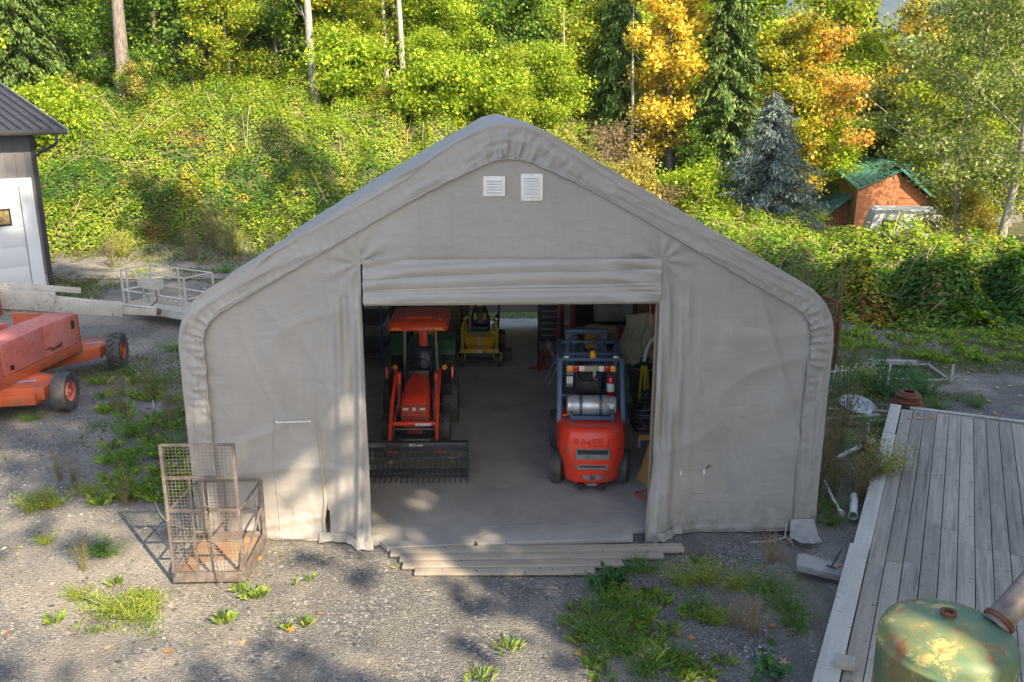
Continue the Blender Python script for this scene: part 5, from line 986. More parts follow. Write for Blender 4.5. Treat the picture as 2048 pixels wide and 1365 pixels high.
mb=MB(); mb.tube([(0.02+.04*cos(t),-.03,1.12+.045*sin(t)) for t in np.linspace(-.6,4.4,14)],.014,6); mb.build('hook',M['steel'],ch)
zz=1.07;k=0;xo=0
while zz>.03:
    mb=MB(); a=(k%2)*pi/2; mb.tube([((.013*cos(t))*cos(a)+xo,-.05-(.013*cos(t))*sin(a)-.0*(1.1-zz),zz-.02+.024*sin(t)) for t in np.linspace(0,2*pi,8,endpoint=False)],.005,4,closed=True); mb.build('link',M['steel'],ch,60); zz-=.033;k+=1; xo+=.0035
# ---------------------------------------------------------------- boom lift
bl=thing('boom_lift','faded orange-red boom lift with a white boom parked at the left edge','boom lift',(-10.6,18,0))
def W_(p): return (p[0]+10.6,p[1]-18,p[2] if len(p)>2 else 0)
tA=tyre_mesh(.40,.30,.22,rib=True); tB=tyre_mesh(.40,.32,.22,1,16,.035)
wheel(bl,W_((-9.15,17.0,.41)),tA,rim_mesh(.21,.3,M['liftred'],1,.05),R(4),lab='smooth ribbed black tyre nearest the viewer'); wheel(bl,W_((-9.38,20.0,.43)),tB,rim_mesh(.21,.32,M['liftor'],1,.05),R(8),lab='lugged black tyre at the far corner')
mb=MB(); 
def quadbox(mb,P,z0,z1): n=len(P); mb.prism([(p[0]+10.6,p[1]-18) for p in P],z0,z1,'z')
quadbox(mb,[(-9.35,16.6),(-9.3,17.3),(-10.6,18.0),(-10.1,19.0),(-9.6,19.6),(-9.55,20.3),(-10.2,20.4),(-11.4,19.6),(-12.8,17.0),(-12.8,16.2),(-10.6,16.35)],.36,.62); chs=mb.build('chassis',M['liftor'],bl,20,bevel=.02)
mb=MB(); quadbox(mb,[(-9.5,16.5),(-9.45,16.75),(-12.5,16.2),(-12.5,15.9)],.28,.5); mb.build('bumper_beam',M['liftor'],chs,20,bevel=.01)
for x,y,z in ((-9.9,17.0,.622),(-9.9,20.0,.622)): mb=MB(); mb.box(W_((x,y,z)),(.35,.12,.004),rz=.4); mb.build('decal',M['bdecal'],chs,0)
# turntable and engine covers: long slanted body
Pa=G(12,775,.62); Pb=G(163,702,.62); e=(Pb-Pa).normalized(); e.z=0; nb=Vector((-e.y,e.x,0))
def turr(a0,a1,b0,b1,z0,z1,z1b=None,mat='faded',name='cover',bv=.02,z0b=None):
    mb=MB(); q=Pa.copy(); q.z=0; v=[]
    for (z_a,z_b) in ((z0,z0b if z0b is not None else z0),(z1,z1b if z1b is not None else z1)):
        for a,b in ((a0,b0),(a1,b0),(a1,b1),(a0,b1)): p=q+e*a+nb*b; v.append((p.x+10.6,p.y-18,z_a if a==a0 else z_b))
    mb.add(v,[(0,3,2,1),(4,5,6,7),(0,1,5,4),(1,2,6,5),(2,3,7,6),(3,0,4,7)]); return mb.build(name,M[mat],bl,25,bevel=bv)
LL=(Pb-Pa).length
turr(-3,LL+.02,-.03,1.9,.62,.82,mat='liftor',name='turntable')
c1=turr(-.9,.02,0.02,1.6,.82,1.5,1.55,'liftred','engine_cover'); c1['label']='bright red cover at the frame edge'
c2=turr(.03,LL*.52,0,.7,.83,1.48,1.52,'faded','engine_cover'); c3=turr(LL*.525,LL,0,.7,.83,1.52,1.5,'faded','engine_cover')
turr(.0,LL*.5,.72,1.0,.83,1.6,1.6,'liftred','cover_ridge'); turr(LL*.97,LL*1.02,.0,1.5,.83,1.5,1.45,'liftor','end_plate')
def onface(a0,a1,z0,z1,mat,name,par,sl=0):
    q=Pa.copy(); q.z=0; v=[]
    for off in (-.004,-.012):
        for a,z in ((a0,z0),(a1,z0+sl),(a1,z1+sl),(a0,z1)): p=q+e*a+nb*off; v.append((p.x+10.6,p.y-18,z))
    mb=MB(); mb.add(v,[(0,1,2,3),(4,7,6,5),(0,4,5,1),(1,5,6,2),(2,6,7,3),(3,7,4,0)]); return mb.build(name,M[mat],par,0)
onface(LL*.15,LL*.38,1.16,1.28,'liftred','door_vent',c2,.02); onface(LL*.08,LL*.12,.9,1.0,'black','latch',c2); onface(LL*.9,LL*.94,1.2,1.38,'black','latch',c3); None
p_=Pa+e*(LL*.66)-nb*.012; text('Snorkel',.15,.002,M['black'],bl,(p_.x+10.6,p_.y-18,.97),(R(90),R(-3),math.atan2(e.y,e.x)))
p_=Pa+e*(LL*.56)-nb*.012; text('UNO',.07,.002,M['black'],bl,(p_.x+10.6,p_.y-18,1.0),(R(90),0,math.atan2(e.y,e.x)))
# boom: telescoping boxes from upper left to the basket
b0=Vector((-15.0,19.3,2.05)); b1=Vector((-9.7,23.35,.62)); bd=(b1-b0)
def bp(t,dz=0,dy=0): p=b0+bd*t; return (p.x+10.6,p.y-18+dy,p.z+dz)
for t0,t1,w,h,dz,nm in ((0,.62,.42,.5,.07,'outer_boom'),(.0,.72,.12,.14,.40,'hose_tray'),(.56,.86,.32,.36,-.02,'inner_boom'),(.84,.99,.16,.18,-.05,'fly_section'),(.05,.66,.25,.12,-.27,'lower_link')):
    mb=MB(); mb.beam(bp(t0,dz),bp(t1,dz),w,h); mb.build(nm,M['liftw'],bl,25,bevel=.01)
mb=MB(); mb.beam(bp(.618,.05),bp(.6205,.05),.28,.34); mb.build('boom_end_shade',M['black'],bl,0)  # solid black plate stands for the unlit inside of the boom end
mb=MB(); mb.cyl(bp(.6,.2),bp(.99,.06),.035,10); mb.cyl(bp(.75,-.1),bp(1.0,-.02),.04,10); mb.build('levelling_cylinder',M['liftw'],bl); mb=MB(); mb.ball(bp(1.0,-.02),.09,10); mb.build('knuckle',M['rust'],bl)
T(bl,'lift_ram',[W_((-12.2,18.6,1.5)),W_((-12.6,19.8,2.0))],.05,'liftor',8); mb=MB(); mb.b2((-2.3,1.6,1.2),(-1.6,2.4,1.9)); mb.build('boom_rest',M['liftor'],bl,20,bevel=.02)
# basket
bk_o=Vector((-11.35,25.0,.26)); bu=Vector((.86,-.50,0)); bv_=Vector((.50,.86,0))
def bq(a,b,z): p=bk_o+bu*a+bv_*b; return (p.x+10.6,p.y-18,p.z+z)
BL,BD,BH=2.7,1.0,1.2
mb=MB(); P4=[bq(0,0,0),bq(BL,0,0),bq(BL,BD,0),bq(0,BD,0)]; mb.add(P4+[(x,y,z+.05) for x,y,z in P4],[(0,3,2,1),(4,5,6,7),(0,1,5,4),(1,2,6,5),(2,3,7,6),(3,0,4,7)]); bkf=mb.build('basket_floor',M['liftw'],bl,0)
def BT(name,pts,r=.022): return T(bkf,name,[bq(*p) for p in pts],r,'liftw',6)
for z in (BH,.6): 
    for p in ([(0,0,z),(BL,0,z)],[(BL,0,z),(BL,BD,z)],[(0,BD,z),(BL,BD,z)],[(0,0,z),(0,BD,z)]): BT('rail',p,.022 if z>1 else .03)
for a,b in ((0,0),(0,BD),(BL,0),(BL,BD),(1.25,0),(1.25,BD),(.25,0)): BT('post',[(a,b,0),(a,b,BH)],.03)
mb=MB(); mb.beam(bq(.0,.9,.3),bq(.3,.9,.3),.05,.9); mb.build('side_panel',M['liftw'],bl,0)
for p in ([(0,0,.12),(BL,0,.12)],[(0,BD,.12),(BL,BD,.12)],[(0,0,.12),(0,BD,.12)]): mb=MB(); mb.beam(bq(*p[0]),bq(*p[1]),.02,.2); mb.build('toe_board',M['liftw'],bkf,0)
mb=MB(); mb.beam(bq(.85,.02,.9),bq(1.65,.02,.9),.26,.26); mb.build('control_box',M['liftw'],bl,20,bevel=.02); T(bl,'control_guard',[bq(.75,-.15,1.1),bq(1.75,-.15,1.1),bq(1.8,.3,1.12),bq(.75,.3,1.12),bq(.75,-.15,1.1)],.022,'liftw',6)
for a in (.95,1.6): T(bl,'control_leg',[bq(a,0,.9),bq(a,-.02,.4)],.025,'liftw',6)
mb=MB(); mb.beam(bq(1.25,-.1,.2),bq(1.6,-.3,.25),.3,.22); mb.build('basket_mount',M['liftw'],bl,20,bevel=.02); T(bl,'cable',[bq(1.5,-.05,.8),bq(1.7,-.15,.5),bq(1.5,-.3,.3),bq(1.3,-.35,.1)],.016,'rust',6)
# ---------------------------------------------------------------- things stored in the shelter
def single(name,mb,mat,label,cat,loc=(0,0,0),rz=0,group=None,bevel=0,smooth=35):
    o=mb.build(name,mat,None,smooth,bevel); o.location=loc; o.rotation_euler=(0,0,rz); return tag(o,label,cat,group)
def PW_(u,v,Y): # world point on the ray at depth Y (survey helper for things off the ground)
    a=(u-1024)/FC;b=(682.5-v)/FC; dy=cos(PC)+b*sin(PC); dz=-sin(PC)+b*cos(PC); t=Y/dy; return Vector((a*t,Y,6.04+dz*t))
for k,(x,z,w,h,lb) in enumerate([(-1.62,Z0,.95,.55,'lower brown cardboard carton standing by the rear opening'),(-1.6,Z0+.56,.92,.5,'upper brown cardboard carton, closed with a pale strip'),(-2.45,Z0,.6,.45,'small carton left of the stacked pair')]):
    t=thing('cardboard_box',lb,'box',(x,23.0,z),R(2)); B(t,'carton',(-w/2,-.3,0),(w/2,.3,h),'card',.006); B(t,'tape',(-w/2-.002,-.304,h-.06),(w/2+.002,-.299,h-.03),'cream',0)
t=thing('blue_shelf_rack','blue steel shelf rack along the left wall','rack',(-3.4,20.6,Z0))
for x in (-.35,.35):
    for y in (-.8,.8): B(t,'upright',(x-.03,y-.03,0),(x+.03,y+.03,2.2),'blue')
for z in (.3,1.0,1.7): s_=B(t,'shelf',(-.36,-.8,z),(.36,.8,z+.04),'blackm')
t=thing('grey_cabinet','tall grey cabinet with a glassy front behind the tractor canopy','cabinet',(-2.6,22.3,Z0)); B(t,'body',(-.5,-.3,0),(.5,.3,1.15),'charcoal',.01); B(t,'door',(-.46,-.32,.1),(-.02,-.301,1.1),'siding'); B(t,'door',(.02,-.32,.1),(.46,-.301,1.1),'siding')
t=thing('tool_cabinet','black tool cabinet with drawers beside the rear opening','cabinet',(.98,22.3,Z0)); B(t,'body',(-.3,-.3,.05),(.3,.3,1.15),'black',.02)
for k in range(6): B(t,'drawer',(-.27,-.325,.12+k*.16),(.27,-.301,.25+k*.16),'blackm'); B(t,'handle',(-.2,-.335,.21+k*.16),(.2,-.326,.222+k*.16),'galv',0)
text('TOOLS',.07,.002,M['wht'],t,(0,-.34,.5),(R(90),0,0)) if False else None
t=thing('engine_hoist','dark red engine hoist with its mast upright by the tool cabinet','hoist',(1.18,20.6,Z0)); 
B(t,'mast',(-.09,-.06,.1),(.09,.06,1.45),'dred',.01); B(t,'mast',(.25,.3,.1),(.4,.42,1.4),'dred',.01); B(t,'leg',(-.5,-1.1,.05),(-.4,.2,.13),'dred'); B(t,'leg',(.4,-1.1,.05),(.5,.2,.13),'dred'); B(t,'base_bar',(-.5,-.1,.05),(.5,.02,.15),'dred'); T(t,'ram',[(0,-.2,.5),(0,-.1,1.2)],.03,'black')
B(t,'boom',(-.04,-.8,1.3),(.04,.1,1.4),'dred')
t=thing('bolt_stand','red based upright stand on a thin black pole near the tool cabinet','stand',(.62,19.7,Z0)); T(t,'pole',[(0,0,.05),(0,0,.95)],.025,'black'); B(t,'foot',(-.22,-.04,0),(.22,.04,.06),'dred'); B(t,'foot',(-.04,-.2,0),(.04,.2,.055),'dred')
t=thing('folding_stand','folding grey metal trestle with crossed legs left of the forklift','trestle',(.98,18.5,Z0))
for s in (-1,1): T(t,'leg',[(-.22,s*.3,.0),(.2,s*.3,.95)],.014,'galv'); T(t,'leg',[(.22,s*.3,.0),(-.2,s*.3,.95)],.014,'galv'); mb=MB(); mb.ball((s*.17,.1*s,.92),(.07,.08,.09),8); mb.build('clamp_head',M['galv'],t)
T(t,'cross_bar',[(-.2,-.3,.95),(-.2,.3,.95)],.016,'galv'); T(t,'cross_bar',[(.2,-.3,.95),(.2,.3,.95)],.016,'galv')
t=thing('steel_bench','dark steel bench standing behind the forklift mast','bench',(1.75,17.9,Z0)); B(t,'bench_top',(-.7,-.35,1.05),(.9,.35,1.1),'blackm'); [B(t,'leg',(x-.03,y-.03,0),(x+.03,y+.03,1.05),'blackm') for x in (-.65,.85) for y in (-.3,.3)]
t=thing('yellow_crate','yellow slotted plastic crate on the bench, seen between the forklift mast rails','crate',(1.72,17.65,Z0+1.1)); B(t,'crate_body',(-.19,-.15,0),(.19,.15,.14),'yellow',.01)
for k in range(7): B(t,'crate_slat',(-.185+k*.055,-.155,.14),(-.16+k*.055,-.145,.26),'yellow',0)
B(t,'crate_rim',(-.19,-.16,.26),(.19,.15,.29),'yellow',.004)
mb=MB(); mb.lathe([(0,0),(.12,0),(.13,.05),(.13,.2),(.06,.28),(.03,.3),(0,.3)],n=10); single('yellow_jug',mb,M['yellow'],'yellow jug left of the slotted crate on the bench','jug',(1.25,17.65,Z0+1.1))
t=thing('open_carton','open cardboard carton with its flap up above the forklift mast','box',(1.9,18.05,Z0+1.1)); B(t,'carton',(-.35,-.15,0),(.35,.2,.3),'card'); mb=MB(); mb.box((.0,-.2,.33),(.6,.25,.006),rot=Euler((R(25),R(5),0))); mb.build('flap',M['card'],t,0)
mb=MB(); mb.lathe([(0,0),(.1,0),(.1,.2),(.06,.24),(.03,.25),(0,.25)],n=12); single('paper_sack',mb,M['card'],'crumpled tan paper sack at the left end of the bench','sack',(1.22,18.0,Z0+1.1))
t=thing('office_chair','black mesh-backed office chair behind the bench','chair',(1.75,20.6,Z0),.2); mb=MB(); mb.tube([(-.22,0,.8),(-.2,0,1.35),(.2,0,1.35),(.22,0,.8)],.02,8,closed=True); mb.b2((-.2,-.01,.82),(.2,.01,1.33)); mb.build('backrest',M['black'],t); B(t,'seat',(-.25,-.45,.5),(.25,.02,.58),'black',.03); T(t,'stem',[(0,-.2,.1),(0,-.2,.5)],.03,'black'); [T(t,'leg',[(0,-.2,.12),(.28*cos(k*1.257),-.2+.28*sin(k*1.257),.03)],.018,'black',6) for k in range(5)]
t=thing('white_shelving','white perforated shelving unit against the rear wall','shelving',(1.9,22.6,Z0)); [B(t,'upright',(x-.04,-.2,0),(x+.04,.2,1.55),'wht') for x in (-.55,.55)]; [B(t,'shelf',(-.55,-.2,z),(.55,.2,z+.05),'wht') for z in (.4,.95,1.5)]
mb=MB(); 
t_=np.linspace(0,1,40); U,Vv=np.meshgrid(t_,t_,indexing='ij')
Xc=(-.35-.12*Vv)+(.75+.2*Vv)*U+.04*np.sin(Vv*7); Zc=1.62*(1-Vv)+.65*Vv-.14*np.abs(U-.45)*1.6; Yc=-.28*np.sin(U*pi)**.6+.05*np.sin(U*26+2*np.sin(Vv*4))*(.3+Vv)+.04*fbm(U*5,Vv*5,3,2)
o=link('draped_sheet',npmesh('draped_sheet',np.stack([Xc,Yc,Zc],-1).reshape(-1,3),grid(40,40),M['cream'],True),None,(2.5,16.1,.72)); tag(o,'cream sheet draped over stored goods at the right inside wall','sheet')
t=thing('wire_rack','dark loaded rack standing under the cream sheet','rack',(2.95,16.9,Z0)); B(t,'frame',(-.4,-.4,0),(.5,1.2,1.5),'blackm')
q=random.Random(9)
for k,(x,y,w,d,h,m_,nm,lb) in enumerate([(3.5,18.6,.9,.7,1.0,'black','storage_tote','black storage tote stacked low by the right wall'),(3.4,19.6,.8,.6,1.3,'charcoal','metal_locker','charcoal metal locker by the right wall'),(3.0,20.8,1.0,.6,.8,'dred','tool_chest','dark red tool chest near the rear right corner'),(3.6,21.8,.9,.7,1.5,'card','tall_carton','tall cardboard carton in the rear right corner'),(2.5,22.4,.6,.5,.9,'black','plastic_bin','black plastic bin by the rear wall right of the shelving'),(2.9,19.2,.5,.5,.7,'blue','blue_drum_box','blue box on the floor before the dark locker')]):
    t=thing(nm,lb,'storage box',(x,y,Z0),q.uniform(-.1,.1)); B(t,'body',(-w/2,-d/2,0),(w/2,d/2,h),m_,.02); B(t,'lid',(-w/2-.01,-d/2-.01,h+.001),(w/2+.01,d/2+.01,h+.04),'charcoal',.01)
t=thing('rear_ledge_box','pale carton on the ledge under the rear wall','box',(2.35,20.9,Z0+.9)); B(t,'carton',(-.35,-.2,0),(.35,.2,.35),'cream'); 
t=thing('side_table','dark table under the pale carton','table',(2.35,20.9,Z0)); B(t,'table_top',(-.6,-.3,.85),(.6,.3,.9),'black'); [B(t,'leg',(x-.03,y-.03,0),(x+.03,y+.03,.85),'black') for x in(-.55,.55) for y in (-.25,.25)]
# bicycle leaning in the shade
t=thing('bicycle','black bicycle leaning among the goods right of the forklift','bicycle',(2.55,16.1,Z0),R(80))
for x in (-.5,.5): mb=MB(); mb.tube([(x+.3*cos(a),0,.32+.3*sin(a)) for a in np.linspace(0,2*pi,24,endpoint=False)],.022,6,closed=True); w_=mb.build('wheel',M['tyre'],t); mb=MB(); [mb.tube([(x,0,.32),(x+.29*cos(a),0,.32+.29*sin(a))],.003,3) for a in np.linspace(0,2*pi,12,endpoint=False)]; mb.build('spokes',M['galv'],w_)
T(t,'frame',[(.5,0,.32),(.35,0,.8),(-.15,0,.75),(-.05,0,.3),(.33,0,.7)],.018,'black'); T(t,'frame',[(-.5,0,.32),(-.15,0,.75),(-.05,0,.3),(-.5,0,.32)],.014,'black'); T(t,'handlebar',[(.34,-.25,.98),(.38,0,.92),(.34,.25,.98)],.014,'galv'); B(t,'saddle',(-.3,-.06,.86),(-.05,.06,.92),'black',.02)
t=thing('yellow_sawhorse','pair of yellow splayed props standing by the right door post','prop stand',(2.42,15.3,Z0)); 
for a,b_ in (((-.12,0,0),(-.02,.1,1.4)),((.05,-.02,.0),(.02,.1,1.4)),((.2,.2,0),(.05,.12,1.4))): mb=MB(); mb.beam(a,b_,.035,.035); mb.build('leg',M['yelm'],t,0)
B(t,'head',(-.06,.05,1.37),(.09,.17,1.49),'black',.01)
T0=MB(); T0.tube([(0,0,0),(.03,0,.2),(.1,.02,.36),(.2,.04,.46)],.035,8); single('curved_pipe',T0,M['chwhite'],'short curved white pipe rising from the yellow props','pipe',(2.42,15.35,Z0+1.45))
# bench with coiled hoses by the right door post
t=thing('timber_trestle','orange timber beam on grey trestles inside the right door post','workbench',(2.4,13.75,Z0)); B(t,'beam',(-.3,-.2,.62),(.5,.0,.72),'ply',.006); B(t,'bench_top',(-.38,-.22,.725),(.5,.75,.76),'charcoal'); [B(t,'leg',(x-.04,y-.04,0),(x+.04,y+.04,.62),'concrete_b') for x in (.15,.42) for y in (-.1,.6)]; B(t,'caster_arm',(-.3,-.1,.45),(-.25,-.05,.62),'galv')
for k,(m_,lb) in enumerate((('charcoal','lowest grey tray under the coiled hoses'),('dred','red tray directly under the coiled hoses'))): mb=MB(); mb.b2((-.34+k*.1,-.1,0),(.4,.5,.05)); single('flat_tray',mb,M[m_],lb,'tray',(2.4,13.72,Z0+.762+k*.052),.05,bevel=.01)
def coil(label,x,y,z,n,r,h,sx=1,seed=0,mat='hose',th=.018):
    q=random.Random(seed); pts=[]
    for i in range(n*16):
        a=2*pi*i/16; l=i/16; rr=r*(1+.12*sin(l*2.1)+.08*sin(a*2+l)); pts.append((rr*cos(a)*sx+.03*sin(l*1.7),rr*sin(a)+.03*cos(l*2.3),h*(l/n)+.03*sin(a*2+l*1.3)+.02))
    mb=MB(); mb.tube(pts,th,6); return single('coiled_hose',mb,M[mat],label,'hose',(x,y,z),0,smooth=60)
coil('wide lower coil of black hose heaped on the trestle',2.32,13.95,Z0+.85,8,.3,.22,1,1); coil('upper coil of black hose leaning on the heap beside the door post',2.5,14.15,Z0+1.08,6,.22,.18,1.1,4); coil('tangled black cable sagging off the front of the heap',2.2,13.8,Z0+.85,5,.2,.14,1,7,th=.012)
coil('thin loop of red hose lying on the concrete by the right door post',2.08,12.75,Z0,2,.13,.01,1,3,'redhose',.008)
mb=MB(); mb.box((0,0,.3),(.26,.03,.62),rot=Euler((R(-14),R(8),0))); single('brown_board',mb,M['ply'],'brown panel leaning against the trestle near the right door post','board',(2.22,13.2,Z0+.02),R(-55),bevel=.004)
mb=MB(); mb.beam((0,0,0),(.012,0,-.42),.035,.008); single('hanging_strap',mb,M['orstrap'],'bright orange strap hanging at the top right corner of the doorway','strap',(1.94,12.0,3.5))
# ---------------------------------------------------------------- odds and ends right of the shelter
t=thing('rusty_crate_frame','rusty mesh-sided steel crate standing past the shelter corner','crate',(6.75,19.7,0),R(8))
for x in (0,.9):
    for y in (0,.8): B(t,'post',(x-.03,y-.03,0),(x+.03,y+.03,1.6),'rust')
for z in (.1,.65,1.15,1.58): [B(t,'rail',a,b_,'rust') for a,b_ in (((.03,-.02,z),(.87,.02,z+.05)),((.03,.78,z),(.87,.82,z+.05)),((.88,.03,z),(.92,.77,z+.05)))]
B(t,'panel',(.03,.0,.68),(.87,.01,1.15),'rust'); B(t,'mesh_panel',(.03,-.01,.15),(.87,.0,.65),'steel')
t=thing('white_wire_pile','heap of white wire racks past the shelter corner','scrap pile',(7.75,18.4,0),R(5)); q=random.Random(2)
for k in range(14): x=-.9+k*.1; T(t,'wire',[(x,0,.02),(x+q.uniform(-.15,.15),.1,.45+q.uniform(0,.12))],.014,'wht',5)
for z in (.06,.4): T(t,'wire',[(-1.,.02,z),(.55,.08,z+.05)],.014,'wht',5)
for k in range(3): T(t,'wire',[(-.5+k*.5,-.1,.02),(-.1+k*.4,.2,.5)],.022,'wht',5)
t=thing('white_window_frame','white rectangular frame lying on the gravel behind the potted plant','frame',(8.35,18.9,.03),R(-4))
for a,b_ in (((0,0,0),(.06,1.3,.05)),((1.5,0,0),(1.56,1.3,.05)),((.06,0,0),(1.5,.06,.05)),((.06,1.24,0),(1.5,1.3,.05))): B(t,'frame_bar',a,b_,'concrete_b')
B(t,'board_edge',(.2,1.32,.0),(1.3,1.5,.08),'concrete_b')
mb=MB(); mb.b2((0,0,0),(.05,.04,.4)); single('white_stake',mb,M['liftw'],'short white stake at the right end of the flat white frame','stake',(9.95,18.9,.0),.2)
for k,(z,sc,lb) in enumerate([(.0,1,'lower rusty truck wheel rim at the deck corner'),(.2,.82,'upper rusty truck wheel rim stacked on the lower one')]):
    mb=MB(); mb.lathe([(.3,0),(.29,.02),(.25,.04),(.24,.09),(.27,.11),(.265,.13),(.2,.17),(.18,.2),(.13,.21),(.12,.19),(.15,.15),(.2,.1),(.22,.02)],n=32,closed=True); o=single('truck_wheel',mb,M['rust'],lb,'wheel rim',(8.1,16.95,.02+z),0); o.scale=(sc*1.15,sc*1.15,sc*1.2)
mb=MB(); mb.lathe([(.0,.03),(.1,.05),(.25,.06),(.3,.02),(.29,.0),(.24,.03),(0,.0)],n=28); o=single('hubcap',mb,M['galv'],'grey dished metal lid lying left of the rusty rims','lid',(7.05,16.9,.15),0); o.rotation_euler=(.25,.1,0); o.scale=(1.25,1.2,1)
mb=MB(); mb.lathe([(.055,0),(.07,0),(.07,.02),(.062,.03),(.062,.75),(.055,.75),(.05,.0)],n=20); o=single('pvc_pipe',mb,M['chwhite'],'thick white pipe lying with its open end toward the viewer beside the deck','pipe',(5.15,12.05,.07)); o.rotation_euler=(R(-90),0,R(-22))
mb=MB(); mb.tube([(0,0,0),(.02,.35,.02),(.08,.9,.06),(.12,1.2,.03)],.022,8); mb.lathe([(.0,-.02),(.045,-.02),(.045,.03),(.0,.03)],(0,-.01,0),'y',12); single('thin_white_pipe',mb,M['chwhite'],'thin white pipe with a coupling, left of the thick one','pipe',(5.02,12.2,.05))
mb=MB(); mb.tube([(-.4,-.1,.1),(.35,.15,.35)],.04,10); single('slanted_white_pipe',mb,M['chwhite'],'slanted white pipe among the weeds behind the rusty post','pipe',(6.05,14.3,.0))
mb=MB(); mb.b2((-.04,-.03,0),(.04,.03,.55)); single('rusty_post',mb,M['rust'],'short rusty steel post in the weeds between shelter and deck','post',(6.0,13.9,0),.1,bevel=.004)
mb=MB(); mb.tube([(0,0,0),(.02,0,.6)],.035,10); single('blue_white_post',mb,M['galv'],'grey capped post just behind the rusty one','post',(6.3,14.6,0))
for k in range(5): mb=MB(); mb.b2((-.7,-.06,0),(.7,.06,.05)); single('scrap_board',mb,M['board' if k%2 else 'concrete_b'],['grey scrap board under the lid','pale scrap board nearest the deck edge among the weeds','scrap board half under leaves behind the tall weeds','weathered scrap board beside the wire heap','short scrap board at the foot of the wire heap'][k],'board',(7.1-.25*k+.3*(k%2),16.7+.55*(k-1)*(1 if k!=2 else -.9),.03+.03*k),R([5,-8,12,-3,60][k]))
mb=MB(); mb.prism([(-.31,-.14),(.3,-.17),(.31,.1),(-.22,.17),(-.31,.13)],0,.1,'z'); o=single('concrete_paver',mb,M['concrete_b'],'flat grey concrete slab lying on gravel left of the deck','paver',(4.12,10.5,.04),R(-20),bevel=.012); o.rotation_euler=(R(6),R(4),R(-18))
t=thing('trailer_jack','small black bar with an orange end on the concrete slab','tool',(4.28,10.45,.16),R(50)); T(t,'bar',[(-.1,0,0),(.25,0,.1)],.014,'black'); T(t,'cross_bar',[(-.1,-.06,0),(-.1,.06,0)],.012,'black'); mb=MB(); mb.ball((.0,-.07,.0),.025,8); mb.build('end_cap',M['orstrap'],t)
# cords
cp=[G(*p,.02) for p in ((300,975),(310,1005),(325,1035),(350,1052),(395,1062),(450,1066),(520,1070),(590,1070),(640,1074),(662,1076),(684,1070),(690,1050))]; cp[-1].z=.25; mb=MB(); 
def sm(P,n=8):
    out=[]
    for i in range(len(P)-1):
        a,b_,c,d=P[max(0,i-1)],P[i],P[i+1],P[min(len(P)-1,i+2)]
        for k in range(n): t=k/n; out.append(.5*((2*b_)+(c-a)*t+(2*a-5*b_+4*c-d)*t*t+(3*b_-a-3*c+d)*t**3))
    return out+[P[-1]]
for p in cp[:-1]: p.z=.025
mb.tube(sm(cp),.011,6); single('extension_cord',mb,M['cord'],'pale yellow-green cord snaking along the foot of the shelter behind the man basket','cord',smooth=60)
cp=[G(*p,.03) for p in ((262,735),(285,755),(300,780),(308,815))]; mb=MB(); mb.tube(sm(cp),.01,5); single('string',mb,M['chwhite'],'thin whitish cord in the grass right of the boom lift tyre','cord',smooth=60)
# ---------------------------------------------------------------- plants one can tell apart
def weedmesh(kind,seed):
    q=np.random.default_rng(seed); mb=MB(); P=[];c=[];sz=.05;up=.3;asp=.4
    if kind=='dry': ns,h,sp,nl,sz,cl=22,.55,.3,260,.035,[(.34,.24,.14),(.4,.26,.16),(.25,.2,.1)]
    elif kind=='tall': ns,h,sp,nl,sz,cl=22,1.15,.32,1300,.035,[(.1,.13,.05),(.17,.18,.08),(.22,.2,.11),(.3,.24,.12)]
    elif kind=='bush': ns,h,sp,nl,sz,cl=22,.75,.45,2600,.042,[(.3,.36,.07),(.42,.42,.12),(.16,.25,.05),(.5,.45,.14)]; 
    elif kind=='dock': ns,h,sp,nl,sz,cl=11,.2,.22,60,.1,[(.05,.16,.05),(.08,.2,.05)]; asp=.55
    elif kind=='low': ns,h,sp,nl,sz,cl=22,.2,.36,900,.028,[(.12,.24,.04),(.2,.3,.05),(.09,.18,.03)]
    elif kind=='lowy': ns,h,sp,nl,sz,cl=22,.28,.4,1100,.028,[(.3,.36,.06),(.42,.4,.08),(.2,.28,.04)]
    elif kind=='fern': ns,h,sp,nl,sz,cl=20,.75,.85,2400,.06,[(.08,.2,.06),(.12,.26,.07),(.06,.15,.05)]
    for i in range(ns):
        a=q.random()*6.28; r=sp*q.random()**.5; hh=h*(.5+.6*q.random()); e=np.array([cos(a)*r,sin(a)*r,hh]); b=np.array([cos(a)*r*.15,sin(a)*r*.15,0]); m=(b+e)/2+np.array([0,0,hh*.12])
        mb.tube([tuple(b),tuple(m),tuple(e)],[.006,.004,.002],4); k=nl//ns; t=q.random(k)**.7; p=np.outer(1-t,b)+np.outer(t,e)+q.normal(size=(k,3))*np.array([.05,.05,.035])*(1 if kind!='bush' else 1.6)*(1.6 if kind in('fern',) else 1); p[:,2]=np.maximum(p[:,2],.01); P.append(p)
    P=np.concatenate(P); return mb.mesh('stem',mk('stem_'+kind,cl[-1],cl[0],.8),50),leafmesh('leaves',P,sz,pal(cl,len(P)),up,asp)
WM={k:[weedmesh(k,i*7+3) for i in range(2)] for k in ('dry','tall','bush','dock','low','lowy','fern')}
def plant(kind,x,y,s,label,name='weed',cat='plant',group=None,i=0,z=None,sz=None):
    st,lv=WM[kind][i%2]; t=thing(name,label,cat,(x,y,float(gz(x,y)) if z is None else z),rnd.random()*6.28,group); t.scale=(s,s,sz or s); link('stem',st,t); link('foliage',lv,t); return t
def pg(kind,u,v,s,label,name='weed',i=0,sz=None): p=G(u,v); return plant(kind,p.x,p.y,s,label,name,i=i,sz=sz)
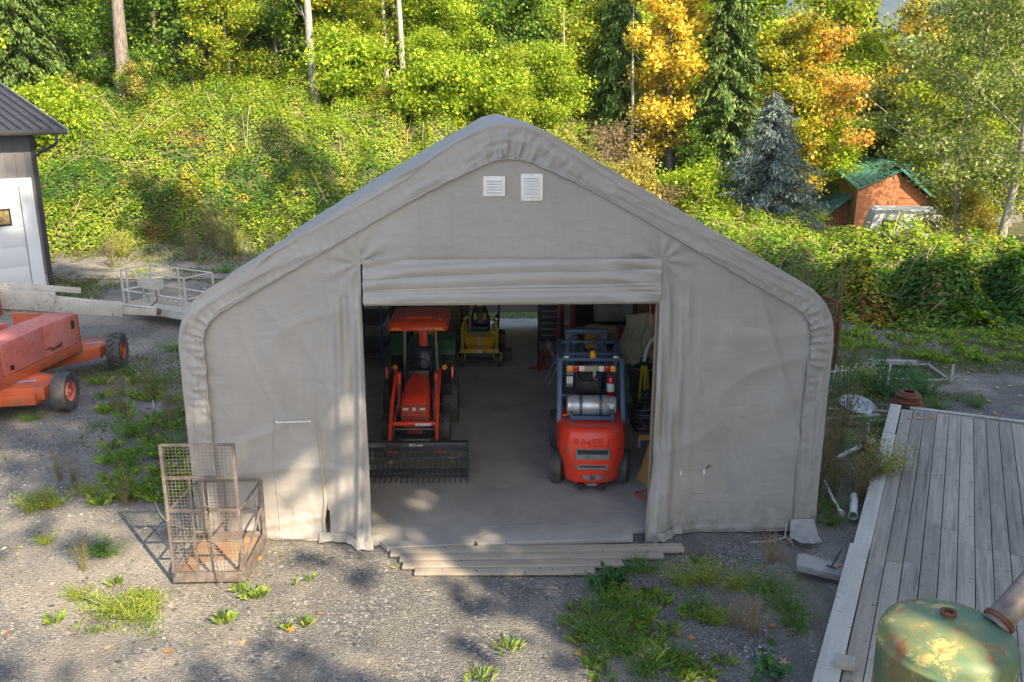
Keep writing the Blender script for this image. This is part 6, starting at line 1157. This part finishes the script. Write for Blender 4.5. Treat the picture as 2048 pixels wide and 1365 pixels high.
pg('bush',1752,965,1.1,'yellow-green leafy bush pressing against the deck edge','bush'); pg('fern',1770,790,1.0,'feathery green ash sapling leaning over the rusty rims','sapling'); pg('fern',1850,790,.6,'low feathery sprig right of the rusty rims','sapling',1)
pg('tall',1672,905,1.15,'tall dry-topped weed against the shelter corner, beside the thin orange leaves','tall_weed'); pg('tall',1690,850,1.0,'tall seedy weed behind the corner one','tall_weed',1); pg('tall',1668,985,.9,'brownish weed nearest the shelter foot','tall_weed',1); pg('tall',1715,1000,.8,'dry weed around the white pipes','tall_weed'); pg('tall',1735,985,.7,'thin weed leaning on the deck edge','tall_weed',1)
pg('low',1710,905,1.3,'bright green clump around the rusty post','weed'); pg('low',1740,850,1.3,'ivy-like clump left of the deck end board','weed',1); pg('low',1655,1010,1,'small green clump at the shelter wall','weed'); pg('lowy',1668,940,.7,'clump with orange-yellow leaves by the shelter wall','weed'); pg('tall',1700,770,.9,'grey-green weed among the wire heap','tall_weed'); pg('low',1835,812,1.2,'green clump at the far deck corner','weed')
pg('fern',1670,795,.7,'feathery weed between rusty crate and wire heap','weed',1); pg('low',1950,812,.9,'trailing greenery on the far end of the deck','weed'); pg('low',1880,818,.9,'greenery along the far end boards of the deck','weed',1)
for u,v,k,s,lb in [(1205,1178,'dock',1.3,'broad-leaved green dock plant at the plank ends'),(1235,1160,'dock',1.0,'second dock plant, right of the larger one'),(1290,1140,'low',.9,'green sprout with a yellow leaf over the plank end'),(1370,1165,'lowy',1.0,'sunlit yellow-green clump right of the planks'),(1420,1165,'lowy',1.1,'brightest yellow-green clump in the weed patch'),(1470,1170,'lowy',.9,'yellow-green clump with reddish leaves'),(1530,1180,'low',1.2,'dark green clump toward the concrete slab'),(1545,1120,'dry',.9,'pinkish-brown dry seed head near the shelter foot'),(1570,1215,'low',1.2,'dense green clump at the right side of the weed patch'),(1590,1250,'low',1.0,'green clump below the dense one'),(1480,1250,'dry',.8,'straw-coloured dry clump in the middle of the weed patch'),(1510,1265,'dry',.9,'second straw-coloured clump lower in the weed patch'),(1440,1245,'lowy',.7,'faded olive clump in the middle of the patch'),(1545,1350,'dock',1.1,'blue-green broad leaves near the bottom edge'),(1400,1215,'low',.8,'small green clump in the gravel of the patch'),
    (1215,1215,'low',1.1,'bushy green clump at the upper left of the weed patch'),(1260,1235,'low',1.1,'bushy green clump right of the upper-left one'),(1185,1270,'low',1.1,'green clump at the left side of the weed patch'),(1240,1300,'low',1.2,'green clump with a fallen leaf on it'),(1290,1345,'low',1.1,'spiky green clump at the bottom edge'),(1350,1320,'low',.9,'green clump right of the spiky one')]:
    pg(k,u,v,s,lb)
for u,v,k,s,lb in [(150,975,'tall',.5,'yellowish tall weed at the far left of the yard'),(110,1010,'lowy',1.1,'olive weed at the left of the sunny gravel'),(65,1020,'lowy',1.0,'leftmost olive weed on the gravel'),(170,1140,'tall',.5,'reddish-tipped weed left of the basket shadow'),(190,1105,'low',.9,'green weed up-left of the basket shadow'),(215,1110,'low',.8,'dark green weed touching the basket shadow'),(235,1220,'lowy',1.1,'sunlit yellow-green patch in front of the basket'),(270,1235,'lowy',.9,'sunlit clump right of the yellow patch'),(250,1010,'tall',.6,'weed on the gravel edge below the long grass'),(290,990,'low',1.2,'grass clump by the shelter foot where the cord begins'),(255,930,'low',1.5,'dark green clump beside the shelter wall'),(265,870,'low',1.6,'green clump halfway along the shelter side'),(300,800,'tall',.8,'tall weeds by the shelter side'),(240,830,'tall',.8,'tall weeds left of the shelter side clump'),(330,910,'low',1.5,'clump tight to the shelter corner'),(345,850,'tall',.9,'tall weeds hard against the shelter wall'),(255,745,'low',1.0,'bright green leafy clump right of the lugged tyre'),(320,770,'low',1.4,'green patch right of the white cord'),(350,700,'low',1.5,'green patch by the shelter side near the basket platform'),(60,840,'low',.8,'small green weed growing under the boom lift')]:
    pg(k,u,v,s,lb)
# dry stalk clumps at the foot of the banks
for k,(x,y) in enumerate([(-11.5,35.5),(-12.5,36.5),(9.5,25),(8.8,26)]):
    plant('tall',x,y,1.9 if k<2 else 1.5,['taller straw-coloured stalks before the left bramble bank, nearer the shelter roof','straw-coloured stalks before the left bramble bank, nearer the workshop','dead stalks at the foot of the right bank, right of the rusty crate','dead stalks at the foot of the right bank, close by the shelter corner'][k],'stalks',group='dead stalks before the left bank' if k<2 else 'dead stalks before the right bank',i=k)
# grass tufts (blades) on the yard
def blades(name,label,spots,mat='leaf',cols=[(.16,.3,.04),(.22,.36,.05),(.3,.4,.08),(.12,.22,.03),(.34,.33,.12)],parent=None):
    V=[];C_=[]
    for (x,y,r,n,h) in spots:
        n=int(n*.6); r*=1.15; h*=.8
        a=rng.random(n)*6.28; rr=r*rng.random(n)**.7; bx=x+np.cos(a)*rr*.6; by=y+np.sin(a)*rr*.6; L=h*(.5+.7*rng.random(n)); an=a+rng.normal(size=n)*.5; ln=.3+.8*rng.random(n)
        dx=np.cos(an)*ln*L; dy_=np.sin(an)*ln*L; w=.0022+.002*rng.random(n); z0=np.full(n,0.)+(gz(bx,by) if abs(x)<100 else 0)
        px_=-np.sin(an)*w; py_=np.cos(an)*w
        V.append(np.stack([np.stack([bx-px_,by-py_,z0],1),np.stack([bx+px_,by+py_,z0],1),np.stack([bx+dx*.5+px_*.8,by+dy_*.5+py_*.8,z0+L*.8],1),np.stack([bx+dx,by+dy_,z0+L*.85],1)],1).reshape(-1,3)); C_.append(pal(cols,n))
    V=np.concatenate(V); c=np.concatenate(C_); return tag(link(name,npmesh(name,V,np.arange(len(V)).reshape(-1,4),M[mat],False,c),parent),label,'grass',kind='stuff')
sp=[]; q=random.Random(4)
for u,v,r,n in [(520,1190,.14,160),(500,1195,.12,140),(450,1240,.14,200),(285,1190,.1,80),(610,1250,.08,80),(575,1255,.07,60),(620,1160,.05,30),(108,1240,.12,120),(480,1180,.1,90),(230,1165,.12,90),(590,1170,.05,20),(1300,1190,.12,160),(1330,1205,.1,80),(1395,1120,.08,60),(1240,1180,.15,160)]: p=G(u,v); sp.append((p.x,p.y,r,n,.13))
for k in range(42): u=1120+q.gauss(.35,.3)*400; v=1190+170*q.random(); p=G(u,v); sp.append((p.x,p.y,.14+.1*q.random(),110,.13))
for k in range(60): u=150+170*q.random(); v=1190+80*q.random(); p=G(u,v); sp.append((p.x,p.y,.12,26,.07))
for k in range(60): u=190+190*q.random(); v=760+250*q.random(); p=G(u,v); sp.append((p.x,p.y,.2,110,.2)) if p.x<-4.7 else None
blades('grass_tufts','short grass tufts scattered over the gravel yard',sp)
sp=[]
for k in range(70): x=6+9*q.random(); y=20.5+3*q.random(); sp.append((x,y,.3,150,.22))
blades('verge_grass','longer green grass at the foot of the right bramble bank',sp)
# ---------------------------------------------------------------- loose stones of the gravel yard
def stones(name,label,N,xr,yr,smin,smax,fn,mat,seed=0):
    x=rng.uniform(*xr,N); y=rng.uniform(*yr,N); k=fn(x,y)>rng.random(N); x=x[k];y=y[k]; n=len(x); s=smin+(smax-smin)*rng.random(n)**4
    base=np.array([(1,0,0),(.3,.9,0),(-.8,.55,0),(-.75,-.6,0),(.35,-.95,0),(.1,.05,.75)]); F=np.array([(0,1,5),(1,2,5),(2,3,5),(3,4,5),(4,0,5)])
    a=rng.random(n)*6.28; v=base[None]*(1+.25*rng.normal(size=(n,6,1)))*np.array([1,1,.8]); X=v[:,:,0]*np.cos(a)[:,None]-v[:,:,1]*np.sin(a)[:,None]; Yv=v[:,:,0]*np.sin(a)[:,None]*1+v[:,:,1]*np.cos(a)[:,None]
    Vv=np.stack([x[:,None]+X*s[:,None],y[:,None]+Yv*s[:,None],gz(x,y)[:,None]-.003+v[:,:,2]*s[:,None]],-1).reshape(-1,3); f=(F[None]+6*np.arange(n)[:,None,None]).reshape(-1,3)
    g_=np.array([(.07,.07,.072),(.12,.117,.112),(.19,.18,.165),(.27,.25,.22),(.45,.42,.38)])[rng.choice(5,n,p=[.3,.34,.24,.105,.015])]*(1+.15*rng.normal(size=(n,1))); c=np.repeat(g_,5,0)
    return tag(link(name,npmesh(name,Vv,f,mat,False,c)),label,'gravel',kind='stuff')
def stonemat():
    m,n,p,L=newmat('stone'); a=n.nodes.new('ShaderNodeAttribute'); a.attribute_name='col'; L(a.outputs[0],p.inputs['Base Color']); p.inputs['Roughness'].default_value=.85; return m
M['stone']=stonemat()
notslab=lambda x,y:1.-((x>-1.9)&(x<1.9)&(y>11.05)|(np.abs(x)<4.5)&(y>11.6)|((x-3.14)*.892-(y-7.9)*.4515>-.05))
stones('gravel_stones','loose grey gravel in front of the shelter',62000,(-8.5,5),(6.5,12),.005,.024,notslab,M['stone'])
stones('broken_stones','coarser broken stones in the lower left of the yard',3500,(-8.5,-1.5),(6.5,12.5),.01,.045,lambda x,y:notslab(x,y)*.9,M['stone'])
stones('yard_stones','loose gravel beside the shelter and under the boom lift',34000,(-14,-4.6),(12,24),.01,.035,lambda x,y:np.ones_like(x),M['stone'])
stones('far_stones','loose gravel beyond the deck',16000,(5.5,14),(11,24),.01,.04,lambda x,y:notslab(x,y)*1.,M['stone'])
stones('pale_rocks','pale broken stones scattered on the dirt behind the boom lift',4500,(-24,-5),(28,38),.03,.09,lambda x,y:ss(-.1,.3,vn(x*.4,y*.6,15)),M['stone'])
# ---------------------------------------------------------------- fallen maple leaves
def mapleleaf(seed,cols):
    q=random.Random(seed); pts=[]; R0=[1,.42,.85,.38,.62,.3,.25,.3,.62,.38,.85,.42]; A=[90,70,48,25,-5,-35,-90,-145,-175,155,132,110]
    pts=[(r*cos(R(a)),r*sin(R(a)),.18*r*q.uniform(.2,1)) for r,a in zip(R0,A)]; v=[(0,0,0)]+pts; f=[(0,1+i,1+(i+1)%12) for i in range(12)]
    v+= [(.02,-.25,0),(.0,-.9,.1),(-.02,-.25,0)]; f.append((13,14,15))
    me=bpy.data.meshes.new('maple_leaf'); me.from_pydata(v,[],f); a=me.attributes.new('col','FLOAT_COLOR','FACE'); c=np.ones((13,4),np.float32)
    for i in range(13): c[i,:3]=np.array(cols)*q.uniform(.8,1.2)
    a.data.foreach_set('color',c.ravel()); me.materials.append(M['dryleaf']); return me
LM={'brown':[mapleleaf(i,(.36,.17,.07)) for i in range(2)],'orange':[mapleleaf(i+5,(.55,.24,.06)) for i in range(2)],'tan':[mapleleaf(i+9,(.5,.36,.18)) for i in range(2)],'yellow':[mapleleaf(i+13,(.6,.5,.05)) for i in range(2)],'green':[mapleleaf(i+17,(.3,.42,.08)) for i in range(2)]}
leaves=[(562,1112,'brown','curled brown maple leaf on gravel right of the basket'),(520,1118,'orange','orange leaf at the basket corner'),(518,1095,'green','green-yellow leaf behind the basket corner'),(787,1135,'yellow','bright yellow leaf left of the plank ends'),(1368,1095,'orange','orange leaf at the long plank end'),(1295,1215,'yellow','yellow leaf in the weed patch'),(1280,1125,'yellow','yellow leaf lying over the right plank ends'),(488,1285,'tan','tan leaf below the basket'),(300,1278,'tan','large tan leaf in the sunny gravel'),(145,1268,'orange','orange-tan leaf left of the grass tuft'),(237,1250,'orange','orange leaf on the yellow-green patch'),(212,1298,'tan','tan leaf near the sunny lower left'),(335,1305,'orange','orange leaf in the lower sunny gravel'),(15,1265,'brown','pinkish-brown leaf at the left frame edge'),(202,1205,'yellow','large yellow leaf on the sunlit patch'),(640,1228,'orange','small orange leaf between two grass tufts'),(580,1257,'orange','small orange leaf on the left grass tuft'),(1355,1270,'brown','dark brown curled leaf in the weed patch'),(1385,1275,'orange','orange leaf right of the dark curled one'),(1225,1290,'orange','orange-red leaf on the green clump'),(1240,1310,'brown','long red-brown leaf in the grass'),(1155,1310,'orange','orange leaf left of the weed patch'),(1185,1360,'orange','orange leaf at the bottom frame edge'),(1090,1315,'tan','tan leaf on gravel left of the weed patch'),(1267,1232,'tan','tan leaf standing in the green clump'),(1355,1305,'brown','brown leaf by the spiky clump'),(1370,1308,'orange','orange-brown leaf beside the brown one'),(1500,1225,'brown','red-brown leaf at the right of the patch'),(1545,1250,'orange','orange leaf under the dense clump'),(1585,1258,'tan','tan-orange leaf at the patch edge'),(1565,1325,'tan','curled tan leaf by the broad leaves'),(1425,1360,'yellow','yellow leaf at the bottom of the patch'),(440,1010,'brown','brown leaf on the rusty cage floor')]
for k,(u,v,c,lb) in enumerate(leaves):
    p=G(u,v); z=float(gz(p.x,p.y)); z=.10 if 'cage floor' in lb else (.09 if 'plank ends' in lb and 'over' in lb else z)
    o=link('maple_leaf',LM[c][k%2],None,(p.x,p.y,z+.02),(rnd.uniform(-.4,.4),rnd.uniform(-.4,.4),rnd.random()*6.28),.085*rnd.uniform(.8,1.15)); tag(o,lb,'leaf')
for k,(x,y,z,c,lb) in enumerate([(-2.05,13.72,.22,'tan','tan maple leaf caught on the left of the rake'),(-1.0,13.75,.22,'green','yellow-green leaf caught on the right of the rake'),(-1.5,13.6,.16,'brown','brown leaf in the middle of the rake tines'),(-1.35,13.2,.1,'orange','small orange leaf on the concrete below the rake')]): tag(link('maple_leaf',LM[c][0],None,(x,y,z),(.5,.2,k),.09),lb,'leaf')
for k in range(34):
    u=1850+rnd.random()*190; v=715+rnd.random()*95; p=G(u,v); c=rnd.choice(['orange','tan','brown','yellow']); o=link('maple_leaf',LM[c][k%2],None,(p.x,p.y,float(gz(p.x,p.y))+.04),(0,0,rnd.random()*6),.09*rnd.uniform(.7,1.2)); tag(o,'fallen autumn leaf on the grassy gravel beyond the deck','leaf',group='fallen leaves beyond the deck')
for k in range(12):
    p=G(1820+rnd.random()*190,825+rnd.random()*15,.24); o=link('maple_leaf',LM[rnd.choice(['orange','brown','tan'])][k%2],None,(p.x,p.y,.245),(.1,.1,rnd.random()*6),.08); tag(o,'fallen leaf lying on the far end of the deck','leaf',group='fallen leaves on the deck')

cover('rear_grass','green grass on the ground seen through the rear opening of the shelter',(-3,4),(24.8,28.5),9000,.07,lambda x,y:np.ones_like(x),[(.2,.34,.04),(.28,.4,.06)],.15)

cover('side_weeds','tangled low weeds between the shelter wall and the deck',(4.5,8.4),(12,20.5),26000,.05,lambda x,y:.8*ss(-.2,.3,vn(x*1.1,y*1.1,21)+.3*vn(x*3,y*3,4)+.1)*(((x-3.14)*.892-(y-7.9)*.4515)<-.02),GR+[(.3,.26,.12),(.2,.24,.06)],.22)
cover('yard_weeds','thin dry weeds and moss on the lower left of the yard',(-8.5,-2.6),(6.8,12.5),15000,.035,lambda x,y:.5*ss(.1,.4,vn(x*.8,y*.8,26)+.4*vn(x*3,y*3,4)),[(.3,.32,.06),(.4,.36,.12),(.22,.28,.05)],.05)
for u,v,k,s_,lb in [(1700,815,'low',1.4,'dark green clump between the wire heap and the lid'),(1690,880,'lowy',.9,'olive clump left of the rusty post'),(1725,940,'tall',.9,'dry weed in front of the rusty post'),(1650,930,'tall',1.0,'tall weed touching the shelter wall below the corner one'),(1665,1040,'low',.9,'clump at the pale sandy patch by the shelter foot'),(1760,1000,'lowy',.8,'yellow-green clump at the deck edge below the leafy bush'),(120,960,'tall',.45,'dry yellow weed beside the leftmost tall weed'),(185,985,'lowy',.9,'low olive weed on the left gravel'),(95,1085,'lowy',.6,'small faded weed at the far lower left'),(160,1190,'lowy',.7,'small yellow weed left of the sunlit patch'),(300,1215,'lowy',.8,'yellowish clump below the basket corner')]: pg(k,u,v,s_,lb)

cover('shed_grass','mixed green grass along the gravel past the deck end',(7.5,16),(17.5,22.5),40000,.05,lambda x,y:.8*ss(-.15,.2,vn(x*.9,y*1.3,31)+.3*vn(x*3,y*3,4)),GR,.08)

for k,(x,y,s_,kd,lb) in enumerate([(-15.5,33.5,1.2,'tall','dry weeds beside the workshop corner'),(-12.8,34.8,1.3,'tall','tall dry weeds before the left bank, right of the workshop'),(-9.6,34.6,1.3,'tall','dry weed clump at the bramble foot above the lift basket'),(-7.8,33.6,1.2,'low','green clump between the lift basket and the shelter roof'),(-13.6,31.5,1.6,'lowy','olive weed patch left of the lift basket'),(-10.8,32.2,1.5,'low','green weed patch behind the lift basket'),(-16,35.6,1.5,'bush','yellowish bush at the foot of the slope by the workshop'),(-8.3,35.4,1.5,'bush','light bush at the foot of the slope near the shelter roof'),(-11.6,36,1.3,'bush','low yellow bush at the middle of the slope foot')]): plant(kd,x,y,s_,lb,i=k)

for k,(x,y,s_,kd,lb) in enumerate([(5.0,13.2,.95,'tall','brown-green weed hugging the shelter wall above the thin white pipe'),(5.15,14.3,1.05,'tall','tall brown weed along the shelter wall, level with the rusty post'),(5.2,15.6,1.0,'bush','greyish leafy shrub along the shelter wall, level with the dished lid'),(5.4,16.9,1.0,'tall','tall weed along the shelter wall below the wire heap'),(5.8,15.0,.8,'low','green clump between the shelter wall and the rusty post'),(5.9,13.2,.8,'tall','thin brown weed between the pipes and the shelter wall'),(6.9,15.6,.9,'low','dark green clump against the upper deck edge'),(7.5,18.0,1.0,'bush','leafy shrub behind the dished lid'),(5.5,18.2,1.1,'tall','tall weed at the rear of the shelter side strip')]): plant(kd,x,y,s_,lb,i=k)
# ---------------------------------------------------------------- air
mb=MB(); mb.b2((-4200,-200,-70),(6200,4200,1700)); hz=mb.build('haze',[newmat('haze_air')[0]],None,0); tag(hz,kind='stuff',label='pale autumn haze filling the valley air',cat='haze')
n=hz.data.materials[0].node_tree; n.nodes.remove(n.nodes['Principled BSDF']); v=n.nodes.new('ShaderNodeVolumePrincipled'); v.inputs['Color'].default_value=(.5,.64,1,1); v.inputs['Density'].default_value=.00013; v.inputs['Anisotropy'].default_value=0; n.links.new(v.outputs[0],n.nodes['Material Output'].inputs['Volume'])
S.cycles.volume_bounces=0
